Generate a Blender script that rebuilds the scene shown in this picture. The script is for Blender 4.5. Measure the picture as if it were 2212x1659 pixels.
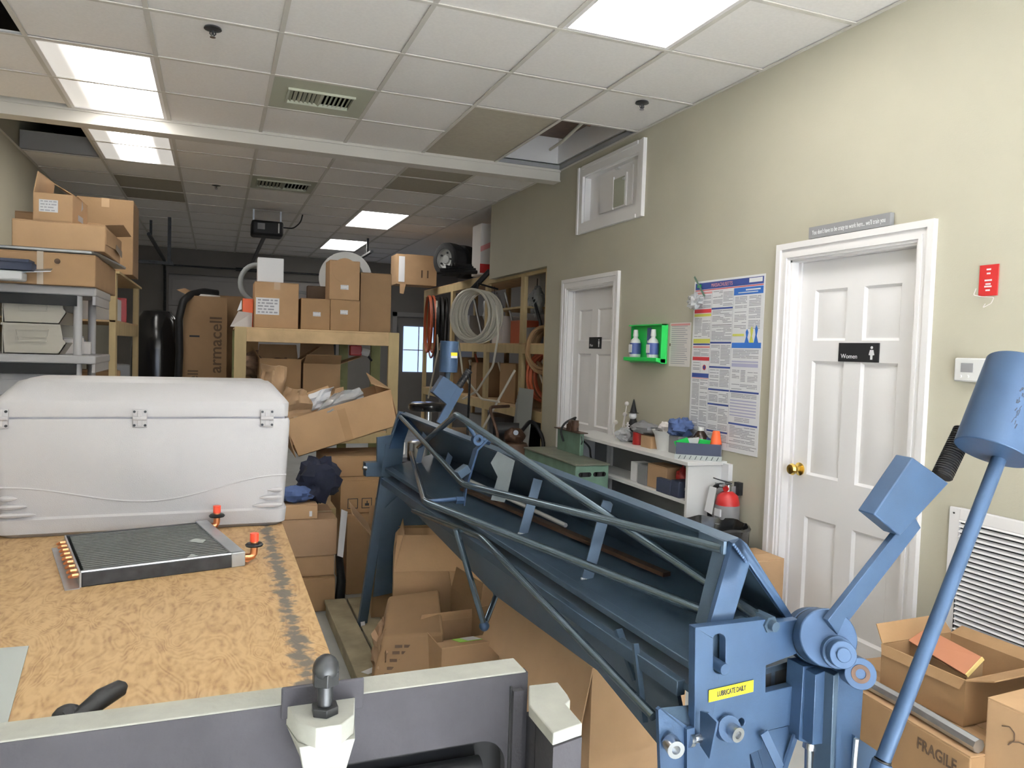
import bpy, bmesh, math, random
from mathutils import Vector, Matrix, Euler, noise
random.seed(7)
for o in list(bpy.data.objects): bpy.data.objects.remove(o)
C = bpy.context.scene.collection
S = bpy.context.scene
V = Vector
PI = math.pi
R = math.radians

# ------------------------------------------------------------------ camera
FPX, PITCH, YAW, ROLL, CH = 1638.0, .04333, .37356, .03216, 1.5
def _m(rows): return Matrix(rows)
_Rz = _m(((math.cos(YAW), -math.sin(YAW), 0), (math.sin(YAW), math.cos(YAW), 0), (0, 0, 1)))
_B = _m(((1, 0, 0), (0, 0, -1), (0, 1, 0)))
_Rp = _m(((1, 0, 0), (0, math.cos(PITCH), -math.sin(PITCH)), (0, math.sin(PITCH), math.cos(PITCH))))
_Rr = _m(((math.cos(ROLL), -math.sin(ROLL), 0), (math.sin(ROLL), math.cos(ROLL), 0), (0, 0, 1)))
RM = _Rr @ _Rp @ _B @ _Rz
cam_data = bpy.data.cameras.new('camera')
cam_data.sensor_width = 36; cam_data.lens = FPX / 2212 * 36
cam_data.clip_start = .02; cam_data.clip_end = 100
cam = bpy.data.objects.new('camera', cam_data); C.objects.link(cam)
rx, ry, rz = RM[0], RM[1], RM[2]
cam.matrix_world = Matrix(((rx[0], -ry[0], -rz[0], 0), (rx[1], -ry[1], -rz[1], 0), (rx[2], -ry[2], -rz[2], CH), (0, 0, 0, 1)))
S.camera = cam

# ------------------------------------------------------------------ world, daylight, exposure
w = bpy.data.worlds.new('world'); S.world = w; w.use_nodes = True
w.node_tree.nodes['Background'].inputs[0].default_value = (.55, .70, 1, 1)
w.node_tree.nodes['Background'].inputs[1].default_value = 1.0
S.view_settings.view_transform = 'Standard'; S.view_settings.look = 'None'
S.view_settings.gamma = 1; S.view_settings.use_curve_mapping = False
S.view_settings.exposure = 0.72
def area(name, loc, rot, sx, sy, power, col):
    l = bpy.data.lights.new(name, 'AREA'); l.shape = 'RECTANGLE'; l.size = sx; l.size_y = sy
    l.energy = power; l.color = col
    o = bpy.data.objects.new(name, l); C.objects.link(o); o.location = loc; o.rotation_euler = rot
    return o
# daylight entering through the shop window behind the photographer
DAY = area('window_daylight', (.9, -2.42, 1.75), (R(100), 0, 0), 3.1, 1.7, 30, (.82, .90, 1))
sl = bpy.data.lights.new('bounce_sun', 'SUN'); sl.energy = 260; sl.angle = .01; sl.color = (.955, .98, 1)
SUN = bpy.data.objects.new('bounce_sun', sl); C.objects.link(SUN); SUN.location = (0, -8, 8); SUN.rotation_euler = (R(34), 0, R(-6))   # added light: its floor patch behind the photographer bounces up to brighten the ceiling
PANEL = 5.6        # radiance of the ceiling light diffusers

# ------------------------------------------------------------------ pixel helpers (2212 x 1659 frame)
def ray(u, v): return RM.transposed() @ V(((u - 1106) / FPX, (v - 829.5) / FPX, 1))
CP = V((0, 0, CH))
def AX(u, v, x): d = ray(u, v); return CP + d * (x / d[0])
def AY(u, v, y): d = ray(u, v); return CP + d * (y / d[1])
def AZ(u, v, z): d = ray(u, v); return CP + d * ((z - CH) / d[2])

# ------------------------------------------------------------------ materials
MATS = {}
def mat(name, col, rough=.6, metal=0, var=.0, scale=20, bump=0, bscale=200, emit=None, es=1, alpha=1, trans=0, spec=.5, dark=None, coat=0, stretch=None):
    m = bpy.data.materials.new(name); m.use_nodes = True; MATS[name] = m
    nt = m.node_tree; b = nt.nodes['Principled BSDF']
    b.inputs['Base Color'].default_value = (*col, 1); b.inputs['Roughness'].default_value = rough
    b.inputs['Metallic'].default_value = metal; b.inputs['Alpha'].default_value = alpha
    b.inputs['Specular IOR Level'].default_value = spec
    b.inputs['Transmission Weight'].default_value = trans; b.inputs['Coat Weight'].default_value = coat
    if emit:
        b.inputs['Emission Color'].default_value = (*emit, 1); b.inputs['Emission Strength'].default_value = es
    tc = nt.nodes.new('ShaderNodeTexCoord'); mp = nt.nodes.new('ShaderNodeMapping'); nt.links.new(tc.outputs['Object'], mp.inputs[0])
    if stretch: mp.inputs['Scale'].default_value = stretch
    if var:
        n = nt.nodes.new('ShaderNodeTexNoise'); n.inputs['Scale'].default_value = scale; n.inputs['Detail'].default_value = 5
        nt.links.new(mp.outputs[0], n.inputs[0])
        r = nt.nodes.new('ShaderNodeValToRGB'); nt.links.new(n.outputs[0], r.inputs[0])
        dk = dark or tuple(c * (1 - var) for c in col); lt = tuple(min(1, c * (1 + var * .6)) for c in col)
        r.color_ramp.elements[0].position = .32; r.color_ramp.elements[0].color = (*dk, 1)
        r.color_ramp.elements[1].position = .68; r.color_ramp.elements[1].color = (*lt, 1)
        nt.links.new(r.outputs[0], b.inputs['Base Color'])
    if bump:
        n2 = nt.nodes.new('ShaderNodeTexNoise'); n2.inputs['Scale'].default_value = bscale; n2.inputs['Detail'].default_value = 3
        nt.links.new(mp.outputs[0], n2.inputs[0])
        bp = nt.nodes.new('ShaderNodeBump'); bp.inputs['Strength'].default_value = bump; bp.inputs['Distance'].default_value = .004
        nt.links.new(n2.outputs[0], bp.inputs['Height']); nt.links.new(bp.outputs[0], b.inputs['Normal'])
    return m
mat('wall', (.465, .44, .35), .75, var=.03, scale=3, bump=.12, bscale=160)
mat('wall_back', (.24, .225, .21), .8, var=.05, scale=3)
mat('tile', (.90, .87, .85), .9, var=.03, scale=60, bump=.25, bscale=300)
mat('tile_tan', (.38, .34, .27), .9, var=.05, scale=30, bump=.2)
mat('tbar', (.62, .59, .54), .5)
mat('trim', (.88, .86, .86), .4)
mat('door_white', (.90, .885, .89), .45)
mat('vent_green', (.42, .43, .34), .5)
mat('dark', (.012, .012, .013), .8)
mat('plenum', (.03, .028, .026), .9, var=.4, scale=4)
mat('floor', (.44, .45, .44), .55, var=.12, scale=5)
for n_, c_ in dict(card=(.42, .262, .138), card_a=(.36, .218, .108), card_b=(.47, .30, .165), card_c=(.30, .185, .095), card_d=(.40, .255, .15)).items():
    mat(n_, c_, .85, var=.07, scale=7, bump=.12, bscale=90)
mat('kraft', (.40, .26, .15), .8, var=.12, scale=12, bump=.3, bscale=40)
mat('tape', (.46, .31, .18), .3)
mat('tape_clear', (.60, .50, .40), .2)
mat('paper', (.80, .80, .82), .7)
mat('paper_warm', (.72, .68, .66), .7)
mat('ink', (.03, .03, .035), .7)
mat('ink_grey', (.36, .36, .40), .7)
mat('ink_brown', (.12, .075, .045), .8)
mat('ink_blue', (.035, .065, .26), .6)
mat('ink_blue2', (.03, .14, .50), .6)
mat('ink_red', (.55, .04, .05), .6)
mat('ink_pink', (.70, .30, .30), .6)
mat('ink_yellow', (.62, .62, .12), .6)
mat('ink_lilac', (.45, .45, .62), .6)
mat('cooler', (.46, .445, .455), .42, var=.015, scale=4, bump=.25, bscale=420)
mat('steel_blue', (.038, .076, .150), .42, metal=.3, var=.09, scale=14, bump=.06, bscale=350)
mat('steel_blue_dull', (.062, .098, .145), .36, metal=.35, var=.12, scale=10, bump=.08, bscale=250)
mat('steel_tube', (.16, .215, .26), .2, metal=.8, var=.12, scale=18)
mat('steel_bright', (.55, .57, .60), .25, metal=1)
mat('steel_dark', (.05, .052, .056), .42, metal=.6, var=.3, scale=30)
mat('galv', (.50, .52, .54), .38, metal=.9, var=.15, scale=12)
mat('scratch', (.02, .03, .05), .6)
mat('rubber', (.010, .010, .011), .5, spec=.35, bump=.2, bscale=100)
mat('black_plastic', (.016, .016, .018), .5, spec=.3)
mat('black_bag', (.012, .012, .013), .18)
mat('white_plastic', (.75, .75, .74), .4)
mat('resin', (.50, .49, .50), .5)
mat('bin', (.50, .465, .40), .5)
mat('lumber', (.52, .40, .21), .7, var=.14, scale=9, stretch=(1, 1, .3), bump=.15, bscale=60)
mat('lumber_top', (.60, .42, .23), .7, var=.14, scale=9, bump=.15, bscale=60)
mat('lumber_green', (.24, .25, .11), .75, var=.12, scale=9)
mat('pallet', (.34, .29, .19), .85, var=.25, scale=8, bump=.3, bscale=40)
mat('brass', (.70, .50, .14), .22, metal=1)
mat('copper', (.75, .33, .16), .3, metal=1)
mat('red', (.45, .02, .02), .4)
mat('red_cap', (.75, .07, .03), .45)
mat('orange', (.75, .12, .03), .5)
mat('green', (.02, .50, .09), .35)
mat('green_label', (.40, .80, .12), .5)
mat('green_machine', (.13, .22, .165), .42, var=.2, scale=9)
mat('green_top', (.16, .17, .13), .35, var=.3, scale=9)
mat('navy', (.012, .015, .035), .9, var=.3, scale=20, bump=.5, bscale=60)
mat('denim', (.06, .10, .24), .85, var=.2, scale=30)
mat('navy_box', (.035, .045, .085), .6)
mat('yellow', (.85, .68, .02), .4)
mat('grey_plastic', (.25, .25, .26), .5)
mat('insul', (.22, .14, .09), .95, var=.5, scale=14, bump=.5, bscale=30)
mat('rust_brown', (.10, .055, .035), .5, metal=.4, var=.3, scale=20)
mat('pex', (.66, .63, .54), .4)
mat('grey_hose', (.30, .32, .32), .5)
mat('orange_hose', (.45, .10, .04), .5)
mat('tyre', (.02, .02, .022), .8, bump=.4, bscale=60)
mat('rim', (.45, .46, .45), .45, metal=.4)
mat('terracotta', (.48, .20, .11), .7)
mat('cream', (.78, .62, .25), .5)
mat('bottle_brown', (.03, .015, .008), .2)
mat('foam', (.75, .75, .74), .8)
mat('eye_blue', (.05, .08, .25), .4)
mat('film', (.75, .78, .80), .18, alpha=.38)
mat('film_bag', (.62, .64, .66), .15, alpha=.6)
mat('glass_sky', (.15, .2, .3), .1, emit=(.42, .58, 1), es=1.1)
mat('garage', (.36, .345, .34), .6)
mat('old_panel', (.052, .050, .057), .9, spec=.15, var=.22, scale=6, bump=.25, bscale=120)
mat('old_white', (.34, .34, .31), .8, spec=.25, var=.16, scale=10, bump=.3, bscale=80)
mat('sheet_grey', (.42, .45, .44), .45, metal=.2)
mat('offcut', (.15, .175, .19), .5, metal=.3, var=.2, scale=8)
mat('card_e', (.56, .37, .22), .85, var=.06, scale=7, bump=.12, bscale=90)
mat('fin', (.20, .21, .20), .38, metal=.85, var=.15, scale=60)

def plywood():
    m = bpy.data.materials.new('plywood'); m.use_nodes = True; nt = m.node_tree; b = nt.nodes['Principled BSDF']; L = nt.links.new
    tc = nt.nodes.new('ShaderNodeTexCoord'); mp = nt.nodes.new('ShaderNodeMapping'); L(tc.outputs['Object'], mp.inputs[0])
    mp.inputs['Scale'].default_value = (2.6, 1.0, 1)
    n = nt.nodes.new('ShaderNodeTexNoise'); n.inputs['Scale'].default_value = 3.2; n.inputs['Detail'].default_value = 3; n.inputs['Distortion'].default_value = .5; L(mp.outputs[0], n.inputs[0])
    mul = nt.nodes.new('ShaderNodeMath'); mul.operation = 'MULTIPLY'; mul.inputs[1].default_value = 150; L(n.outputs[0], mul.inputs[0])
    sn = nt.nodes.new('ShaderNodeMath'); sn.operation = 'SINE'; L(mul.outputs[0], sn.inputs[0])
    n2 = nt.nodes.new('ShaderNodeTexNoise'); n2.inputs['Scale'].default_value = 26; n2.inputs['Detail'].default_value = 5; L(mp.outputs[0], n2.inputs[0])
    ad = nt.nodes.new('ShaderNodeMath'); ad.operation = 'MULTIPLY_ADD'; ad.inputs[1].default_value = .085; L(sn.outputs[0], ad.inputs[0]); L(n2.outputs[0], ad.inputs[2])
    r = nt.nodes.new('ShaderNodeValToRGB'); L(ad.outputs[0], r.inputs[0])
    e = r.color_ramp.elements; e[0].position = .24; e[0].color = (.23, .125, .055, 1); e[1].position = .62; e[1].color = (.40, .26, .128, 1)
    k = e.new(.40); k.color = (.315, .194, .087, 1)
    # worn, stained strip along the free edge
    sp = nt.nodes.new('ShaderNodeSeparateXYZ'); L(tc.outputs['Object'], sp.inputs[0])
    n3 = nt.nodes.new('ShaderNodeTexNoise'); n3.inputs['Scale'].default_value = 38; n3.inputs['Detail'].default_value = 6; L(tc.outputs['Object'], n3.inputs[0])
    d = nt.nodes.new('ShaderNodeMath'); d.operation = 'ADD'; d.inputs[1].default_value = .055; L(sp.outputs[0], d.inputs[0])
    ab = nt.nodes.new('ShaderNodeMath'); ab.operation = 'ABSOLUTE'; L(d.outputs[0], ab.inputs[0])
    s2 = nt.nodes.new('ShaderNodeMath'); s2.operation = 'MULTIPLY_ADD'; s2.inputs[1].default_value = -11; L(ab.outputs[0], s2.inputs[0]); L(n3.outputs[0], s2.inputs[2])
    r2 = nt.nodes.new('ShaderNodeValToRGB'); L(s2.outputs[0], r2.inputs[0]); r2.color_ramp.elements[0].position = .26; r2.color_ramp.elements[1].position = .42
    mx = nt.nodes.new('ShaderNodeMixRGB'); L(r2.outputs[0], mx.inputs[0]); L(r.outputs[0], mx.inputs[1]); mx.inputs[2].default_value = (.10, .085, .07, 1)
    L(mx.outputs[0], b.inputs['Base Color']); b.inputs['Roughness'].default_value = .6
    bp = nt.nodes.new('ShaderNodeBump'); bp.inputs['Strength'].default_value = .25; bp.inputs['Distance'].default_value = .003; L(ad.outputs[0], bp.inputs['Height']); L(bp.outputs[0], b.inputs['Normal'])
    MATS['plywood'] = m
plywood()
def diffuser(name, kind):
    m = bpy.data.materials.new(name); m.use_nodes = True; nt = m.node_tree; L = nt.links.new
    b = nt.nodes['Principled BSDF']; b.inputs['Base Color'].default_value = (.8, .8, .8, 1); b.inputs['Roughness'].default_value = .4
    b.inputs['Emission Color'].default_value = (1, .97, .92, 1)
    if kind == 'even': b.inputs['Emission Strength'].default_value = PANEL
    else:   # a troffer whose one tube is out
        tc = nt.nodes.new('ShaderNodeTexCoord'); sp = nt.nodes.new('ShaderNodeSeparateXYZ'); L(tc.outputs['Object'], sp.inputs[0])
        c0 = .07 if kind == 'right' else .0
        a = nt.nodes.new('ShaderNodeMath'); a.operation = 'SUBTRACT'; a.inputs[1].default_value = c0; L(sp.outputs[0], a.inputs[0])
        a2 = nt.nodes.new('ShaderNodeMath'); a2.operation = 'ABSOLUTE'; L(a.outputs[0], a2.inputs[0])
        r = nt.nodes.new('ShaderNodeMapRange'); L(a2.outputs[0], r.inputs[0])
        r.inputs['From Min'].default_value = .05; r.inputs['From Max'].default_value = .26 if kind == 'right' else .17
        r.inputs['To Min'].default_value = PANEL * 1.4; r.inputs['To Max'].default_value = .28; r.interpolation_type = 'SMOOTHSTEP'
        L(r.outputs[0], b.inputs['Emission Strength'])
    MATS[name] = m
diffuser('panel', 'even'); diffuser('panel_right', 'right'); diffuser('panel_mid', 'mid')

# ------------------------------------------------------------------ mesh builder
def basis(d):
    d = V(d).normalized(); up = V((0, 0, 1)) if abs(d.z) < .95 else V((1, 0, 0))
    x = d.cross(up).normalized(); y = x.cross(d).normalized(); return x, y
class MB:
    def __init__(s): s.v = []; s.f = []; s.sm = []
    def add(s, vs, fs, smooth=False, M=None):
        k = len(s.v); s.v += [(M @ V(p)) if M else V(p) for p in vs]
        for f in fs: s.f.append(tuple(i + k for i in f)); s.sm.append(smooth)
        return s
    def box(s, x0, x1, y0, y1, z0, z1, M=None):
        return s.hexa([(x0, y0, z0), (x1, y0, z0), (x1, y1, z0), (x0, y1, z0), (x0, y0, z1), (x1, y0, z1), (x1, y1, z1), (x0, y1, z1)], M)
    def hexa(s, c, M=None):
        return s.add(c, [(0, 3, 2, 1), (4, 5, 6, 7), (0, 1, 5, 4), (1, 2, 6, 5), (2, 3, 7, 6), (3, 0, 4, 7)], M=M)
    def sheet(s, a, b, c, d, t=.004, M=None):
        a, b, c, d = map(V, (a, b, c, d)); n = (b - a).cross(d - a).normalized() * t
        return s.hexa([a, b, c, d, a + n, b + n, c + n, d + n], M)
    def poly(s, pts, off, M=None):
        pts = [V(p) for p in pts]; off = V(off); n = len(pts)
        fs = [tuple(range(n))[::-1], tuple(range(n, 2 * n))] + [(i, (i + 1) % n, n + (i + 1) % n, n + i) for i in range(n)]
        return s.add(pts + [p + off for p in pts], fs, M=M)
    def bar(s, p0, p1, w, t, side=None, M=None):
        p0, p1 = V(p0), V(p1); d = (p1 - p0).normalized()
        if side is None: x, y = basis(d)
        else: x = (V(side) - d * V(side).dot(d)).normalized(); y = d.cross(x)
        x = x * w / 2; y = y * t / 2
        c = [p0 - x - y, p0 + x - y, p0 + x + y, p0 - x + y]
        return s.hexa(c + [p + (p1 - p0) for p in c], M)
    def cyl(s, p0, p1, r0, r1=None, n=16, cap=True, M=None):
        p0, p1 = V(p0), V(p1); r1 = r0 if r1 is None else r1; x, y = basis(p1 - p0)
        vs = [p0 + (x * math.cos(2 * PI * i / n) + y * math.sin(2 * PI * i / n)) * r0 for i in range(n)] + [p1 + (x * math.cos(2 * PI * i / n) + y * math.sin(2 * PI * i / n)) * r1 for i in range(n)]
        s.add(vs, [(i, n + i, n + (i + 1) % n, (i + 1) % n) for i in range(n)], True, M)
        if cap: s.add(vs[:n], [tuple(range(n))], M=M); s.add(vs[n:], [tuple(range(n))[::-1]], M=M)
        return s
    def ring(s, p0, p1, ro, ri, n=24, M=None):
        p0, p1 = V(p0), V(p1); x, y = basis(p1 - p0); c = [x * math.cos(2 * PI * i / n) + y * math.sin(2 * PI * i / n) for i in range(n)]
        vs = [p0 + q * ro for q in c] + [p1 + q * ro for q in c] + [p1 + q * ri for q in c] + [p0 + q * ri for q in c]
        for k in range(4):
            s.add([vs[k * n + i] for i in range(n)] + [vs[(k + 1) % 4 * n + i] for i in range(n)], [(i, n + i, n + (i + 1) % n, (i + 1) % n) for i in range(n)], k % 2 == 0, M)
        return s
    def tube(s, path, r, n=8, closed=False, bend=0, M=None, cap=True):
        P = [V(p) for p in path]
        if bend and len(P) > 2:
            Q = [P[0]]
            for i in range(1, len(P) - 1):
                a = P[i] + (P[i - 1] - P[i]).normalized() * bend; b = P[i] + (P[i + 1] - P[i]).normalized() * bend
                for k in range(5): t = k / 4; Q.append((1 - t) ** 2 * a + 2 * t * (1 - t) * P[i] + t * t * b)
            P = Q + [P[-1]]
        m = len(P); vs = []; x = None
        for i in range(m):
            if closed: d = P[(i + 1) % m] - P[i - 1]
            else: d = P[min(i + 1, m - 1)] - P[max(i - 1, 0)]
            if d.length < 1e-9: d = V((0, 0, 1))
            d.normalize()
            if x is None: x, y = basis(d)
            else:
                x = x - d * x.dot(d)
                x = x.normalized() if x.length > 1e-6 else basis(d)[0]
            y = d.cross(x); rr = r[i] if isinstance(r, (list, tuple)) else r
            vs += [P[i] + (x * math.cos(2 * PI * k / n) + y * math.sin(2 * PI * k / n)) * rr for k in range(n)]
        fs = []
        for i in range(m if closed else m - 1):
            a, b = i * n, ((i + 1) % m) * n
            fs += [(a + k, a + (k + 1) % n, b + (k + 1) % n, b + k) for k in range(n)]
        s.add(vs, fs, True, M)
        if not closed and cap: s.add(vs[:n], [tuple(range(n))[::-1]], M=M); s.add(vs[-n:], [tuple(range(n))], M=M)
        return s
    def lathe(s, prof, c, ax=(0, 0, 1), n=20, sc=(1, 1), M=None):
        c = V(c); ax = V(ax).normalized(); x, y = basis(ax); vs = []
        for r, h in prof: vs += [c + ax * h + (x * math.cos(2 * PI * k / n) * sc[0] + y * math.sin(2 * PI * k / n) * sc[1]) * r for k in range(n)]
        fs = []
        for i in range(len(prof) - 1): fs += [(i * n + k, i * n + n + k, i * n + n + (k + 1) % n, i * n + (k + 1) % n) for k in range(n)]
        return s.add(vs, fs, True, M)
    def ball(s, c, r, sc=(1, 1, 1), n=12, rough=0, seed=0, M=None, fr=2.5):
        c = V(c); vs = []; fs = []
        for i in range(n + 1):
            for k in range(2 * n):
                th = PI * i / n; ph = PI * k / n; d = V((math.sin(th) * math.cos(ph), math.sin(th) * math.sin(ph), math.cos(th)))
                q = 1 + (noise.noise(d * fr + V((seed * 7.3, 0, 0))) * rough + noise.noise(d * fr * 2.7 + V((0, seed * 3.1, 0))) * rough * .5 if rough else 0)
                vs.append(c + V((d.x * sc[0], d.y * sc[1], d.z * sc[2])) * r * q)
        for i in range(n):
            for k in range(2 * n): fs.append((i * 2 * n + k, (i + 1) * 2 * n + k, (i + 1) * 2 * n + (k + 1) % (2 * n), i * 2 * n + (k + 1) % (2 * n)))
        return s.add(vs, fs, rough < .25, M)
def empty(name, loc, rot=(0, 0, 0)):
    o = bpy.data.objects.new(name, None); o.empty_display_size = .05; C.objects.link(o); o.location = loc; o.rotation_euler = rot; return o
def tag(o, label=None, cat=None, group=None, kind=None):
    for k, x in (('label', label), ('category', cat), ('group', group), ('kind', kind)):
        if x: o[k] = x
    return o
ORG = {}
def thing(name, label, cat, loc=(0, 0, 0), rot=(0, 0, 0), group=None, world=False):
    """world=True: parts are given in world coordinates although the Empty sits at loc"""
    o = empty(name, loc, rot); tag(o, label, cat, group)
    if world: ORG[o.name] = V(loc)
    return o
def part(name, mb, m, parent=None, bevel=0, smooth=None, kind=None, label=None, seg=2):
    vs = mb.v; off = V((0, 0, 0))
    if parent is not None:
        p = parent
        while p is not None:
            if p.name in ORG: off = ORG[p.name]; break
            p = p.parent
    else:
        xs = [p.x for p in vs]; ys = [p.y for p in vs]; zs = [p.z for p in vs]
        off = V(((min(xs) + max(xs)) / 2, (min(ys) + max(ys)) / 2, min(zs)))
    me = bpy.data.meshes.new(name); me.from_pydata([tuple(p - off) for p in vs], [], mb.f)
    me.polygons.foreach_set('use_smooth', [bool(x) if smooth is None else smooth for x in mb.sm])
    bm = bmesh.new(); bm.from_mesh(me); bmesh.ops.remove_doubles(bm, verts=bm.verts, dist=1e-5)
    bmesh.ops.recalc_face_normals(bm, faces=bm.faces); bm.to_mesh(me); bm.free()
    me.set_sharp_from_angle(angle=R(40))
    me.materials.append(MATS[m]); o = bpy.data.objects.new(name, me); C.objects.link(o)
    if parent is None:
        o.location = off; ORG[o.name] = off
    else: o.parent = parent
    if bevel:
        md = o.modifiers.new('bevel', 'BEVEL'); md.width = bevel; md.segments = seg; md.limit_method = 'ANGLE'; md.angle_limit = R(40)
    if kind: o['kind'] = kind
    if label: o['label'] = label
    return o
def solo(name, mb, m, label, cat, group=None, **k): return tag(part(name, mb, m, None, **k), label, cat, group)
def struct(name, mb, m, parent=None, **k):
    o = part(name, mb, m, parent, **k)
    if parent is None: o['kind'] = 'structure'
    return o
def copy_tree(o, parent=None):
    c = o.copy(); C.objects.link(c)
    if parent: c.parent = parent; c.matrix_parent_inverse = o.matrix_parent_inverse
    for ch in [x for x in o.children]: copy_tree(ch, c)
    return c
def frame(o, x, y):
    x = V(x).normalized(); z = x.cross(V(y)).normalized(); y = z.cross(x)
    M = Matrix((x, y, z)).transposed().to_4x4(); M.translation = V(o); return M
def text(name, s, size, M, m, parent, squeeze=1, bold=0, align='CENTER', ex=.0004, label=None):
    cu = bpy.data.curves.new('t', 'FONT'); cu.body = s; cu.size = size; cu.extrude = ex; cu.align_x = align; cu.align_y = 'CENTER'; cu.offset = bold; cu.resolution_u = 3
    t = bpy.data.objects.new('t', cu); C.objects.link(t)
    me = bpy.data.meshes.new_from_object(t.evaluated_get(bpy.context.evaluated_depsgraph_get()))
    bpy.data.objects.remove(t)
    mb = MB(); mb.add([M @ V((v.co.x * squeeze, v.co.y, v.co.z)) for v in me.vertices], [tuple(p.vertices) for p in me.polygons])
    bpy.data.meshes.remove(me)
    return part(name, mb, m, parent, label=label)
def cut_plate(mb, outer, holes, M, t):
    """flat plate with holes: outer / holes are 2D outlines in M's plane, t thick"""
    cu = bpy.data.curves.new('c', 'CURVE'); cu.dimensions = '2D'; cu.fill_mode = 'BOTH'; cu.extrude = t / 2
    for pts in [outer] + holes:
        sp = cu.splines.new('POLY'); sp.points.add(len(pts) - 1); sp.use_cyclic_u = True
        for p, q in zip(sp.points, pts): p.co = (q[0], q[1], 0, 1)
    t_ = bpy.data.objects.new('c', cu); C.objects.link(t_)
    me = bpy.data.meshes.new_from_object(t_.evaluated_get(bpy.context.evaluated_depsgraph_get())); bpy.data.objects.remove(t_)
    mb.add([M @ v.co for v in me.vertices], [tuple(p.vertices) for p in me.polygons]); bpy.data.meshes.remove(me)
    return mb
FRONT = lambda o: frame(o, (1, 0, 0), (0, 0, 1))       # faces the camera side (-Y)
SIDE = lambda o: frame(o, (0, -1, 0), (0, 0, 1))       # faces -X, on the right wall

# ================================================================== SETTING
XR, XL, YB, YF, ZC = 2.714, -1.545, 14.0, -2.5, 3.044
WT = .12
YO1, YO2, ZO = 6.17, 7.69, 2.26      # storage opening in the right wall
XS = 4.3                              # back of the storage bay
fl = MB().box(XL - .2, XS + .2, YF - .2, YB + .2, -.1, 0); struct('floor', fl, 'floor')
# right wall with two doors, a hatch and the storage opening (boxes between the holes)
D1 = (2.345, 3.10, 2.005)    # women's door: y0, y1, top
D2 = (4.93, 5.72, 2.02)      # men's door
H1 = (4.63, 5.48, 2.53, 2.90)  # hatch: y0 y1 z0 z1
wr = MB()
def wseg(y0, y1, z0, z1): wr.box(XR, XR + WT, y0, y1, z0, z1)
wseg(YF, D1[0], 0, ZC + .5); wseg(D1[0], D1[1], D1[2], ZC + .5); wseg(D1[1], H1[0], 0, ZC + .5)
wseg(H1[0], D2[0], 0, H1[2]); wseg(D2[0], H1[1], D2[2], H1[2]); wseg(H1[0], H1[1], H1[3], ZC + .5)
wseg(H1[1], D2[1], D2[2], ZC + .5); wseg(D2[1], YO1, 0, ZC + .5); wseg(YO1, YO2, ZO, ZC + .5)
struct('wall_right', wr, 'wall')
struct('wall_left', MB().box(XL - WT, XL, YF, YB, 0, ZC + .5), 'wall')
wb = MB()
wb.box(XL, -.75, YB, YB + WT, 0, ZC + .5).box(-.75, 1.95, YB, YB + WT, 2.62, ZC + .5).box(1.95, 3.12, YB, YB + WT, 0, ZC + .5).box(3.12, 4.02, YB, YB + WT, 2.1, ZC + .5).box(4.02, XS, YB, YB + WT, 0, ZC + .5)
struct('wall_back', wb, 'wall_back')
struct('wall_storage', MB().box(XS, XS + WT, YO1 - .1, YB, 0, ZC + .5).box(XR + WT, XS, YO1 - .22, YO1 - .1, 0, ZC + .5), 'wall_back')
wf = MB().box(XL, -.7, YF - WT, YF, 0, ZC + .5).box(-.7, 2.5, YF - WT, YF, 0, .8).box(-.7, 2.5, YF - WT, YF, 2.7, ZC + .5).box(2.5, XR, YF - WT, YF, 0, ZC + .5)
struct('wall_front', wf, 'wall_back')
struct('window_1', MB().box(-.7, -.65, YF - .1, YF, .8, 2.7).box(2.45, 2.5, YF - .1, YF, .8, 2.7).box(.88, .93, YF - .1, YF, .8, 2.7).box(-.7, 2.5, YF - .1, YF, .8, .85).box(-.7, 2.5, YF - .1, YF, 2.65, 2.7), 'trim')
# ceiling: T-bar grid, each lay-in tile a part of it
XG = [XL] + [-.326 + .6096 * (c - 1) for c in range(0, 6)] + [XR]
RD = .6365
YA = [3.3744 + RD * k for k in range(-9, 4)] + [5.934]
YBk = [6.06, 6.19] + [6.19 + RD * k for k in range(1, 13)] + [YB]
gr = MB()
for ys in (YA, YBk):
    for x in XG[1:-1]: gr.box(x - .012, x + .012, ys[0], ys[-1], ZC - .003, ZC + .002).box(x - .002, x + .002, ys[0], ys[-1], ZC, ZC + .03)
    gr.box(XL, XL + .02, ys[0], ys[-1], ZC - .003, ZC + .002).box(XR - .02, XR, ys[0], ys[-1], ZC - .003, ZC + .002)
    for y in ys[1:-1]:
        xa_ = XG[1] if (ys is YBk and abs(y - 6.19 - RD) < .01) or ys is YBk and abs(y - 6.19) < .01 else XL
        xb2 = XG[5] if (ys is YA and abs(y - 4.647 - RD) < .01) else XR
        if not (ys is YA and abs(y - 4.647 - RD) < .01 and False): gr.box(xa_, xb2, y - .012, y + .012, ZC - .004, ZC + .002)
for x in XG[5:6]: pass
ceil = struct('ceiling', gr, 'tbar')
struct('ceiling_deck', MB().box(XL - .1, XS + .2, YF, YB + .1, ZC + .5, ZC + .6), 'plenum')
struct('ceiling_storage', MB().box(XR, XS, YO1 - .1, YB, ZC, ZC + .05), 'tile')
troff = {}   # (col,row index into list) -> light
lights = [('A', 1, 7, 'panel_right', 1), ('B', 1, 1, 'panel_mid', 1), ('A', 5, 7 - 4 + 0, 'panel', 1)]
def cell(bl, ci, ri): ys = YA if bl == 'A' else YBk; return XG[ci], XG[ci + 1], ys[ri], ys[ri + 1]
def yi(bl, y): ys = YA if bl == 'A' else YBk; return min(range(len(ys)), key=lambda i: abs(ys[i] - y))
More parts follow.
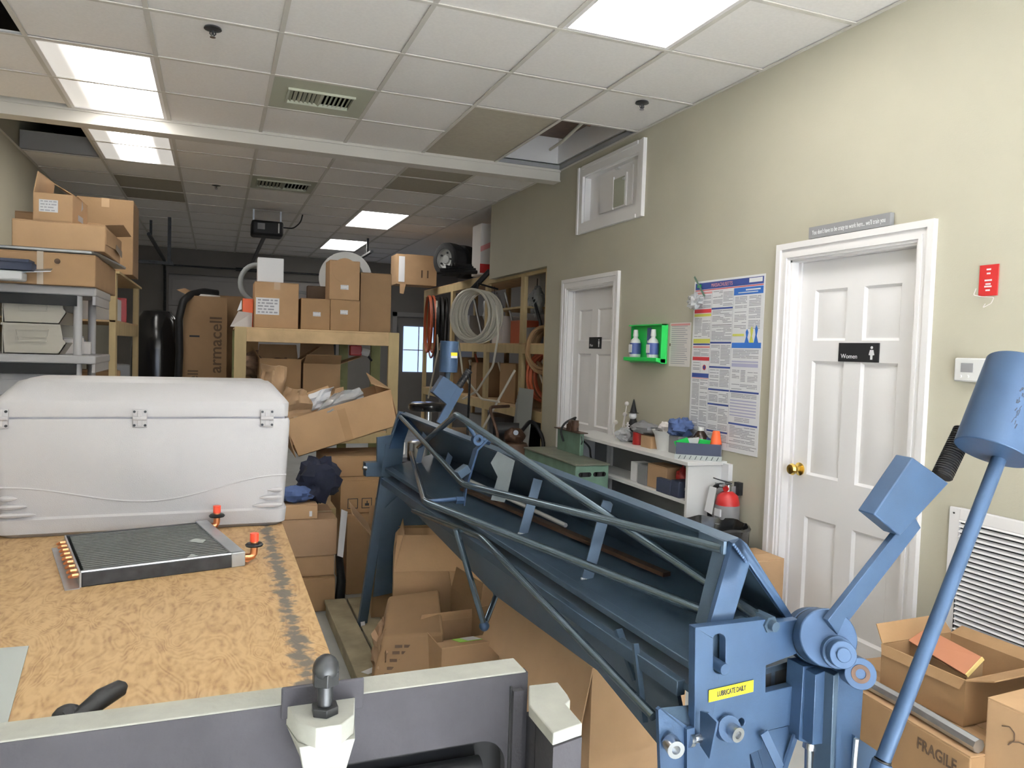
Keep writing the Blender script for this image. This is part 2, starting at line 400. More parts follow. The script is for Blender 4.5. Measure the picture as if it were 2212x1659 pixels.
LIGHTS = [('A', 1, 4.647, 'panel_right', 'lit ceiling light just in front of the beam, left, bright on its right half'),
          ('B', 1, 6.19, 'panel_mid', 'lit ceiling light just past the beam, left, bright down its middle'),
          ('A', 5, 2.101, 'panel', 'largest, brightest ceiling light near the top right of the room'),
          ('B', 5, 6.19 + 4 * RD, 'panel', 'small-looking bright ceiling light above the shelf boxes, the nearer of two'),
          ('B', 5, 6.19 + 8 * RD, 'panel', 'farthest bright ceiling light, directly above the round white duct'),
          ('A', 5, -.445, 'panel', 'ceiling light behind the photographer over the front right')]
skip = {('A', 5, yi('A', 4.647)), ('A', 5, yi('A', 4.647 + RD))}
for bl, ci, y, m, lab in LIGHTS:
    r0 = yi(bl, y); skip |= {(bl, ci, r0), (bl, ci, r0 + 1)}
VENTS = [('A', 3, 4.647, 'square grey-green ceiling air grille in front of the beam'), ('B', 3, 6.19 + 2 * RD, 'ceiling air grille past the beam with a drooping cream cover')]
for bl, ci, y, lab in VENTS: skip.add((bl, ci, yi(bl, y)))
HOLES = [('A', 6, 4.647), ('A', 6, 4.647 + RD), ('B', 0, 6.19), ('B', 0, 6.19 + RD), ('A', 0, 4.011)]
for bl, ci, y in HOLES: skip.add((bl, ci, yi(bl, y)))
TAN = [('A', 5, 4.647), ('A', 5, 4.647 + RD), ('B', 5, 6.06), ('B', 5, 6.19), ('B', 5, 6.19 + RD), ('B', 1, 6.19 + 3 * RD), ('B', 1, 6.19 + 4 * RD)]
TAN = {(b, c, yi(b, y)) for b, c, y in TAN}
tmesh = {}
for bl, ys in (('A', YA), ('B', YBk)):
    for ci in range(7):
        for ri in range(len(ys) - 1):
            if (bl, ci, ri) in skip: continue
            x0, x1, y0, y1 = XG[ci], XG[ci + 1], ys[ri], ys[ri + 1]
            if y1 - y0 < .01: continue
            m = 'tile_tan' if (bl, ci, ri) in TAN else 'tile'
            gap = .06 if (bl == 'A' and ci == 0 and ri == len(ys) - 2) else 0
            key = (round(x1 - x0, 3), round(y1 - y0 - gap, 3), m)
            if key not in tmesh:
                wx, wy = x1 - x0, y1 - y0 - gap
                mb = MB().hexa([(.006, .006, .004), (wx - .006, .006, .004), (wx - .006, wy - .006, .004), (.006, wy - .006, .004), (.001, .001, .016), (wx - .001, .001, .016), (wx - .001, wy - .001, .016), (.001, wy - .001, .016)])
                o = part('ceiling_tile', mb, m, ceil); o.data.name = 'tile'; tmesh[key] = o.data
            else:
                o = bpy.data.objects.new('ceiling_tile', tmesh[key]); C.objects.link(o); o.parent = ceil
            org = ORG[ceil.name]
            # part() subtracted the ceiling's origin for the first of each mesh: undo so that the mesh is local
            if not o.data.get('fixed'):
                for v in o.data.vertices: v.co += org
                o.data['fixed'] = 1
            o.location = V((x0, y0, ZC + random.uniform(0, .002))) - org
            o.rotation_euler = (random.uniform(-.002, .002), random.uniform(-.002, .002), 0)
for bl, ci, y, m, lab in LIGHTS:
    ys = YA if bl == 'A' else YBk; r0 = yi(bl, y); y0, y1 = ys[r0], ys[r0 + 2]; x0, x1 = XG[ci], XG[ci + 1]
    t = thing('ceiling_light', lab, 'ceiling light', ((x0 + x1) / 2, (y0 + y1) / 2, ZC), group='troffer lights')
    hx, hy = (x1 - x0) / 2 - .006, (y1 - y0) / 2 - .006
    part('frame', MB().box(-hx, -hx + .028, -hy, hy, -.002, .05).box(hx - .028, hx, -hy, hy, -.002, .05).box(-hx, hx, -hy, -hy + .028, -.0025, .05).box(-hx, hx, hy - .028, hy, -.0025, .05), 'trim', t)
    part('diffuser', MB().box(-hx + .028, hx - .028, -hy + .028, hy - .028, .004, .008), m, t)
    part('housing', MB().box(-hx, hx, -hy, hy, .05, .12), 'trim', t)
for k, (bl, ci, y, lab) in enumerate(VENTS):
    ys = YA if bl == 'A' else YBk; r0 = yi(bl, y); y0, y1 = ys[r0], ys[r0 + 1]; x0, x1 = XG[ci], XG[ci + 1]
    t = thing('ceiling_vent', lab, 'vent', ((x0 + x1) / 2, (y0 + y1) / 2, ZC), group=None)
    hx, hy = (x1 - x0) / 2 - .01, (y1 - y0) / 2 - .01
    gx, gy = (.19, .125) if k == 0 else (.235, .16)
    M0 = frame((0, 0, .004), (1, 0, 0), (0, 1, 0))
    pl = MB(); cut_plate(pl, [(-hx, -hy), (hx, -hy), (hx, hy), (-hx, hy)], [[(-gx, -gy), (gx, -gy), (gx, gy), (-gx, gy)]], M0, .008)
    part('plate', pl, 'vent_green', t)
    part('frame', MB().box(-gx - .012, gx + .012, -gy - .012, -gy, -.014, .0).box(-gx - .012, gx + .012, gy, gy + .012, -.014, .0).box(-gx - .012, -gx, -gy, gy, -.014, .0).box(gx, gx + .012, -gy, gy, -.014, .0).box(-.006, .006, -gy, gy, -.01, .004), 'vent_green', t)
    part('duct', MB().box(-gx, gx, -gy, gy, .16, .17).box(-gx, -gx + .01, -gy, gy, .01, .16).box(gx - .01, gx, -gy, gy, .01, .16), 'dark', t)
    n = 14
    for i in range(n):
        x = -gx + gx * 2 * (i + .5) / n; sgn = -1 if x < 0 else 1
        mb = MB().bar((x, -gy, .004), (x, gy, .004), .022, .003, side=(.75 * sgn, 0, .66)); part('louvre', mb, 'vent_green', t)
part('ceiling_tile', MB().box(XG[5] + .005, XG[6] - .005, 4.655, 5.925, ZC + .006, ZC + .018), 'tile_tan', ceil, label='tan ceiling tile')
# header beam
struct('beam', MB().box(XL, XR - .01, 5.936, 6.06, 2.955, ZC + .03).box(XL, XR - .008, 5.925, 5.94, 3.028, 3.05).box(XL, XR - .008, 5.925, 6.062, 2.948, 2.958), 'tbar')
# above the open ceiling cell on the right
hd = thing('ceiling_void', 'open ceiling cell by the right wall showing joists and cables', 'ceiling opening', (2.41, 5.3, 3.06), world=True)
part('upstand', MB().box(2.112, XR, 5.95, 5.97, 3.10, 3.52).box(XR - .03, XR - .005, 4.65, 5.95, 3.10, 3.52), 'trim', hd)
part('edge_angle', MB().box(2.12, XR, 5.91, 5.935, 3.048, 3.08).box(XR - .03, XR - .005, 4.65, 5.93, 3.048, 3.08), 'grey_plastic', hd)
part('joist', MB().box(2.0, 2.7, 4.9, 4.95, 3.22, 3.5), 'rust_brown', hd); part('joist', MB().box(2.35, 2.62, 4.7, 5.7, 3.24, 3.28), 'rust_brown', hd); part('joist', MB().box(2.15, 2.68, 5.3, 5.36, 3.26, 3.4), 'insul', hd)
part('insulation', MB().ball((2.3, 5.6, 3.4), .2, (1.6, 1.4, .5), rough=.5, seed=3), 'insul', hd)
part('cable', MB().tube([(2.5, 4.7, 3.2), (2.45, 5.0, 3.17), (2.47, 5.4, 3.13), (2.5, 5.7, 3.14)], .012, bend=.05), 'pex', hd)
part('cable', MB().tube([(2.2, 5.0, 3.3), (2.25, 5.3, 3.16), (2.2, 5.6, 3.18), (2.3, 5.8, 3.3)], .006, bend=.05), 'pex', hd)
part('cable', MB().tube([(2.62, 4.8, 3.26), (2.4, 5.1, 3.24), (2.28, 5.5, 3.28)], .009, bend=.05), 'ink', hd)
# blanket side of the hole past the beam
struct('trim_1', MB().box(XL + .01, XG[1] - .013, 7.42, 7.455, 3.05, 3.2), 'grey_plastic')
for i, (x, y) in enumerate([(-.035, 4.115), (2.41, 4.119), (-.017, 8.137)]):
    t = thing('sprinkler_head', ['sprinkler head in the ceiling between the left light and the grille', 'sprinkler head near the right wall, before the open ceiling cell', 'far small sprinkler head past the beam'][i], 'sprinkler', (x, y, ZC), group=None)
    part('escutcheon', MB().lathe([(.0, .004), (.04, .004), (.042, -.004), (.018, -.010), (0, -.010)], (0, 0, 0)), 'steel_dark', t)
    part('frame_arm', MB().tube([(-.01, 0, -.008), (-.014, 0, -.025), (0, 0, -.04)], .003).tube([(.01, 0, -.008), (.014, 0, -.025), (0, 0, -.04)], .003).cyl((0, 0, -.008), (0, 0, -.03), .006), 'steel_dark', t)
    part('deflector', MB().cyl((0, 0, -.040), (0, 0, -.043), .014), 'steel_bright', t)

# doors on the right wall ------------------------------------------------
def door(name, y0, y1, ztop, recess, knob, jambL):
    """y0 = side nearer the camera"""
    z0 = .01; x = XR + recess
    wid = y1 - y0 - .024; yc = (y0 + y1) / 2; G = .013
    rows = ((.22, .72), (.93, 1.50), (1.60, 1.85)); ya0, yb0 = y0 + .012, y1 - .012
    slab = MB().box(x + G, x + .04, ya0, yb0, z0, ztop - .012)
    slab.box(x, x + G, ya0, ya0 + .11, z0, ztop - .012).box(x, x + G, yb0 - .11, yb0, z0, ztop - .012).box(x, x + G, yc - .05, yc + .05, z0, ztop - .012)
    zs = [z0] + [q for r_ in rows for q in r_] + [ztop - .012]
    for k in range(0, len(zs), 2): slab.box(x, x + G, ya0 + .11, yc - .05, zs[k], zs[k + 1]).box(x, x + G, yc + .05, yb0 - .11, zs[k], zs[k + 1])
    d = struct(name, slab, 'door_white')
    for zb, zt in rows:
        for ya, yb in ((ya0 + .11, yc - .05), (yc + .05, yb0 - .11)):
            p = MB()
            def rect(q, xx): return [(xx, ya + q, zb + q), (xx, yb - q, zb + q), (xx, yb - q, zt - q), (xx, ya + q, zt - q)]
            vs = rect(0, x + .0005) + rect(.012, x + G - .001) + rect(.020, x + G - .001) + rect(.048, x + .003); fs = []
            for k in range(3):
                for i in range(4): fs.append((k * 4 + i, k * 4 + (i + 1) % 4, k * 4 + 4 + (i + 1) % 4, k * 4 + 4 + i))
            fs.append((12, 13, 14, 15)); p.add(vs, fs); part('panel', p, 'door_white', d)
    # casing with moulded steps
    cs = MB(); cw = .085
    for i, (o, t) in enumerate(((0, .012), (.012, .02), (.03, .014), (.055, .024))):
        w_ = (.012, .018, .025, .03)[i]
        cs.box(XR - t, XR, y0 - o - w_, y0 - o, 0, ztop + o + w_).box(XR - t, XR, y1 + o, y1 + o + w_, 0, ztop + o + w_).box(XR - t, XR, y0 - o, y1 + o, ztop + o, ztop + o + w_)
    part('casing', cs, 'trim', d)
    part('jamb', MB().box(XR, XR + WT, y0 - .001, y0 + .011, 0, ztop).box(XR, XR + WT, y1 - .011, y1 + .001, 0, ztop).box(XR, XR + WT, y0, y1, ztop - .011, ztop + .001).box(x - .012, x - .001, y1 - .03, y1 - .01, 0, ztop), 'trim', d)
    if knob:
        k = MB().lathe([(0, 0), (.032, 0), (.033, .006), (.014, .012), (.012, .03), (.026, .04), (.030, .052), (.024, .064), (0, .068)], (x, y1 - .075, .95), (-1, 0, 0))
        part('door_knob', k, 'brass', d, label='round brass door knob')
    return d, x
d1, xd1 = door('door_1', *D1, .055, True, True)
d2, xd2 = door('door_2', *D2, .055, False, True)
part('room_behind', MB().box(XR + WT, XR + WT + .02, D2[0] - .1, D2[1] + .1, 0, 2.2).box(XR + WT, XR + WT + .02, D1[0] - .1, D1[1] + .1, 0, 2.2), 'dark', d2)
def restroom_sign(y, z, w_, h_, x, label, txt, woman, nm):
    t = thing(nm, label, 'sign', (x - .004, y, z), world=True)
    part('plate', MB().box(x - .007, x, y - w_ / 2, y + w_ / 2, z - h_ / 2, z + h_ / 2), 'black_plastic', t, bevel=.001)
    M = SIDE((x - .0075, y + w_ * .43, z - h_ * .22)); text('lettering', txt, h_ * .34, M, 'paper', t, align='LEFT')
    cy = y - w_ * .34; mb = MB(); s = h_
    mb.cyl((x - .0075, cy, z + s * .26), (x - .0085, cy, z + s * .26), s * .075)
    body = [(-.12, .14), (.12, .14), (.2, -.12), (.08, -.14), (.07, -.36), (-.07, -.36), (-.08, -.14), (-.2, -.12)] if woman else [(-.13, .15), (.13, .15), (.13, -.08), (.09, -.1), (.08, -.36), (-.08, -.36), (-.09, -.1), (-.13, -.08)]
    mb.poly([(x - .0075, cy - a * s * .9, z + b * s) for a, b in body], (-.001, 0, 0)); part('pictogram', mb, 'paper', t)
restroom_sign(2.685, 1.545, .235, .088, xd1, 'black restroom sign reading Women on the near white door', 'Women', True, 'restroom_sign')
restroom_sign(5.30, 1.585, .20, .09, xd2, 'black restroom sign on the far white door', 'Men', False, 'restroom_sign')
# plank above door
t = thing('slogan_plaque', 'grey wooden plaque with white writing standing on the near door frame', 'plaque', (XR - .02, 2.72, 2.092), world=True)
part('board', MB().box(XR - .026, XR - .002, 2.475, 2.955, 2.092, 2.148), 'grey_plastic', t, bevel=.001)
text('lettering', "You don't have to be crazy to work here... we'll train you", .031, SIDE((XR - .0265, 2.715, 2.119)), 'paper', t, squeeze=.60)
# hatch
h = struct('window_2', MB().box(XR + .05, XR + .08, H1[0], H1[1], H1[2], H1[3]), 'door_white')
part('casing', MB().box(XR - .02, XR, H1[0] - .08, H1[0], H1[2] - .08, H1[3] + .08).box(XR - .02, XR, H1[1], H1[1] + .08, H1[2] - .08, H1[3] + .08).box(XR - .02, XR, H1[0], H1[1], H1[3], H1[3] + .08).box(XR - .02, XR, H1[0], H1[1], H1[2] - .08, H1[2])
     .box(XR - .028, XR - .02, H1[0] - .08, H1[0] - .055, H1[2] - .08, H1[3] + .08).box(XR - .028, XR - .02, H1[1] + .055, H1[1] + .08, H1[2] - .08, H1[3] + .08).box(XR - .028, XR - .02, H1[0], H1[1], H1[3] + .055, H1[3] + .08).box(XR - .028, XR - .02, H1[0], H1[1], H1[2] - .08, H1[2] - .055)
     .box(XR, XR + .06, H1[0] - .001, H1[0] + .012, H1[2], H1[3]).box(XR, XR + .06, H1[1] - .012, H1[1] + .001, H1[2], H1[3]).box(XR, XR + .06, H1[0], H1[1], H1[3] - .012, H1[3]).box(XR, XR + .06, H1[0], H1[1], H1[2], H1[2] + .012), 'trim', h)
part('panel', MB().box(XR + .04, XR + .05, 4.80, 5.30, 2.58, 2.86), 'trim', h, bevel=.004)
a_ = AX(1328, 380, XR + .04); b_ = AX(1350, 445, XR + .04)
part('pass_slot', MB().box(XR + .035, XR + .041, b_.y, a_.y, 2.595, 2.80), 'vent_green', h)
part('slot_frame', MB().box(XR + .030, XR + .041, b_.y - .022, b_.y, 2.58, 2.82).box(XR + .030, XR + .041, a_.y, a_.y + .006, 2.58, 2.82), 'trim', h)
part('latch', MB().box(XR + .02, XR + .04, 4.98, 5.03, 2.865, 2.88).box(XR + .02, XR + .035, b_.y - .01, b_.y + .02, 2.77, 2.785), 'white_plastic', h)

# ================================================================== THE SHEET-METAL BRAKE
BO = V((.95, 1.4, 0)); BY = .085
BA = V((-math.sin(BY), math.cos(BY), 0)); BB = V((math.cos(BY), math.sin(BY), 0)); SL = .033
def BF(a, b, h): return BO + BA * a + BB * b + V((0, 0, h + SL * a))
def MA(u, v, a):
    d = ray(u, v); t = (a - (CP - BO).dot(BA)) / d.dot(BA); return CP + d * t
def MBb(u, v, b):
    d = ray(u, v); t = (b - (CP - BO).dot(BB)) / d.dot(BB); return CP + d * t
br = thing('sheet_metal_brake', 'long blue sheet-metal bending brake with truss rods and counterweighted arms', 'metal brake', tuple(BF(1.2, .25, 0)), world=True)
BL = 2.44
AD = BA + V((0, 0, SL)); AD.normalize()
def bpart(n, mb, m='steel_blue_dull', **k): return part(n, mb, m, br, **k)
def aplate(pts, a0, t, holes=[]):
    """plate across the machine, outlined in pixels at axial position a0, t thick away from the camera"""
    P = [MA(u, v, a0) for u, v in pts]; M = frame(P[0], BB, (0, 0, 1)); Mi = M.inverted()
    f = lambda q: [(Mi @ p)[:2] for p in q]
    mb = MB(); M2 = M @ Matrix.Translation((0, 0, -t / 2))
    return cut_plate(mb, f(P), [f([MA(u, v, a0) for u, v in h]) for h in holes], M2, t)
# --- clamp beam: bottom plate, nose bar, sloping back plate
sec = lambda a, pts: [BF(a, b, h) for b, h in pts]
def run(pts, a0=.0, a1=BL): return MB().poly(sec(a0, pts), BF(a1, 0, 0) - BF(a0, 0, 0))
bpart('bottom_plate', run([(.09, .79), (.37, .865), (.37, .873), (.088, .80)]), 'steel_blue_dull')
bpart('nose_bar', run([(.075, .782), (.105, .782), (.105, .806), (.075, .800)]), 'steel_blue_dull', bevel=.002)
bpart('back_plate', run([(.375, .862), (.178, 1.088), (.170, 1.082), (.367, .856)]), 'steel_blue_dull')
bpart('ridge_strip', run([(.150, 1.080), (.178, 1.088), (.181, 1.080), (.152, 1.072)]), 'steel_blue_dull')
bpart('bed_plate', run([(.060, .740), (.085, .735), (.41, .76), (.41, .775), (.085, .752), (.060, .757)]), 'steel_blue_dull')
bpart('bed_web', run([(.30, .58), (.312, .58), (.312, .765), (.30, .765)]), 'steel_blue_dull')
lp0 = BF(0, .052, .742); lpn = AD.cross(BB * .088 - V((0, 0, .312))).normalized()
def LP(u, v): d = ray(u, v); return CP + d * ((lp0 - CP).dot(lpn) / d.dot(lpn))
bpart('bending_leaf', MB().poly([BF(.05, .052, .742), BF(BL - .08, .052, .742), LP(897, 1108), LP(1072, 1288), LP(1290, 1448), BF(.05, .13, .47)], -lpn * .01 if lpn.dot(BB) < 0 else lpn * .01), 'steel_blue_dull')
bpart('leaf_edge', run([(.042, .725), (.066, .725), (.066, .760), (.042, .760)], .03, BL - .05), 'steel_blue_dull', bevel=.002)
# --- end frames of the clamp beam (bent flat bar)
for a0 in (-.012, BL - .01):
    d = BF(a0, 0, 0) - BF(0, 0, 0)
    def P(u, v): return MA(u, v, 0) + d
    mb = MB(); dep = AD * .014
    q = [(1575, 1171), (1593, 1163), (1611, 1214), (1575, 1339), (1526, 1346)]
    mb.poly([P(*x) for x in q], dep)
    mb.poly([P(*x) for x in [(1575, 1171), (1593, 1163), (1606, 1172), (1706, 1330), (1692, 1334), (1611, 1214)]], dep)
    bpart('end_frame', mb, 'steel_blue', bevel=.0015)
e_in = MB().poly([BF(-.004, b, h) for b, h in [(.10, .885), (.145, 1.06), (.165, 1.06), (.12, .885)]], AD * .05)
bpart('frame_lip', e_in, 'steel_blue_dull')
# weld beads at the apex
wd = MB()
for i in range(9):
    p = MA(1584 + i * 3.4, 1176 + i * 4.6, -.014); wd.ball(p, .0045, n=5)
bpart('weld_bead', wd, 'steel_blue')
# --- truss rods
def rod(pts, r=.0125, m='steel_tube', n=12, bend=.03): bpart('truss_rod', MB().tube(pts, r, n=n, bend=bend), m)
mid = 1.25
T1m = MA(986, 895, mid); T2m = MA(1001, 1046, mid); T3m = MA(918, 1084, mid)
T1n = BF(-.03, .24, .895); T1f = BF(BL - .04, .24, .91)
T2n = MA(1562, 1186, .01); T2f = BF(BL - .02, .145, 1.065)
T3n = BF(.0, .215, .872); T3f = BF(BL - .04, .2, .88)
rod([T1n, T1m, T1f], .0125); rod([T2n, T2m, T2f], .012); rod([T3n, T3m, T3f], .0125)
bpart('rod_tab', MB().bar(MA(1512, 1160, .1), MA(1566, 1184, .0), .03, .008, side=(0, 0, 1)), 'steel_blue_dull')
T4n = MBb(1412, 1548, .03); T4m = MBb(1040, 1160, .0); T4f = MBb(893, 1103, .045)
rod([T4n, T4m, T4f], .0115)
# rod ends: nuts
nt_ = MB()
for p in (T1n, T3n):
    nt_.cyl(p + AD * .03, p - AD * .02, .02, n=6).cyl(p - AD * .02, p - AD * .035, .012, n=10)
bpart('rod_nut', nt_, 'steel_blue_dull')
# --- flat braces between the bottom plate and the ridge rod
for (u0, v0), (u1, v1), wd_ in (((1268, 1250), (1313, 1082), .034), ((1130, 1152), (1162, 1035), .034), ((965, 1004), (984, 950), .03), ((903, 1000), (920, 930), .03)):
    # foot stands on the bottom plate
    best = None
    for k in range(400):
        b = .1 + k * .0006; p = MBb(u0, v0, b); q = p - BO; a = q.dot(BA); hp = .80 + (b - .09) * (.075 / .28); e = abs(p.z - SL * a - hp)
        if best is None or e < best[0]: best = (e, p, a)
    p0 = best[1]; p1 = MA(u1, v1, best[2])
    bpart('brace', MB().bar(p0, p1, wd_, .009, side=tuple(BB - BA * .35)), 'steel_blue_dull', bevel=.001)
    wb_ = MB()
    for k in range(6): wb_.ball(p0 + (BB - BA * .35) * (k - 2.5) * wd_ * .17, .005, n=4)
    bpart('weld_bead', wb_, 'galv')
# --- middle stand-off
sA = mid + .0
b0, b1, b2, b3 = MA(1062, 938, sA), MA(1028, 972, sA), MA(1008, 1040, sA), MA(1001, 1092, sA)
mb = MB().bar(b0, b1, .03, .008, side=tuple(BA)).bar(b1 + (b1 - b2) * .02, b2, .035, .008, side=tuple(BA)).bar(b2, b3, .018, .006, side=tuple(BA))
bpart('standoff_bracket', mb, 'steel_blue', bevel=.001)
e0 = MA(1031, 950, sA)
bpart('eye_bolt', MB().ring(e0 - BA * .012, e0 + BA * .012, .021, .010, n=16).cyl(e0, MA(1002, 905, sA), .008, n=10).cyl(e0 + BB * .02, e0 + BB * .05 - V((0, 0, .01)), .013, n=6), 'steel_blue')
b4 = MA(998, 1018, sA); bpart('standoff_block', MB().bar(MA(1010, 1010, sA), MA(988, 1026, sA), .03, .04, side=(0, 0, 1)), 'steel_blue_dull', bevel=.002)
bpart('standoff_pin', MB().cyl(T3m, MA(985, 1078, sA), .008, n=10).cyl(MA(984, 1080, sA), MA(1000, 1080, sA), .015, n=6), 'steel_blue')
# --- V bracket of the bending leaf
vb = MA(1046, 1352, mid); va = MA(985, 1143, mid); vc = MA(1071, 1288, mid + .08); vd = MA(1035, 1170, mid + .03)
bpart('leaf_strut', MB().tube([va, vb + V((0, 0, -.0)), vc], .0115, n=10, bend=.012), 'steel_tube')
bpart('leaf_strut', MB().tube([vc, vd], .008, n=10), 'steel_blue_dull')
bpart('strut_clamp', MB().ball(vb, .02, n=8).box(-.012, .012, -.012, .012, -.02, .02, M=Matrix.Translation(MA(1029, 1184, mid + .03))), 'steel_blue')
bpart('under_bar', MB().bar(MA(1270, 1388, .55), MA(1420, 1408, .3), .03, .02), 'steel_dark')
bpart('under_strut', MB().bar(MA(1372, 1390, .2), MA(1392, 1560, .14), .014, .012).bar(MA(1335, 1360, .3), MA(1375, 1470, .22), .02, .012), 'steel_blue_dull')
# --- near end housing: big face plate with slot
slot = []
for k in range(13): t = PI * k / 12; slot.append((1554 + 14 * math.cos(t), 1384 - 15 * math.sin(t)))
for k in range(13): t = PI + PI * k / 12; slot.append((1554 + 13.5 * math.cos(t), 1442 - 13 * math.sin(t)))
hole2 = [(1602 + 7 * math.cos(2 * PI * k / 14), 1560 + 9 * math.sin(2 * PI * k / 14)) for k in range(14)]
near = aplate([(1502, 1356), (1657, 1338), (1659, 1348), (1727, 1338), (1727, 1410), (1655, 1438), (1654, 1496), (1727, 1478), (1727, 1562), (1652, 1580), (1646, 1618), (1620, 1630), (1630, 1760), (1498, 1800)], -.045, .022, [slot, hole2])
bpart('side_plate', near, 'steel_blue', bevel=.0015)
bpart('side_plate_step', aplate([(1657, 1350), (1722, 1340), (1722, 1408), (1652, 1432), (1652, 1360)], -.030, .03), 'steel_blue')
bpart('slot_backing', aplate([(1530, 1362), (1580, 1362), (1580, 1440), (1530, 1440)], -.012, .006), 'steel_blue_dull')
q = MA(1556, 1440, -.05)
bpart('slot_bolt', MB().cyl(q + AD * .03, q - AD * .016, .013, n=18), 'steel_blue', bevel=.001)
bpart('slide_block', aplate([(1650, 1446), (1740, 1420), (1745, 1478), (1650, 1500)], -.0, .05), 'steel_dark')
# decal
pA, pB = MA(1531, 1510, -.0475), MA(1627, 1487, -.0475)
Md = frame((pA + pB) / 2, pB - pA, (0, 0, 1)); Mi_ = (pB - pA).length
dec = MB().box(-Mi_ / 2, Mi_ / 2, -.0135, .0135, -.0005, .0005, M=Md @ Matrix.Translation((0, .006, 0)))
bpart('decal', dec, 'yellow', label='yellow decal reading LUBRICATE DAILY')
text('lettering', 'LUBRICATE DAILY', .0165, Md @ Matrix.Translation((0, .0065, .0012)), 'ink', br, squeeze=.62, bold=.0004)
# bolts at the lower left of the plate
def hexbolt(u, v, a, r, ln, m='steel_blue', ax=None):
    p = MA(u, v, a); d = ax or (-AD)
    mb = MB().ring(p, p + d * ln, r, r * .5, n=20).cyl(p, p + d * ln * .5, r * .6, n=6); bpart('socket_bolt', mb, m)
hexbolt(1578, 1576, -.06, .017, .025, 'steel_bright')
hexbolt(1448, 1604, -.06, .019, .03, 'steel_bright', (-AD - BB * .25).normalized())
bpart('spacer', MB().cyl(MA(1566, 1572, -.045), MA(1577, 1575, -.065), .028, n=20), 'steel_blue')
bpart('angle_clip', aplate([(1422, 1534), (1428, 1529), (1486, 1570), (1486, 1590), (1482, 1700), (1428, 1700)], -.05, .01), 'steel_blue')
bpart('angle_clip', MB().poly([MA(1428, 1529, -.05), MA(1498, 1522, .0), MA(1498, 1560, .0), MA(1484, 1576, -.05)], (0, 0, -.004)), 'steel_blue_dull')
bpart('angle_clip', MB().poly([MA(1512, 1536, -.055), MA(1528, 1540, -.10), MA(1548, 1560, -.10), MA(1532, 1640, -.10), MA(1512, 1610, -.055)], BB * .006), 'steel_blue')
bpart('pivot_pin', MB().cyl(MA(1492, 1598, -.055), MA(1520, 1592, -.06), .010, n=12).cyl(MA(1486, 1598, -.055), MA(1494, 1598, -.055), .016, n=12), 'steel_bright')
bpart('angle_clip', aplate([(1484, 1576), (1500, 1572), (1506, 1700), (1484, 1700)], -.06, .012), 'steel_blue')
# gusset right of the plate
bpart('gusset', MB().poly([MA(1650, 1580, -.04), MA(1716, 1566, -.04), MA(1716, 1585, -.04), MA(1690, 1652, -.07)], AD * .012), 'steel_blue')
bpart('gusset', MB().bar(MA(1650, 1582, -.06), MA(1686, 1659, -.07), .004, .02).bar(MA(1718, 1588, -.06), MA(1694, 1659, -.07), .006, .02), 'steel_blue')
# --- eccentric hub and clamp arm
hc0, hc1 = MA(1752, 1372, -.02), MA(1790, 1378, -.12); hd_ = (hc1 - hc0)
HR = .066
bpart('eccentric_hub', MB().cyl(hc0, hc0 + hd_ * .42, HR, n=40), 'steel_blue', bevel=.003)
bpart('hub_ring', MB().cyl(hc0 + hd_ * .42, hc0 + hd_ * .52, HR * .97, n=40), 'rubber')
bpart('eccentric_hub', MB().cyl(hc0 + hd_ * .52, hc1, HR * .98, n=40), 'steel_blue', bevel=.003)
hc = hc1 - hd_ * .05
# arm from the hub to the square block, a flat bar
aA = -.12
A0, A1 = MA(1812, 1330, aA), MA(1960, 1140, aA)
bpart('clamp_arm', MB().bar(A0 - (A1 - A0) * .12, A1 + (A1 - A0) * .1, .052, .016, side=tuple(BB)), 'steel_blue', bevel=.0015)
bpart('arm_block', MB().poly([MA(*p, aA - .02) for p in [(1888, 1112), (1972, 988), (2050, 1044), (1944, 1158)]], AD * .045 - BB * .0), 'steel_blue', bevel=.003)
g0, g1 = MA(2034, 1030, aA + .03), MA(2082, 930, aA + .03)
gr_ = MB().cyl(g0, g1, .0225, .020, n=18)
for i in range(22): p = g0 + (g1 - g0) * (i + .5) / 22; gr_.ring(p, p + (g1 - g0) * .022, .0250, .012, n=18)
bpart('grip', gr_, 'rubber', label='black ribbed rubber grip')
# --- linkage
p1, p2 = MA(1800, 1405, -.12), MA(1822, 1415, -.17); bpart('link_pin', MB().cyl(p1, p1 + (p2 - p1) * .55, .036, n=28).cyl(p1 + (p2 - p1) * .55, p2, .030, n=28).cyl(p2, p2 + (p2 - p1) * .08, .016, n=20), 'steel_blue', bevel=.0015)
p1, p2 = MA(1842, 1446, -.14), MA(1859, 1456, -.19); bpart('apron_pivot', MB().cyl(p1, p2, .034, n=28), 'steel_blue', bevel=.0015)
bpart('pivot_rust', MB().ring(p2 + (p2 - p1) * .01, p2 + (p2 - p1) * .03, .020, .011, n=20), 'rust_brown')
def px_prism(pts, a, t, m='steel_blue', nm='link_bar', bev=.0015): bpart(nm, MB().poly([MA(*p, a) for p in pts], AD * t), m, bevel=bev)
px_prism([(1736, 1440), (1795, 1436), (1783, 1605), (1758, 1610), (1726, 1600)], -.075, .05, nm='toggle_bar')
px_prism([(1762, 1458), (1797, 1444), (1783, 1606), (1755, 1610)], -.105, .03, nm='toggle_bar')
bpart('toggle_screw', MB().cyl(MA(1748, 1604, -.07), MA(1746, 1700, -.07), .010, n=12).cyl(MA(1750, 1603, -.07), MA(1748, 1616, -.07), .016, n=16), 'steel_bright')
px_prism([(1812, 1450), (1834, 1442), (1866, 1478), (1858, 1600), (1852, 1760), (1798, 1760), (1802, 1600)], -.13, .022, nm='apron_arm')
px_prism([(1801, 1460), (1812, 1452), (1804, 1760), (1790, 1760)], -.13, .05, m='steel_blue_dull', nm='apron_arm_edge')
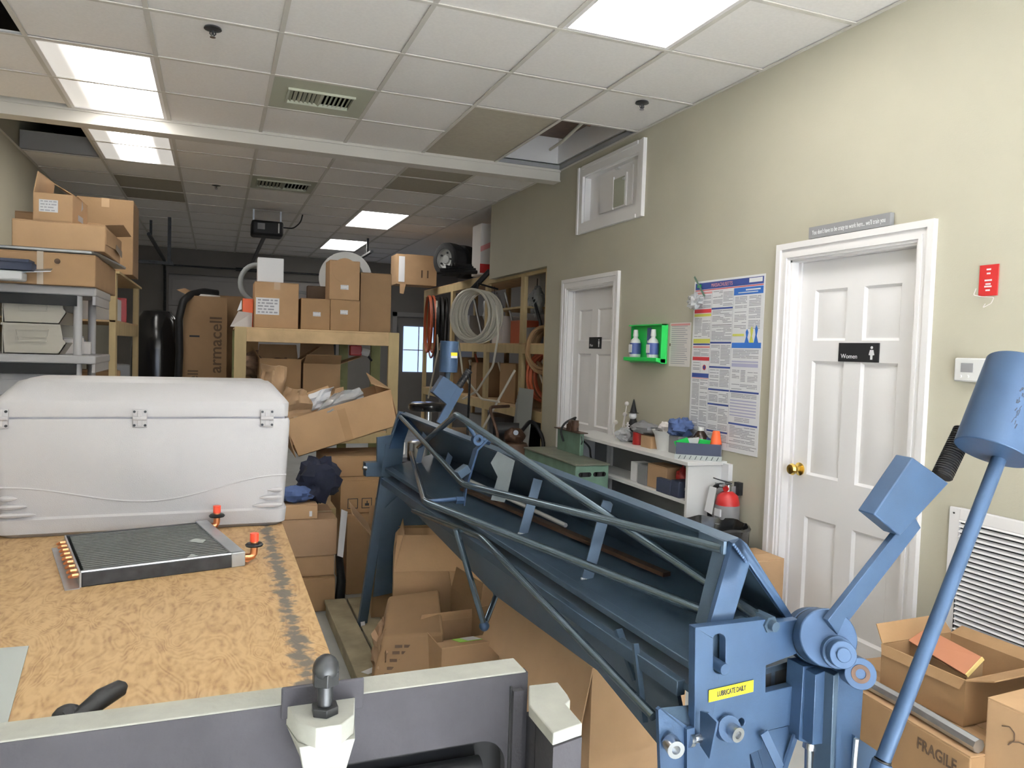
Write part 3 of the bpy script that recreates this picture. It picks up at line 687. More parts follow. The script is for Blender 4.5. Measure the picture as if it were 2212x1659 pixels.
px_prism([(1848, 1590), (1862, 1600), (1900, 1625), (1912, 1655), (1890, 1720), (1845, 1720)], -.14, .018, nm='handle_bracket')
bpart('weld_bead', MB().tube([MA(1850, 1596, -.16), MA(1846, 1640, -.16), MA(1842, 1700, -.16)], .006, n=6), 'galv')
# handle rod and counterweight
aw = -.20
r0, r1 = MA(1890, 1700, aw), MA(2160, 985, aw)
bpart('handle_socket', MB().cyl(r0, MA(1906, 1646, aw), .0215, n=22), 'steel_blue', bevel=.001)
bpart('socket_ring', MB().cyl(MA(1906, 1646, aw), MA(1907, 1641, aw), .0185, n=22), 'rubber')
bpart('handle_rod', MB().cyl(MA(1907, 1642, aw), r1, .0165, n=24), 'steel_blue')
ud = (r1 - r0).normalized(); cb, ct = MA(2142, 978, aw), MA(2208, 775, aw)
ct = cb + ud * .235
bpart('counterweight', MB().cyl(cb, ct, .083, n=48), 'steel_blue', bevel=.002, label='blue steel cylinder counterweight with a black scratch')
# scratches on the near counterweight
sc = MB(); xb, yb = basis(ud)
tocam = (CP - cb); tocam = (tocam - ud * tocam.dot(ud)).normalized(); perp = ud.cross(tocam)
for k in range(16):
    th = random.uniform(-.32, -.18) + .02 * k * .3; hh = .05 + .095 * k / 16 + random.uniform(-.006, .006)
    dn = tocam * math.cos(th) - perp * math.sin(th) * 1; p = cb + ud * hh + dn * .0832
    sc.bar(p, p + ud * random.uniform(.006, .014) + perp * random.uniform(-.003, .003), random.uniform(.0012, .003), .0006, side=tuple(perp))
bpart('scratch', sc, 'scratch')
# --- near legs (below the frame) and base
mb = MB()
for sgn in (-1, 1):
    top = BF(.02, .2 + sgn * .06, .62); bot = BF(.02, .2 + sgn * .32, .0); bot.z = 0; mb.bar(top, bot, .05, .008, side=tuple(BB)).bar(top + AD * .02, bot + AD * .02, .05, .006, side=tuple(BA))
bpart('near_leg', mb, 'steel_blue')
bpart('near_leg_plate', MB().poly([BF(.03, .06, .66), BF(.03, .36, .66), BF(.03, .46, .14), BF(.03, -.06, .14)], AD * .006), 'steel_blue')
# --- far end stand
aF = BL + .0
def FP(u, v, a=aF): return MA(u, v, a)
bpart('far_leg', MB().bar(FP(842, 960), FP(782, 1358), .045, .008, side=tuple(BB)).bar(FP(834, 960, aF + .02), FP(774, 1358, aF + .02), .04, .008, side=tuple(BA)), 'steel_blue_dull', bevel=.001)
bpart('far_leg', MB().bar(FP(882, 1020), FP(1000, 1330), .045, .008, side=tuple(BB)), 'steel_blue_dull', bevel=.001)
bpart('far_leg_plate', aplate([(834, 1030), (880, 1040), (965, 1255), (806, 1290)], aF + .005, .006), 'steel_blue_dull')
bpart('leg_brace', MB().bar(FP(908, 1030), FP(822, 1112), .022, .008, side=tuple(BB)), 'steel_blue_dull')
bpart('foot', MB().box(-.07, .03, -.03, .03, 0, .012, M=Matrix.Translation(V((FP(780, 1356).x, FP(780, 1356).y, FP(780, 1356).z - .008)))), 'steel_dark')
bpart('foot_sticker', aplate([(779, 1344), (788, 1342), (789, 1351), (780, 1354)], aF - .03, .001), 'paper')
bpart('side_plate', aplate([(815, 945), (846, 940), (862, 888), (880, 893), (870, 990), (866, 1032), (830, 1036), (815, 1010)], aF, .02), 'steel_blue_dull', bevel=.001)
bpart('side_block', MB().poly([FP(790, 1000), FP(830, 998), FP(832, 1030), (FP(790, 1030))], AD * .05), 'steel_blue_dull', bevel=.002)
bpart('socket_bolt', MB().cyl(FP(784, 1010), FP(792, 1012), .011, n=6), 'steel_bright')
# far clamp arm, grip and counterweight
aQ = BL + .06
bpart('clamp_arm', MB().bar(MA(950, 915, aQ), MA(994, 836, aQ), .045, .014, side=tuple(BB)), 'steel_blue', bevel=.001)
px_prism([(935, 848), (958, 812), (990, 834), (966, 874)], aQ - .01, .05, nm='arm_block')
g0, g1 = MA(990, 836, aQ), MA(1014, 800, aQ)
gr_ = MB().cyl(g0, g1, .0185, .0165, n=12)
for i in range(8): p = g0 + (g1 - g0) * (i + .5) / 8; gr_.ring(p, p + (g1 - g0) * .05, .0205, .012, n=12)
bpart('grip', gr_, 'rubber')
c0, c1 = MA(968, 804, aQ), MA(971, 737, aQ)
bpart('counterweight', MB().cyl(c0, c1, .050, n=32), 'steel_blue', bevel=.002)
bpart('handle_rod', MB().cyl(MA(960, 868, aQ + .03), c0, .014, n=12), 'steel_blue_dull')
pq = MA(981, 768, aQ - .052); Mq = frame(pq, BB, (0, 0, 1))
bpart('sticker', MB().box(-.018, .018, -.002, .016, 0, .001, M=Mq), 'yellow'); bpart('sticker', MB().box(-.018, .018, -.014, -.002, 0, .001, M=Mq), 'paper')
# --- sheet offcuts and strips lying on the bottom plate
def onplate(u, v):
    best = None
    for k in range(500):
        b = .09 + k * .00056; p = MBb(u, v, b); a = (p - BO).dot(BA); e = abs(p.z - SL * a - (.808 + (b - .09) * (.068 / .28)))
        if best is None or e < best[0]: best = (e, p)
    return best[1] + V((0, 0, .012))
solo('plastic_strip', MB().tube([onplate(1205, 1147) + V((.03, 0, .006)), onplate(1120, 1105) + V((.03, 0, .006)), onplate(1000, 1047) + V((.03, 0, .006))], .008, n=6), 'white_plastic', 'white plastic strip lying inside the blue metal brake', 'strip')
solo('wood_strip', MB().bar(onplate(1440, 1250), onplate(1000, 1062), .028, .012, side=(1, 0, 0)), 'rust_brown', 'long brown strip lying inside the blue metal brake', 'strip')
solo('sheet_offcut', MB().poly([MA(1060, 1000, 1.1), MA(1075, 975, 1.1), MA(1112, 996, 1.05), MA(1098, 1060, 1.05), MA(1090, 1085, 1.05), MA(1060, 1080, 1.1), MA(1075, 1030, 1.08)], AD * .004 + BB * .002), 'offcut', 'bent grey sheet-metal piece lying inside the blue brake', 'sheet metal')

# ================================================================== FOREGROUND: old grey machine
gm = thing('roll_machine', 'old grey and white painted steel machine across the bottom of the picture', 'machine', (-.1, 1.2, 0), world=True)
def GY(u, v, y): return AY(u, v, y)
gy = 1.165; gz = .95
p_r = AZ(1132, 1443, gz); p_l = AZ(-60, 1623, gz); gy = (p_r.y + AZ(100, 1606, gz).y) / 2
xr = p_r.x; th = .062
face = MB(); zz0 = .30
Mf = FRONT((0, gy + .01, 0))
def rr(x0, x1, z0, z1, r, n=8):
    pts = []
    for cx, cz, a0 in ((x1 - r, z1 - r, 0), (x0 + r, z1 - r, 90), (x0 + r, z0 + r, 180), (x1 - r, z0 + r, 270)):
        for k in range(n + 1): t = R(a0 + 90 * k / n); pts.append((cx + r * math.cos(t), cz + r * math.sin(t)))
    return pts
op = AY(1080, 1600, gy)
cut_plate(face, [(-.9, zz0), (xr, zz0), (xr, gz), (-.9, gz)], [rr(-.62, op.x + .01, zz0 + .05, op.z + .004, .045)], Mf, .02)
part('face_plate', face, 'old_panel', gm)
part('top_bar', MB().box(-.9, xr - .002, gy + .001, gy + th, gz - .05, gz + .002), 'old_white', gm, bevel=.003)
part('corner_bar', MB().box(xr - .03, xr - .012, gy - .012, gy, zz0, gz - .025), 'old_panel', gm)
part('groove', MB().box(xr - .033, xr - .029, gy - .0035, gy, zz0, gz - .02), 'dark', gm)
part('cavity', MB().box(-.9, xr - .01, gy + .07, gy + .075, zz0, gz - .05).box(-.9, xr - .01, gy + .02, gy + .075, zz0 - .01, zz0), 'black_plastic', gm)
part('roller', MB().cyl((-.85, gy + .043, op.z - .07), (op.x - .02, gy + .043, op.z - .07), .024, n=24), 'black_plastic', gm)
part('leg', MB().box(-.88, -.80, gy, gy + .07, 0, zz0 + .02).box(xr - .09, xr - .01, gy, gy + .07, 0, zz0 + .02), 'old_panel', gm)
# screw bracket with bolt
bt = AZ(703, 1535, gz - .03); bx = AY(703, 1560, gy - .05).x
bz = AY(703, 1545, gy - .05).z
mb = MB().poly([(bx - .052, gy, bz), (bx + .052, gy, bz), (bx + .040, gy - .06, bz), (bx + .018, gy - .085, bz), (bx - .018, gy - .085, bz), (bx - .040, gy - .06, bz)], (0, 0, -.03))
mb.hexa([(bx - .030, gy - .06, bz - .085), (bx + .030, gy - .06, bz - .085), (bx + .03, gy, bz - .085), (bx - .03, gy, bz - .085), (bx - .040, gy - .075, bz - .03), (bx + .040, gy - .075, bz - .03), (bx + .052, gy, bz - .03), (bx - .052, gy, bz - .03)])
part('screw_bracket', mb, 'old_white', gm, bevel=.004)
part('bracket_pad', MB().box(bx - .06, bx + .065, gy - .006, gy, bz - .02, bz + .03), 'old_panel', gm, bevel=.003)
by = gy - .042
part('adjusting_screw', MB().cyl((bx, by, bz), (bx, by, bz + .012), .021, n=6).cyl((bx, by, bz + .012), (bx, by, bz + .045), .0115, n=14).cyl((bx, by, bz + .045), (bx, by, bz + .065), .021, n=6).ball((bx, by, bz + .067), .020, n=8, sc=(1, 1, 1.1)), 'steel_dark', gm, bevel=.001)
th_ = MB().cyl((bx, by, bz - .3), (bx, by, bz - .08), .013, n=14)
for i in range(18): z = bz - .095 - i * .011; th_.ring((bx, by, z), (bx + .0, by, z + .005), .0175, .011, n=14)
part('screw_thread', th_, 'steel_dark', gm)
# end housing right of the face plate
q = AZ(1195, 1588, gz - .02)
e0 = [AZ(*p, gz - .02) for p in [(1142, 1480), (1205, 1473), (1226, 1500), (1232, 1512), (1222, 1520), (1258, 1562), (1195, 1584), (1143, 1522)]]
part('end_cap', MB().poly(e0, (0, 0, -.02)), 'old_white', gm, bevel=.002)
e1 = [AZ(*p, gz - .02) + V((0, 0, -.02)) for p in [(1160, 1500), (1205, 1476), (1258, 1565), (1196, 1587)]]
part('end_housing', MB().poly(e1, (0, 0, -.9)), 'old_panel', gm)
part('end_rail', MB().box(xr + .004, xr + .022, gy - .03, gy + .02, 0, gz - .08), 'old_panel', gm)

# black lever behind it
lv = thing('lever_handle', 'black lever with a flat rubber handle over the plywood table', 'lever', tuple(AZ(180, 1560, .91)), world=True)
a_, b_ = AZ(165, 1552, .93), AZ(272, 1478, .955)
part('handle', MB().tube([a_, a_ + (b_ - a_) * .5 + V((0, 0, .004)), a_ + (b_ - a_) * .9, b_], [.012, .0155, .013, .005], n=12), 'rubber', lv)
part('hub', MB().ball(AZ(146, 1548, .93), .020, n=8, sc=(1.1, 1, .9)).bar(AZ(128, 1575, .915), AZ(150, 1545, .93), .025, .02).cyl(AZ(148, 1545, .935), AZ(149, 1535, .945), .008, n=6), 'black_plastic', lv)

# ================================================================== TABLE, COOLER, COIL
TZ = .9
tb = thing('work_table', 'plywood-topped work table with a stained worn edge', 'table', (.217, 1.9, 0))
part('table_top', MB().box(-1.5, 0, -.615, 1.05, TZ - .02, TZ), 'plywood', tb, bevel=.002)
part('rail', MB().box(-1.45, -.04, -.60, -.56, TZ - .12, TZ - .02).box(-.07, -.04, -.60, 1.0, TZ - .12, TZ - .02), 'lumber', tb)
for x in (-1.42, -.12):
    for y in (-.56, .9): part('leg', MB().box(x, x + .07, y, y + .07, 0, TZ - .02), 'lumber', tb)
# grey sheet on the table
g = [AZ(-60, 1408, TZ), AZ(62, 1398, TZ), AZ(8, 1595, TZ), AZ(-90, 1600, TZ)]
solo('metal_sheet', MB().poly([p + V((0, 0, .001)) for p in g], (0, 0, .002)), 'sheet_grey', 'thin pale grey sheet lying at the left end of the plywood', 'sheet')

ccx, cy0 = (AY(627, 1130, 2.59).x + AY(-26, 1130, 2.59).x) / 2, 2.575
cw = AY(627, 1000, 2.575).x - AY(-26, 1000, 2.575).x
cl = thing('cooler', 'large white chest cooler with hinged lid standing on the plywood table', 'cooler', (ccx, cy0 + .21, TZ))
h = AY(560, 905, 2.57).z - TZ; hw = cw / 2
def loop(w, d, z, r=.03, n=4):
    pts = []
    for cx, cyy, a0 in ((w - r, -d + r, 270), (w - r, d - r, 0), (-w + r, d - r, 90), (-w + r, -d + r, 180)):
        for k in range(n + 1): t = R(a0 + 90 * k / n); pts.append((cx + r * math.cos(t), cyy + r * math.sin(t), z))
    return pts
def loft(ls):
    n = len(ls[0]); mb = MB(); vs = [p for l in ls for p in l]; fs = []
    for i in range(len(ls) - 1): fs += [(i * n + k, i * n + (k + 1) % n, (i + 1) * n + (k + 1) % n, (i + 1) * n + k) for k in range(n)]
    fs += [tuple(range(n))[::-1], tuple(range((len(ls) - 1) * n, len(ls) * n))]; mb.add(vs, fs, True); return mb
dd = .205
def wave(x): return h * (.47 + .13 * math.cos(2 * PI * (x + .02) / (hw * 1.95) + PI) * 1.0 + .03)
part('body', loft([loop(hw - .03, dd - .02, 0), loop(hw - .012, dd - .006, .012), loop(hw - .008, dd - .002, .055), loop(hw - .016, dd - .008, .062), loop(hw - .008, dd - .003, h * .55), loop(hw - .002, dd, h - .010), loop(hw - .006, dd - .003, h)]), 'cooler', cl)
part('lid', loft([loop(hw - .008, dd - .004, h + .006), loop(hw - .006, dd - .002, h + .05), loop(hw - .012, dd - .008, h + .058), loop(hw - .055, dd - .05, h + .108, .04), loop(hw - .07, dd - .065, h + .110, .04)]), 'cooler', cl)
part('lid_ridge', loft([loop(hw - .05, dd - .045, h + .100, .03), loop(hw - .08, dd - .075, h + .116, .03), loop(hw - .1, dd - .095, h + .117, .03)]), 'cooler', cl)
part('seam', MB().box(-hw + .02, hw - .02, -dd + .01, dd - .01, h - .002, h + .008), 'ink_grey', cl)
wv = MB(); pw = []
for i in range(61):
    x = -hw + .012 + (2 * hw - .024) * i / 60; u_ = (x + hw) / (2 * hw)
    z = h * (.43 + (.045 if u_ > .5 else 0) - (.155 if u_ <= .5 else .20) * (1 + math.cos(2 * PI * max(-.5, min(.5, (u_ - .5) * 1.06)))) / 2)
    if u_ > .5: z += 0
    pw.append((x, -dd + .0025 + (1 - z / h) * .006, z))
part('wave_moulding', wv.tube(pw, .0034, n=6), 'cooler', cl)
for sgn in (-1, 1):
    for k, (ln, zz) in enumerate(((.045, .34), (.07, .27), (.092, .20))):
        x1 = sgn * (hw - .025); x0 = x1 - sgn * ln
        pp = [(x0 + (x1 - x0) * i / 8, -dd + .003, zz * h + 0) for i in range(9)]
        part('grip_recess', MB().tube(pp, [.0012, .004, .006, .0075, .0085, .009, .009, .008, .004], n=8), 'cooler', cl)
for x in (AY(302, 915, 2.575).x - ccx, AY(577, 912, 2.575).x - ccx, AY(0, 918, 2.575).x - ccx):
    hg = part('hinge', MB().box(x - .020, x + .020, -dd - .006, -dd + .004, h - .026, h + .030).cyl((x - .020, -dd - .006, h + .002), (x + .020, -dd - .006, h + .002), .007, n=10).box(x - .007, x + .007, -dd - .009, -dd, h - .022, h + .026), 'cooler', cl, bevel=.002)
    part('screw', MB().cyl((x - .015, -dd - .006, h + .023), (x - .015, -dd - .010, h + .023), .004, n=8).cyl((x + .015, -dd - .006, h + .023), (x + .015, -dd - .010, h + .023), .004, n=8).cyl((x - .015, -dd - .006, h - .019), (x - .015, -dd - .010, h - .019), .004, n=8).cyl((x + .015, -dd - .006, h - .019), (x + .015, -dd - .010, h - .019), .004, n=8), 'steel_dark', hg)

# heater coil ------------------------------------------------------------
zc = TZ + .035
c00, c10, c11, c01 = AZ(176, 1238, zc), AZ(525, 1195, zc), AZ(470, 1122, zc), AZ(190, 1152, zc)
ex_ = (c10 - c00).normalized(); lx = (c10 - c00).length; ly = (c11 - c10).length * 1.0
co = thing('heater_coil', 'finned copper heating coil with red-capped pipe stubs on the plywood', 'coil', tuple(c00.lerp(c10, .5) * 1.0), world=False)
ang = math.atan2(ex_.y, ex_.x); co.location = V((c00.x, c00.y, TZ)); co.rotation_euler = (0, 0, ang); lx, ly = lx, .19
ly = (c01 - c00).length
nf = 22; H = .035
fb = MB()
for i in range(nf): y = .012 + (ly - .024) * i / nf; fb.box(.008, lx - .03, y, y + (ly - .024) / nf * .55, .004, H)
fb.box(.008, lx - .03, .012, ly - .012, .004, H - .003); part('fin_block', fb, 'fin', co)
part('side_plate', MB().box(0, lx - .0, 0, .012, .0, H + .001), 'steel_dark', co, bevel=.002); part('side_plate', MB().box(.0, lx, ly - .012, ly, 0, H + .001), 'steel_dark', co, bevel=.002)
part('edge_strip', MB().cyl((.0, .006, H), (lx, .006, H), .005, n=8), 'steel_bright', co)
part('end_plate', MB().box(-.004, 0, 0, ly, 0, H), 'galv', co); part('end_tray', MB().box(-.035, -.004, -.01, ly + .0, 0, .002), 'galv', co)
cu_ = MB()
for i in range(9):
    y = .012 + (ly - .024) * (i + .5) / 9
    cu_.tube([(-.002, y - .006, .024), (-.016, y - .006, .024), (-.022, y, .020), (-.016, y + .006, .018), (-.002, y + .006, .018)], .0045, n=6)
part('return_bend', cu_, 'copper', co)
part('header_plate', MB().box(lx - .03, lx + .006, -.002, ly + .004, 0, H + .004), 'galv', co, bevel=.002)
for k, y in enumerate((.016, ly - .0)):
    pp = [(lx + .006, y, .02), (lx + .03, y, .018), (lx + .034, y, .03), (lx + .034, y, .062)]
    st = part('pipe_stub', MB().tube(pp, .010, n=12, bend=.008), 'copper', co)
    part('pipe_cap', MB().cyl((lx + .034, y, .060), (lx + .034, y, .082), .0115, n=14), 'red_cap', st)
    part('grommet', MB().lathe([(.010, .044), (.022, .047), (.024, .051), (.02, .055), (.010, .056)], (lx + .034, y, 0)), 'rubber', st)
part('header_pipe', MB().cyl((lx + .018, .02, .012), (lx + .018, ly - .02, .012), .009, n=10), 'copper', co)
part('debris', MB().poly([(lx - .10, ly * .45, H + .001), (lx - .075, ly * .5, H + .001), (lx - .055, ly * .42, H + .002), (lx - .07, ly * .36, H + .001)], (0, 0, .001)).poly([(lx - .14, .012, H + .001), (lx - .12, .05, H + .001), (lx - .11, .02, H + .002)], (0, 0, .001)), 'sheet_grey', co)

# ================================================================== CARTONS
def carton(name, label, loc, size, rot=0, m='card', tilt=(0, 0), flaps=None, tape=True, group=None, seam='x', inner='card_a', world_parts=False):
    """size = w (local x), d (local y), h. flaps: None = closed, or dict side->(angle from vertical outwards, length)"""
    w_, d_, h_ = size
    t = thing(name, label, 'box', loc, (tilt[0], tilt[1], rot), group=group)
    if flaps is None:
        part('body', MB().box(-w_ / 2, w_ / 2, -d_ / 2, d_ / 2, 0, h_ - .004), m, t, bevel=.004)
        fm = MB; g = .0015
        if seam == 'x':
            part('flap', MB().box(-w_ / 2 + .001, w_ / 2 - .001, -d_ / 2 + .001, -g, h_ - .004, h_), m, t); part('flap', MB().box(-w_ / 2 + .001, w_ / 2 - .001, g, d_ / 2 - .001, h_ - .004, h_), m, t)
            if tape: part('tape', MB().box(-w_ / 2 - .0008, w_ / 2 + .0008, -.024, .024, h_, h_ + .0008).box(-w_ / 2 - .001, -w_ / 2, -.024, .024, h_ - .06, h_).box(w_ / 2, w_ / 2 + .001, -.024, .024, h_ - .06, h_), 'tape', t)
        else:
            part('flap', MB().box(-w_ / 2 + .001, -g, -d_ / 2 + .001, d_ / 2 - .001, h_ - .004, h_), m, t); part('flap', MB().box(g, w_ / 2 - .001, -d_ / 2 + .001, d_ / 2 - .001, h_ - .004, h_), m, t)
            if tape: part('tape', MB().box(-.024, .024, -d_ / 2 - .0008, d_ / 2 + .0008, h_, h_ + .0008).box(-.024, .024, -d_ / 2 - .001, -d_ / 2, h_ - .06, h_).box(-.024, .024, d_ / 2, d_ / 2 + .001, h_ - .06, h_), 'tape', t)
    else:
        k = .004
        part('body', MB().box(-w_ / 2, w_ / 2, -d_ / 2, -d_ / 2 + k, 0, h_).box(-w_ / 2, w_ / 2, d_ / 2 - k, d_ / 2, 0, h_).box(-w_ / 2, -w_ / 2 + k, -d_ / 2 + k, d_ / 2 - k, 0, h_).box(w_ / 2 - k, w_ / 2, -d_ / 2 + k, d_ / 2 - k, 0, h_).box(-w_ / 2, w_ / 2, -d_ / 2, d_ / 2, 0, k), m, t)
        for sd, (an, ln) in flaps.items():
            a = R(an); c, s_ = math.cos(a) * ln, math.sin(a) * ln; ins = .012
            if sd == '-y': P = [(-w_ / 2, -d_ / 2, h_), (w_ / 2, -d_ / 2, h_), (w_ / 2 - ins, -d_ / 2 - s_, h_ + c), (-w_ / 2 + ins, -d_ / 2 - s_, h_ + c)]
            if sd == '+y': P = [(-w_ / 2, d_ / 2, h_), (w_ / 2, d_ / 2, h_), (w_ / 2 - ins, d_ / 2 + s_, h_ + c), (-w_ / 2 + ins, d_ / 2 + s_, h_ + c)]
            if sd == '-x': P = [(-w_ / 2, -d_ / 2, h_), (-w_ / 2, d_ / 2, h_), (-w_ / 2 - s_, d_ / 2 - ins, h_ + c), (-w_ / 2 - s_, -d_ / 2 + ins, h_ + c)]
            if sd == '+x': P = [(w_ / 2, -d_ / 2, h_), (w_ / 2, d_ / 2, h_), (w_ / 2 + s_, d_ / 2 - ins, h_ + c), (w_ / 2 + s_, -d_ / 2 + ins, h_ + c)]
            part('flap', MB().sheet(*P, t=.004), m, t)
    return t
def sticker(t, x, y, z, w_, h_, face='-y', m='paper', lines=3, seed=0, name='label_sticker'):
    rnd = random.Random(seed); e = .0008
    o = {'-y': FRONT((x, y, z)), '+x': frame((x, y, z), (0, 1, 0), (0, 0, 1)), '-x': SIDE((x, y, z)), '+z': frame((x, y, z), (1, 0, 0), (0, 1, 0))}[face]
    s_ = part(name, MB().box(-w_ / 2, w_ / 2, -h_ / 2, h_ / 2, 0, e, M=o), m, t)
    if lines:
        mb = MB()
        for i in range(lines):
            yy = h_ * (.36 - .72 * i / max(1, lines - 1)); x0 = -w_ * .42
            while x0 < w_ * .3:
                l = w_ * rnd.uniform(.08, .3); mb.box(x0, min(x0 + l, w_ * .43), yy - h_ * .045, yy + h_ * .045, e, e + .0005, M=o); x0 += l + w_ * .06
        part('print', mb, 'ink_grey', s_)
    return s_
def on_y(u0, u1, v0, v1, y):
    """x range and z range of a pixel box standing at depth y"""
    a = AY((u0 + u1) / 2, v0, y); b = AY((u0 + u1) / 2, v1, y); l = AY(u0, (v0 + v1) / 2, y); r = AY(u1, (v0 + v1) / 2, y)
    return l.x, r.x, b.z, a.z

# ------------------------------------------------------------------ left resin shelf and what is on it
SY0, SY1, SX0, SX1 = 4.5, 5.08, -1.5, -.585
zt1 = AY(100, 616, SY0).z; zt2 = AY(100, 766, SY0).z; zt3 = AY(100, 856, SY0).z
rs = thing('resin_shelf', 'white plastic shelving unit with black front edges by the left wall', 'shelving unit', ((SX0 + SX1) / 2, (SY0 + SY1) / 2, 0), world=True)
for z in (zt1, zt2, zt3, .5, .12):
    part('shelf', MB().box(SX0, SX1, SY0, SY1, z - .045, z), 'resin', rs, bevel=.008)
    part('shelf_rim', MB().box(SX1 - .02, SX1 - .005, SY0 + .02, SY1 - .02, z - .09, z - .03).box(SX0, SX0 + .02, SY0 + .02, SY1 - .02, z - .09, z - .03), 'resin', rs)
    part('front_edge', MB().box(SX0, SX1 - .09, SY0 - .003, SY0 + .02, z - .10, z - .046), 'black_plastic', rs)
for x in (SX0 + .03, SX1 - .09):
    for y in (SY0 + .045, SY1 - .045):
        for za, zb in ((0, .12), (.12, .5), (.5, zt3), (zt3, zt2), (zt2, zt1)): part('post', MB().cyl((x, y, za), (x, y, zb - .032), .021, n=16), 'resin', rs)
def bin_(x0, x1, y0, y1, z0, z1, label, m='bin'):
    t = thing('storage_bin', label, 'bin', ((x0 + x1) / 2, (y0 + y1) / 2, z0), world=True)
    L_, H_ = x1 - x0, z1 - z0; t_ = .004
    prof = [(x0 + L_ * .0, z0 + H_ * .96), (x0 + .012, z0), (x1 - L_ * .12, z0), (x1 - .0, z0 + H_ * .38), (x1 - L_ * .06, z0 + H_ * .50), (x1 - L_ * .10, z1)]
    part('side', MB().poly([(x, y0, z) for x, z in prof], (0, t_, 0)), m, t)
    part('side', MB().poly([(x, y1 - t_, z) for x, z in prof], (0, t_, 0)), m, t)
    part('bottom', MB().box(x0 + .012, x1 - L_ * .12, y0, y1, z0, z0 + t_), m, t); part('back', MB().box(x0, x0 + t_, y0, y1, z0, z1), m, t)
    part('front', MB().poly([(x1 - L_ * .12, y0, z0), (x1, y0, z0 + H_ * .38), (x1 - .004, y0, z0 + H_ * .40), (x1 - L_ * .12 - .006, y0, z0)], (0, y1 - y0, 0)), m, t)
    part('rim', MB().box(x0 - .004, x1 - L_ * .10, y0 - .007, y0, z1 - .012, z1), m, t)
    gx0, gx1 = x0 + L_ * .24, x0 + L_ * .68
    part('grip_rib', MB().box(gx0, gx1, y0 - .012, y0, z0 + H_ * .55, z0 + H_ * .62).box(gx0 - .015, gx1 + .01, y0 - .012, y0, z0 + H_ * .78, z0 + H_ * .83).box(gx0, gx1, y0 - .012, y0, z0 + H_ * .40, z0 + H_ * .44).poly([(gx0 - .015, y0 - .004, z0 + H_ * .8), (gx0 - .009, y0 - .004, z0 + H_ * .8), (gx0 + .006, y0 - .004, z0 + H_ * .4), (gx0, y0 - .004, z0 + H_ * .4)], (0, .004, 0)).poly([(gx1 + .010, y0 - .004, z0 + H_ * .8), (gx1 + .004, y0 - .004, z0 + H_ * .8), (gx1 - .006, y0 - .004, z0 + H_ * .4), (gx1, y0 - .004, z0 + H_ * .4)], (0, .004, 0)), m, t)
    return t
x0, x1, z0, z1 = on_y(4, 144, 710, 768, 4.56)
bin_(x0, x1, 4.56, 4.95, zt2 + .001, zt2 + .158, 'lower of two stacked beige bins on the middle shelf')
bin_(x0, x1, 4.56, 4.95, zt2 + .160, zt2 + .317, 'upper of two stacked beige bins on the middle shelf')
x0, x1, z0, z1 = on_y(-40, 134, 795, 855, 4.56)
bin_(x0, x1, 4.56, 4.98, zt3 + .001, zt3 + .185, 'bigger beige bin on the shelf just above the cooler lid', 'resin')
x0, x1, _, _ = on_y(152, 176, 730, 766, 4.8); carton('small_box', 'small white box right of the stacked beige bins', ((x0 + x1) / 2 - .02, 4.8, zt2), (.10, .12, .09), .3, 'paper_warm', tape=False)
x0, x1, _, _ = on_y(182, 203, 740, 766, 4.85); carton('small_box', 'tiny white box beside the shelf posts, red line on it', ((x0 + x1) / 2 - .02, 4.85, zt2), (.06, .08, .07), .1, 'paper_warm', tape=False)
x0, x1, _, _ = on_y(180, 205, 690, 705, 4.8)
solo('glass_jar', MB().lathe([(0, 0), (.03, 0), (.033, .01), (.033, .07), (.02, .085), (.02, .1), (0, .1)], (SX1 - .14, 4.97, zt2)), 'film_bag', 'clear jar near the rear post of the plastic shelf', 'jar')
x0 = AY(128, 848, 4.6).x
solo('red_cloth', MB().ball((x0, 4.62, zt3 + .025), .04, (1.5, 1, .7), rough=.5, seed=2), 'orange', 'bright red scrap lying beside the bigger beige bin', 'scrap')
solo('dark_tool', MB().ball((AY(160, 835, 4.75).x, 4.8, zt3 + .03), .05, (1.3, 1, .6), rough=.4, seed=5), 'black_plastic', 'dark lump behind the red scrap on the low shelf', 'tool')

BXZ = zt1
# long strapped box
x1 = AY(205, 580, 4.42).x; zb2 = AY(120, 545, 4.42).z
t = carton('large_box', 'long brown box with a white strap on top of the plastic shelf', ((x1 - 1.5) / 2, 4.86, zt1), (x1 + 1.5, .84, zb2 - zt1 + .0), 0, 'card', tape=False)
hw_ = (x1 + 1.5) / 2; sx = AY(85, 560, 4.42).x - (x1 - 1.5) / 2
part('strap', MB().box(sx - .014, sx + .014, -.423, -.42, -.0, zb2 - zt1).box(sx - .014, sx + .014, -.423, .42, zb2 - zt1, zb2 - zt1 + .002), 'tape_clear', t)
part('stain_mark', MB().cyl((sx + .075, -.4205, .12), (sx + .075, -.4215, .12), .014, n=14), 'ink_brown', t)
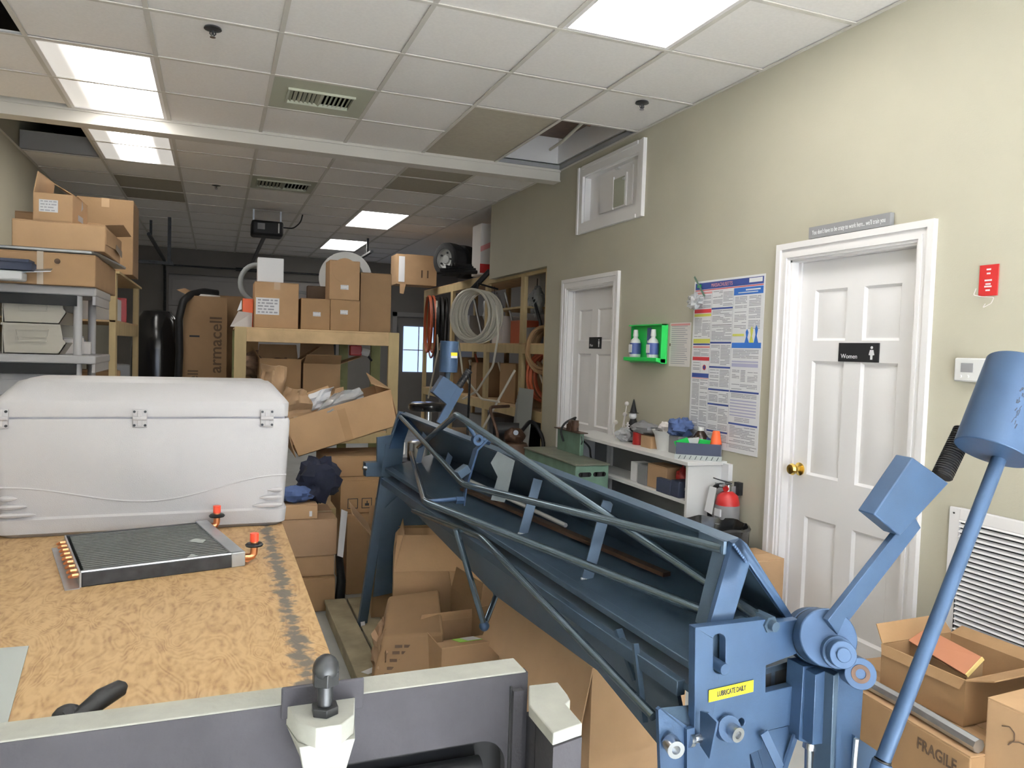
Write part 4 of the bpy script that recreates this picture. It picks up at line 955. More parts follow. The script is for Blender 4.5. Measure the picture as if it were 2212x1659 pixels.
# foil duct on top of it
zf = zb2 + .004
solo('foil_duct', MB().poly([(-1.5, 4.44, zf), (x1 - .02, 4.44, zf), (x1 + .01, 4.5, zf), (x1 + .06, 5.25, zf - .002), (x1 + .02, 5.28, zf), (-1.5, 5.2, zf)], (0, 0, .018)), 'galv', 'flat silver foil sheet squeezed between two long boxes', 'foil', bevel=.006)
solo('blue_box', MB().box(-1.5, AY(76, 590, 4.38).x, 4.30, 4.41, zt1 + .055, zt1 + .095).box(-1.5, AY(72, 590, 4.38).x, 4.29, 4.41, zt1 + .092, zt1 + .108), 'navy_box', 'navy box with a white lid at the left edge of the shelf top', 'box', bevel=.003)
t = thing('white_package', 'white packet with small print under the navy box', 'packet', (-1.2, 4.36, zt1), world=True)
part('body', MB().box(-1.5, AY(52, 600, 4.34).x, 4.29, 4.41, zt1 + .004, zt1 + .05), 'paper', t, bevel=.01); part('print', MB().box(-1.10, -1.07, 4.288, 4.29, zt1 + .018, zt1 + .034).box(-1.06, -1.04, 4.288, 4.29, zt1 + .018, zt1 + .034), 'ink_grey', t)
solo('lid_strip', MB().sheet((-1.3, 4.33, zt1 + .002), (AY(110, 590, 4.36).x, 4.36, zt1 + .06), (AY(110, 585, 4.36).x, 4.40, zt1 + .075), (-1.3, 4.40, zt1 + .008), t=.004), 'galv', 'thin grey strip leaning in front of the strapped box', 'strip')
# second box
z2 = zf + .018; x1b = AY(227, 510, 4.45).x; x0b = AY(24, 510, 4.45).x; z3 = AY(120, 478, 4.45).z
t = carton('large_box', 'long flat brown box with a torn right end, above the foil', ((x0b + x1b) / 2, 4.79, z2), (x1b - x0b, .66, z3 - z2), 0, 'card_b', tape=False)
hx = (x1b - x0b) / 2; part('torn_flap', MB().sheet((hx - .02, -.33, z3 - z2), (hx + .06, -.1, z3 - z2 + .04), (hx + .06, .33, z3 - z2 + .03), (hx - .06, .2, z3 - z2 + .002), t=.004).sheet((hx, -.32, .04), (hx + .012, .25, .06), (hx + .012, .25, z3 - z2 - .01), (hx, -.32, z3 - z2 - .02), t=.003), 'card', t)
part('tape', MB().sheet((hx + .013, .0, .05), (hx + .014, .28, .03), (hx + .014, .28, .07), (hx + .013, .02, .08), t=.001), 'tape_clear', t)
# top box with flap and label
xa, xb_ = AY(72, 450, 4.5).x, AY(158, 450, 4.5).x; z4 = AY(120, 420, 4.5).z
t = carton('medium_box', 'small brown box with a white label and one raised flap, topmost on the left', ((xa + xb_) / 2 + .01, 4.5 + .16, z3 + .002), (xb_ - xa, .34, z4 - z3), -.06, 'card', flaps={'-x': (-8, .11), '+x': (-60, .1), '+y': (-80, .15)})
sticker(t, -.02, -.1705, (z4 - z3) * .55, .085, .062, lines=4, seed=3)
part('arrow_mark', MB().poly([((xb_ - xa) / 2 + .0004, .02, .09), ((xb_ - xa) / 2 + .0004, .06, .11), ((xb_ - xa) / 2 + .0004, .04, .15)], (.0006, 0, 0)).box((xb_ - xa) / 2, (xb_ - xa) / 2 + .001, -.05, .06, .03, .06), 'ink_grey', t)
carton('small_box', 'small crumpled pale box behind the topmost left box', (x1b - .10, 4.98, z3 + .002), (.13, .2, .06), .1, 'card_b', tape=False)
carton('small_box', 'little brown box peeking out left of the topmost box', (AY(58, 460, 4.75).x, 4.75, z3 + .002), (.09, .1, .07), 0, 'card_c', tape=False)

# ------------------------------------------------------------------ timber rack on the left
def rack(name, label, x0, x1, y0, y1, zs, top, m='lumber', posts=None, sub=.09):
    t = thing(name, label, 'rack', ((x0 + x1) / 2, (y0 + y1) / 2, 0), world=True); pw = .04
    for y in (posts or (y0, y1 - sub)):
        for x in (x0, x1 - pw): part('post', MB().box(x, x + pw, y, y + sub, 0, top), m, t, bevel=.002)
    for z in zs:
        part('rail', MB().box(x0, x0 + pw, y0 + sub, y1 - sub, z - .10, z - .012), m, t); part('rail', MB().box(x1 - pw, x1, y0 + sub, y1 - sub, z - .10, z - .012), m, t)
        part('deck', MB().box(x0 + .001, x1 - .001, y0, y1, z - .012, z), 'lumber_top', t)
    return t
YL0 = AX(250, 700, -.62).y; YL1 = AX(300, 700, -.62).y
rack('timber_rack', 'timber rack behind the plastic shelf along the left wall', -1.5, -.62, YL0, YL1, (.5, 1.05, 1.62), 1.93)
xq0, xq1, _, zq = on_y(165, 288, 428, 560, YL0 + .3)
carton('tall_box', 'tall brown box standing on the left timber rack near the ceiling', ((xq0 + xq1) / 2, YL0 + .5, 1.947), (xq1 - xq0, .4, zq - 1.947), 0, 'card_c', tape=True, seam='y')
solo('rack_board', MB().box(-1.5, -.6, YL0, YL1, 1.93, 1.945), 'lumber', 'plywood board lying on top of the left timber rack', 'board')
for u, v, dz, lab in ((283, 580, .09, 'shiny tin can on the left timber rack, the nearer'), (291, 600, .06, 'second shiny tin can below and behind the first')):
    p = AY(u, v, YL0 + .75 + dz * 3); p.z = 1.946; solo('tin_can', MB().lathe([(0, 0), (.05, 0), (.05, .10 + dz), (.047, .10 + dz), (.047, .09), (0, .09)], (-.68 - dz * .3, YL0 + .75 + dz * 8 - .6, 1.946), n=18), 'galv', lab, 'can')
for i, (y, z, c, lab) in enumerate(((YL0 + .5, 1.62, 'paper', 'white carton on the upper deck of the left timber rack'), (YL0 + 1.0, 1.62, 'red', 'red box on the upper deck of the left timber rack'), (YL0 + .5, 1.05, 'card_c', 'brown box on the middle deck of the left timber rack'), (YL0 + 1.0, 1.05, 'grey_plastic', 'dark grey case on the middle deck of the left timber rack'))):
    carton('rack_box', lab, (-.78, y, z), (.25, .3, .16 + .03 * i), .1 * i, c, tape=False)
carton('low_box', 'brown open box on the low deck of the left timber rack', (-.8, YL0 + .35, .5), (.3, .4, .25), .1, 'card_c', flaps={'+x': (40, .15), '-y': (30, .15)})
p = AY(275, 830, 5.6)
bk = thing('waste_bin', 'dark bin with a clear bag behind the plastic shelf', 'bin', (-.36, 6.1, 0))
part('body', MB().lathe([(0, .002), (.15, .002), (.19, .95), (.185, .95), (.145, .02), (0, .02)], (0, 0, 0), n=20), 'black_plastic', bk)
part('bag', MB().ball((0, 0, .98), .17, (1, 1, .45), rough=.5, seed=9), 'film_bag', bk)

# ------------------------------------------------------------------ back left: tall carton, black roll, garage door
YT = 7.9
x0, x1, z0, z1 = on_y(412, 483, 640, 850, YT)
tc_ = carton('tall_carton', 'very tall brown carton with large vertical lettering in the back', ((x0 + x1) / 2 - .02, YT + .2, 0), (x1 - x0 + .10, .4, z1), 0, 'card_c', tape=False)
Mt = frame((.10, -.2015, z1 * .76), (0, 0, 1), (-1, 0, 0)); text('lettering', 'armacell', .155, Mt, 'ink_brown', tc_, squeeze=1.05, bold=.002)
Mt = frame((-.10, -.2015, z1 * .52), (0, 0, 1), (-1, 0, 0)); text('lettering', 'armacell', .13, Mt, 'ink_brown', tc_, squeeze=1, bold=.002)
part('handle_slot', MB().box(-.14, -.05, -.2012, -.2, z1 * .80 - .01, z1 * .80 + .008), 'ink', tc_)
part('foam_lid', MB().cyl((-.03, 0, z1), (-.03, 0, z1 + .02), .16, n=24), 'foam', tc_)
carton('back_carton', 'wide dark brown carton behind the tall lettered carton', (x1 + .14, YT + .75, 0), (.42, .35, 1.98), 0, 'card_c', tape=False)
P_ = [AY(*q) for q in ((382, 850, YT - .08), (388, 760, YT - .08), (386, 690, YT - .08), (396, 650, YT - .06), (412, 636, YT + .02), (440, 630, YT + .1), (470, 634, YT + .16))]
P_[0].z = .9
solo('foam_pipe', MB().tube([V((P_[0].x, YT - .08, .03))] + P_, .035, n=10, bend=.03), 'rubber', 'black foam pipe sleeve looped over the tall lettered carton', 'pipe')
x0, x1, z0, z1 = on_y(314, 382, 672, 850, YT + .4)
solo('black_roll', MB().lathe([(0, 0), (.30, 0), (.33, .1), (.33, 1.4), (.28, 1.68), (.18, z1), (0, z1 + .02)], ((x0 + x1) / 2 - .05, YT + .55, 0), n=24, sc=(.72, .72)), 'black_bag', 'big dark bagged roll standing left of the lettered carton', 'roll')
p = AY(404, 640, YT + .5); solo('loose_flap', MB().sheet(p + V((-.1, 0, .06)), p + V((.03, 0, .0)), p + V((.06, .02, .05)), p + V((-.02, 0, .08)), t=.004).box(p.x + .02, p.x + .05, p.y, p.y + .02, .0, p.z), 'card_b', 'pale cardboard scrap sticking up behind the tall carton', 'scrap')
gd = thing('garage_door', 'sectional garage door in the back wall', 'garage door', (.6, YB, 0), world=True)
for k in range(5):
    z = .01 + .52 * k; part('door_panel', MB().box(-.75, 1.95, YB + .03, YB + .07, z, z + .51).box(-.70, 1.90, YB + .022, YB + .03, z + .07, z + .44), 'garage', gd, bevel=.004)
part('backing', MB().box(-.75, 1.95, YB + .07, YB + .075, 0, 2.63), 'garage', gd)
part('torsion_bar', MB().cyl((-.85, YB - .08, 2.75), (2.05, YB - .08, 2.75), .016, n=10).cyl((.3, YB - .08, 2.75), (.9, YB - .08, 2.75), .03, n=12), 'steel_dark', gd)
for x in (-.80, 2.0):
    part('track', MB().tube([(x, YB - .05, 0), (x, YB - .05, 2.4), (x, YB - .2, 2.72), (x, YB - .4, 2.8), (x, 10.6, 2.82)], .025, n=6), 'steel_dark', gd)
    part('hanger', MB().box(x - .015, x + .015, 10.9, 10.93, 2.82, ZC - .005), 'steel_dark', gd)
gx = AY(577, 495, 9.3)
go = thing('garage_opener', 'dark garage door opener hanging from the ceiling with its rail', 'door opener', (gx.x, 9.3, ZC), world=True)
part('motor_box', MB().box(gx.x - .175, gx.x + .175, 9.2, 9.5, gx.z - .085, gx.z + .085), 'black_plastic', go, bevel=.025)
part('label_plate', MB().box(gx.x - .11, gx.x - .03, 9.194, 9.2, gx.z - .02, gx.z + .05), 'grey_plastic', go); part('lens', MB().box(gx.x + .115, gx.x + .13, 9.192, 9.2, gx.z - .05, gx.z + .06), 'white_plastic', go)
part('bracket', MB().box(gx.x - .16, gx.x - .14, 9.3, 9.33, gx.z + .08, ZC - .006), 'galv', go); part('bracket', MB().box(gx.x + .14, gx.x + .16, 9.3, 9.33, gx.z + .08, ZC - .006), 'galv', go)
part('rail', MB().box(gx.x - .02, gx.x + .02, 9.5, 13.85, gx.z - .03, gx.z + .0), 'steel_dark', go)
part('power_cord', MB().tube([(gx.x + .17, 9.35, gx.z + .04), (gx.x + .3, 9.35, gx.z + .04), (gx.x + .38, 9.35, gx.z + .12), (gx.x + .4, 9.35, ZC - .012)], .008, bend=.04), 'rubber', go)
solo('strut', MB().box(AY(366, 500, 10.5).x - .02, AY(366, 500, 10.5).x + .02, 10.5, 10.54, AY(366, 565, 10.5).z, ZC - .006).box(-1.3, AY(366, 500, 10.5).x + .05, 10.5, 10.54, AY(366, 565, 10.5).z - .04, AY(366, 565, 10.5).z), 'steel_dark', 'black steel strut hanging from the ceiling at the back left', 'strut')
ep = thing('breaker_panel', 'grey breaker panel on the left wall at the back', 'panel', (XL + .05, 9.6, 1.6), world=True)
part('box', MB().box(XL + .002, XL + .10, 9.4, 9.8, 1.25, 1.95), 'garage', ep, bevel=.004); part('door', MB().box(XL + .10, XL + .106, 9.43, 9.77, 1.29, 1.91), 'resin', ep); part('conduit', MB().cyl((XL + .05, 9.6, 1.95), (XL + .05, 9.6, ZC - .006), .02, n=10), 'galv', ep)
# back wall door with window
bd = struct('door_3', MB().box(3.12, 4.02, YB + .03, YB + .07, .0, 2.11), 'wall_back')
part('frame', MB().box(3.06, 3.14, YB - .02, YB + .1, 0, 2.16).box(4.0, 4.08, YB - .02, YB + .1, 0, 2.16).box(3.06, 4.08, YB - .02, YB + .1, 2.08, 2.16), 'garage', bd)
part('pane', MB().box(3.28, 3.86, YB + .02, YB + .03, 1.05, 1.90), 'glass_sky', bd); part('muntin', MB().box(3.28, 3.86, YB + .012, YB + .02, 1.45, 1.47).box(3.56, 3.58, YB + .012, YB + .02, 1.05, 1.9), 'trim', bd)

# ------------------------------------------------------------------ centre timber shelf with its boxes
CY = 6.4
xs0, xs1, _, zt = on_y(506, 862, 712, 800, CY); zt = AY(680, 712, CY).z
cs = thing('timber_shelf', 'timber shelf in the middle of the room with boxes on top', 'shelf', ((xs0 + xs1) / 2, CY + .4, 0), world=True)
for x in (xs0, xs1 - .09):
    part('post', MB().box(x, x + .09, CY, CY + .04, 0, zt - .002), 'lumber', cs, bevel=.002)
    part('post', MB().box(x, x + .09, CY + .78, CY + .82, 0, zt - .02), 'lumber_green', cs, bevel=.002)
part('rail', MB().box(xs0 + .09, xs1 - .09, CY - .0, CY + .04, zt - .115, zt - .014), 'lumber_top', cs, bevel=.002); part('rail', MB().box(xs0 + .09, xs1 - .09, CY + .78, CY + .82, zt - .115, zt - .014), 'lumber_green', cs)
for k in range(5):
    y = CY + .01 + k * .162; part('deck_board', MB().box(xs0 + .005, xs1 - .005, y, y + .15, zt - .013, zt), 'lumber_top', cs, bevel=.001)
for z in (.78, .15):
    part('lower_deck', MB().box(xs0 + .09, xs1 - .09, CY + .02, CY + .8, z - .014, z), 'lumber_top', cs); part('rail', MB().box(xs0 + .09, xs1 - .09, CY + .002, CY + .04, z - .1, z - .014), 'lumber', cs)
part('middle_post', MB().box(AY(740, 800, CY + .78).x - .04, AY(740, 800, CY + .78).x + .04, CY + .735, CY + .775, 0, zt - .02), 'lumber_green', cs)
def shelf_box(u0, u1, v0, v1, y, dep, label, m='card', z0=None, **k):
    x0, x1, zb, z1 = on_y(u0, u1, v0, v1, y); zb = z0 if z0 is not None else zb
    return carton('shelf_box', label, ((x0 + x1) / 2, y + dep / 2, zb), (x1 - x0, dep, z1 - zb), 0, m, **k), x1 - x0, z1 - zb
zz = zt + .001
tA, wA, hA = shelf_box(550, 645, 610, 708, CY + .06, .36, 'brown box with a big shipping label on the timber shelf', z0=zz, seam='y')
sticker(tA, -wA / 2 + .10, -.1805, hA * .47, .18, .135, lines=5, seed=8)
tW, wW, hW = shelf_box(557, 613, 557, 607, CY + .10, .14, 'plain white box on top of the labelled brown box', m='paper', z0=zz + hA + .002, tape=False)
tB, wB, hB = shelf_box(650, 713, 645, 710, CY + .07, .26, 'small brown box between the labelled box and its twins', m='card_a', z0=zz, tape=False, seam='y'); sticker(tB, .01, -.1305, hB * .5, .062, .036, lines=2, seed=1)
tC, wC, hC = shelf_box(714, 777, 648, 710, CY + .06, .26, 'small brown box under the taller one, beside the shelf pillar box', m='card_a', z0=zz, tape=False, seam='y'); sticker(tC, -.01, -.1305, hC * .6, .062, .036, lines=2, seed=2)
tD, wD, hD = shelf_box(712, 777, 563, 648, CY + .06, .26, 'taller brown box on top of another, in front of the white duct', m='card', z0=zz + hC + .001, tape=False, seam='y'); sticker(tD, .0, -.1305, hD * .32, .066, .038, lines=2, seed=4)
part('tuck_flap', MB().cyl((0, -.135, hD - .082), (0, -.1315, hD - .082), .102, n=32), 'card', tD)
tE, wE, hE = shelf_box(778, 845, 590, 711, CY + .10, .30, 'tallest brown box at the right end of the timber shelf', m='card_c', z0=zz, tape=False, seam='y')
# round duct, hoses, bits behind
c = AY(746, 600, CY + .55)
rd = thing('round_duct', 'round white duct collar leaning behind the shelf boxes', 'duct', (c.x, c.y, zz), world=True)
nv = V((-.35, -1, .1)).normalized()
part('stand', MB().box(c.x - .12, c.x + .12, c.y - .02, c.y + .16, zz, c.z - .236), 'card_c', rd)
part('collar', MB().ring(c, c - nv * .16, .225, .205, n=48), 'galv', rd); part('rim', MB().ring(c + nv * .01, c - nv * .01, .235, .165, n=48), 'white_plastic', rd); part('liner', MB().cyl(c - nv * .15, c - nv * .16, .2, n=32), 'grey_hose', rd)
c = AY(556, 612, CY + .6); solo('grey_hose', MB().tube([c + V((.14 * math.cos(t), 0, .16 * math.sin(t))) for t in [2 * PI * k / 24 for k in range(24)]], .022, n=10, closed=True), 'grey_hose', 'grey hose ring behind the white box on the timber shelf', 'hose')
c.z = 0
for k in range(3):
    c = AY(648, 625 + 4 * k, CY + .56); c.z = zz + .17 + .012 * k
    solo('cable_loop', MB().tube([c + V(((.19 + .012 * k) * math.cos(t), .03 * k, .155 * math.sin(t))) for t in [2 * PI * q / 30 for q in range(30)]], .007, n=6, closed=True), 'grey_hose', ['innermost', 'middle', 'outermost'][k] + ' of three thin grey cable loops behind the small shelf boxes', 'cable', 'cable loops behind the shelf boxes')
shelf_box(665, 712, 618, 645, CY + .42, .12, 'dark slot box behind the small boxes', m='ink_brown', z0=zz, tape=False)
t = thing('paper_cone', 'white folded paper standing at the left end of the timber shelf', 'paper', (AY(515, 700, CY + .1).x, CY + .1, zz), world=True)
q = lambda u, v, y=CY + .1: AY(u, v, y)
f0 = q(497, 704); f0.z = zz
part('fold', MB().sheet(V((q(497, 704).x, CY + .1, zz)), V((q(545, 704).x, CY + .2, zz)), q(545, 676, CY + .2), q(515, 672), t=.002), 'paper', t)
part('fold', MB().sheet(q(512, 672), q(522, 668), q(522, 650), q(521, 648), t=.002), 'paper', t)
shelf_box(524, 547, 645, 700, CY + .22, .1, 'orange box left of the labelled brown box', m='orange', z0=zz, tape=False)

# things on and under the lower decks
shelf_box(560, 650, 775, 850, CY + .25, .3, 'open brown box on the lower deck of the timber shelf', m='card_a', z0=.781, flaps={'+x': (55, .2), '+y': (10, .12), '-x': (30, .1)})
shelf_box(655, 735, 785, 850, CY + .2, .35, 'brown box with slanting flap under the timber shelf', m='card_c', z0=.781, flaps={'+y': (10, .22), '+x': (70, .2), '-y': (60, .15)})
c = AY(575, 755, CY + .3); solo('insulation_roll', MB().ball(V((c.x, CY + .62, 1.30)), .16, (1.5, .7, .7), rough=.5, seed=12), 'insul', 'rough grey brown insulation bundle under the shelf top', 'insulation')
solo('insulation_shelf', MB().box(xs0 + .09, xs0 + .8, CY + .5, CY + .78, 1.16, 1.18), 'lumber_green', 'short inner board carrying the insulation bundle', 'board')
c = AY(770, 760, CY + .45)
rt = thing('red_tool', 'red power tool hanging under the right end of the timber shelf', 'tool', (c.x, CY + .7, c.z), world=True)
c = AY(768, 760, CY + .7)
part('body', MB().box(c.x - .06, c.x + .05, CY + .65, CY + .72, c.z - .035, c.z + .06), 'red', rt, bevel=.01); part('cap', MB().cyl((c.x + .05, CY + .68, c.z + .01), (c.x + .12, CY + .68, c.z - .01), .035, n=14), 'white_plastic', rt); part('nozzle', MB().tube([(c.x + .1, CY + .68, c.z - .02), (c.x + .15, CY + .68, c.z - .08)], .01), 'ink', rt); part('hook', MB().cyl((c.x, CY + .68, c.z + .05), (c.x, CY + .68, zt - .014), .004, n=6), 'steel_dark', rt)
solo('metal_tray', MB().box(AY(768, 850, CY + .4).x, xs1 - .1, CY + .25, CY + .7, .782, .80).box(AY(768, 850, CY + .4).x, xs1 - .1, CY + .25, CY + .27, .80, .93), 'galv', 'shiny metal tray on the right half of the lower deck', 'tray')
# ------------------------------------------------------------------ open box with paper bag, in front of the shelf
YO = 4.72
pl_, pr_ = AY(628, 905, YO), AY(856, 838, YO); bl_, brr = AY(656, 1022, YO), AY(846, 990, YO)
ang = math.atan2(pr_.z - pl_.z, pr_.x - pl_.x); wO = (pr_ - pl_).length; hO = .235
ob = thing('open_carton', 'large tilted open brown carton overflowing with paper and plastic', 'box', ((bl_.x + brr.x) / 2, YO + .25, (pl_.z + pr_.z) / 2 - hO), (0, -ang, 0))
k = .004; W2 = wO / 2; dO = .5
part('front_wall', MB().hexa([(-W2 + .02, -dO / 2, 0), (W2 - .02, -dO / 2, 0), (W2 - .02, -dO / 2 + k, 0), (-W2 + .02, -dO / 2 + k, 0), (-W2, -dO / 2, hO), (W2, -dO / 2, hO), (W2, -dO / 2 + k, hO), (-W2, -dO / 2 + k, hO)]), 'card', ob)
part('back_wall', MB().box(-W2, W2, dO / 2 - k, dO / 2, 0, hO), 'card', ob)
for sgn in (-1, 1): part('side_wall', MB().box(min(sgn * W2, sgn * (W2 - k)) - sgn * .0, max(sgn * W2, sgn * (W2 - k)), -dO / 2 + k, dO / 2 - k, 0, hO), 'card', ob)
part('bottom', MB().box(-W2 + .02, W2 - .02, -dO / 2, dO / 2, 0, k), 'card', ob)
part('flap', MB().sheet((-W2, dO / 2, hO), (W2 * .1, dO / 2, hO), (W2 * .1, dO / 2 + .05, hO + .08), (-W2 - .02, dO / 2 + .05, hO + .06), t=.004), 'card_b', ob)
part('flap', MB().sheet((-W2, -dO / 2, hO), (-W2, dO / 2, hO), (-W2 - .24, dO / 2, hO + .045), (-W2 - .22, -dO / 2 + .1, hO + .03), t=.004), 'card_b', ob)
part('flap', MB().sheet((W2, -dO / 2, hO), (W2, dO / 2, hO), (W2 - .04, dO / 2 - .02, hO + .10), (W2 - .10, -dO / 2 + .05, hO + .06), t=.004), 'card_c', ob)
part('tape', MB().box(-.02, .03, -dO / 2 - .001, -dO / 2, .002, hO - .03), 'card_a', ob)
def paper_bag(c, r, seed, label, sc=(1, .8, 1.25)): return solo('paper_bag', MB().ball(c, r, sc, n=9, rough=.75, seed=seed, fr=1.7), 'kraft', label, 'paper bag')
c = AY(596, 838, YO + .2); 
kb = MB(); 
def crumple(pts_pix, y, dep, seed, m, label, nm, n=9, amp=.03):
    """crumpled sheet: grid spanned between 4 corner pixels at depth y with noise folds"""
    A, B, Cc, D = [AY(u, v, y) for u, v in pts_pix]; mb = MB(); vs = []
    for i in range(n + 1):
        for j in range(n + 1):
            s_, t_ = i / n, j / n; p = (A * (1 - s_) + B * s_) * (1 - t_) + (D * (1 - s_) + Cc * s_) * t_
            q = noise.noise(V((s_ * 3 + seed, t_ * 3, 0))) + .5 * abs(noise.noise(V((s_ * 7 + seed, t_ * 7, 5))))
            vs.append(p + V((noise.noise(p * 14) * amp * .8, -dep * math.sin(PI * s_) * .6 + q * amp * 2.4, noise.noise(p * 11 + V((9, 0, 0))) * amp * .8)))
    fs = [(i * (n + 1) + j, i * (n + 1) + j + 1, (i + 1) * (n + 1) + j + 1, (i + 1) * (n + 1) + j) for i in range(n) for j in range(n)]
    mb.add(vs, fs); mb.add([v + V((.0, dep, 0)) for v in vs], [f[::-1] for f in fs])
    rim = [i * (n + 1) for i in range(n + 1)] + [n * (n + 1) + j for j in range(1, n + 1)] + [i * (n + 1) + n for i in range(n - 1, -1, -1)] + [j for j in range(n - 1, 0, -1)]
    K = (n + 1) ** 2; mb.add(vs + [v + V((0, dep, 0)) for v in vs], [(rim[q], rim[(q + 1) % len(rim)], K + rim[(q + 1) % len(rim)], K + rim[q]) for q in range(len(rim))])
    return solo(nm, mb, m, label, 'paper bag' if 'bag' in nm else 'plastic')
crumple([(562, 880), (600, 895), (622, 800), (568, 786)], YO + .22, .09, 1, 'kraft', 'upright crumpled brown paper bag in the tilted carton', 'paper_bag')
crumple([(600, 905), (672, 890), (668, 845), (618, 838)], YO + .05, .08, 4, 'kraft', 'second crumpled brown paper bag lying lower in the tilted carton', 'paper_bag')
crumple([(632, 905), (700, 880), (722, 838), (668, 850)], YO + .16, .03, 8, 'paper', 'white printed plastic packing at the front of the tilted carton', 'plastic_sheet', amp=.02)
crumple([(655, 912), (790, 862), (775, 838), (722, 850)], YO + .0 + .02, .03, 11, 'film_bag', 'clear plastic film along the rim of the tilted carton', 'plastic_film', amp=.022)
solo('paper_card', MB().poly([AY(719, 868, YO + .2), AY(745, 860, YO + .2), AY(742, 836, YO + .2), AY(724, 840, YO + .2)], (0, .01, 0)), 'card_b', 'pale card sticking out behind the white plastic packing', 'card')

# pile under the open box
def fbox(nm, u0, u1, v0, v1, y, dep, z0, label, m='card', rot=0, **k):
    x0, x1, zb, z1 = on_y(u0, u1, v0, v1, y); zb = z0 if z0 is not None else zb
    return carton(nm, label, ((x0 + x1) / 2, y + dep / 2, zb), (x1 - x0, dep, z1 - zb), rot, m, **k), x1 - x0, z1 - zb
zS = 0.0; hts = []
tt, ww, hh = fbox('stacked_box', 575, 724, 1252, 1305, 4.30, .4, 0.0, 'lowest brown box of the stack beside the table', 'card_a'); top1 = hh
tt, ww, hh = fbox('stacked_box', 580, 722, 1203, 1252, 4.33, .38, top1 + .002, 'second brown box from the bottom of the stack beside the table', 'card'); top2 = top1 + hh + .004
tt, ww, hh = fbox('stacked_box', 560, 728, 1125, 1202, 4.32, .42, top2, 'third and largest brown box in the stack beside the table', 'card_d'); top3 = top2 + hh + .002
tt, ww, hh = fbox('stacked_box', 560, 686, 1092, 1126, 4.34, .36, top3, 'topmost brown box in the stack beside the table', 'card_b'); part('label_sticker', MB().box(ww / 2 - .045, ww / 2 - .03, -.181, -.18, .015, .045), 'paper', tt); top4 = top3 + hh
tt, wq, hq = fbox('floor_box', 748, 815, 1113, 1290, 4.55, .45, 0, 'upright brown box on the floor behind the far leg of the blue brake', 'card_a')
tt, wk, hk = fbox('symbol_box', 735, 830, 1037, 1112, 4.60, .40, hq + .002, 'brown box with black handling symbols on the upright floor box', 'card_a', tape=False)
sy = MB()
for i in range(3):
    x = -wk / 2 + .045 + i * .085
    for (a, b, c_, d_) in ((0, .06, 0, .004), (0, .06, .058, .062), (0, .004, 0, .062), (.058, .062, 0, .062)): sy.box(x + a, x + b, -.2012, -.2, .03 + c_, .03 + d_)
    if i == 1: sy.box(x + .02, x + .045, -.2012, -.2, .045, .06).box(x + .03, x + .036, -.2012, -.2, .055, .075)
    if i == 2: sy.poly([(x + .01, -.2012, .08), (x + .016, -.2012, .08), (x + .05, -.2012, .04), (x + .044, -.2012, .04)], (0, .001, 0))
part('symbols', sy, 'ink', tt)
fbox('support_box', 700, 850, 985, 1036, 4.72, .4, hq + hk + .004, 'dark brown box directly under the tilted open carton', 'card_c', tape=False)
solo('clothes_bundle', MB().ball(V((AY(690, 1060, 4.4).x, 4.46, top4 + .12)), .12, (1.0, .9, 1.05), rough=.45, seed=21), 'navy', 'dark navy cloth bundle on the box stack', 'cloth')
solo('clothes_bundle', MB().ball(V((AY(640, 1055, 4.4).x, 4.42, top4 + .05)), .085, (1.3, .9, .55), rough=.3, seed=22), 'denim', 'folded dark teal cloth left of the navy bundle', 'cloth')
p0, p1 = AY(742, 1104, 4.26), AY(730, 1205, 4.26)
solo('black_sleeve', MB().tube([(AY(735, 1290, 4.3).x, 4.33, .01), (AY(735, 1250, 4.3).x + .01, 4.33, .16), (AY(735, 1205, 4.25).x, 4.30, AY(735, 1203, 4.25).z)], [.03, .025, .02], n=10), 'rubber', 'black sleeve standing between the stack and the upright box', 'sleeve')
solo('paper_roll', MB().sheet(AY(728, 1200, 4.24), AY(740, 1204, 4.24), AY(750, 1105, 4.28), AY(737, 1100, 4.28), t=.012), 'paper', 'long white card standing between the stack and the upright box', 'card')

# ================================================================== RIGHT WALL ITEMS
def wallrect(mb, ya, yb, za, zb, t=.001, x=XR): return mb.box(x - t, x, min(ya, yb), max(ya, yb), min(za, zb), max(za, zb))
# --- labour law poster
pa, pb, pc = AX(1502, 610, XR), AX(1655, 590, XR), AX(1638, 988, XR)
PY0, PY1, PZ1, PZ0 = pa.y, pb.y, (pa.z + pb.z) / 2, pc.z
po = thing('wall_poster', 'tall poster with blue and red headings and rows of small print', 'poster', (XR, (PY0 + PY1) / 2, PZ0), world=True)
part('sheet', MB().box(XR - .004, XR - .001, PY1, PY0, PZ0, PZ1), 'paper', po)
PR = {}
def pr(u0, u1, v0, v1, m, lay=0):
    mb = PR.setdefault(m, MB()); ya = PY0 + (PY1 - PY0) * u0; yb = PY0 + (PY1 - PY0) * u1; x = XR - .0042 - .0006 * lay
    mb.box(x - .0005, x, yb, ya, PZ1 + (PZ0 - PZ1) * v1, PZ1 + (PZ0 - PZ1) * v0)
rnd = random.Random(4)
def lines(u0, u1, v0, v1, m='ink_grey', gap=.0085, th=.0042):
    v = v0
    while v < v1 - th:
        u = u0
        while u < u1 - .01:
            l = min(u1 - u, rnd.uniform(.05, .2))
            if rnd.random() < .8: pr(u, u + l, v, v + th, m)
            u += l + .008
        v += gap
pr(.02, .985, .012, .052, 'ink_blue'); pr(.02, .985, .055, .060, 'ink_red'); pr(.80, .97, .016, .040, 'paper', 1); pr(.05, .11, .020, .038, 'green', 1)
for u0, u1, vs_ in ((.02, .275, [.07, .17, .36, .40, .50, .58, .98]), (.285, .585, [.07, .17, .375, .52, .65, .74, .90, .98]), (.60, .98, [.39, .60, .66, .84, .96])):
    pass
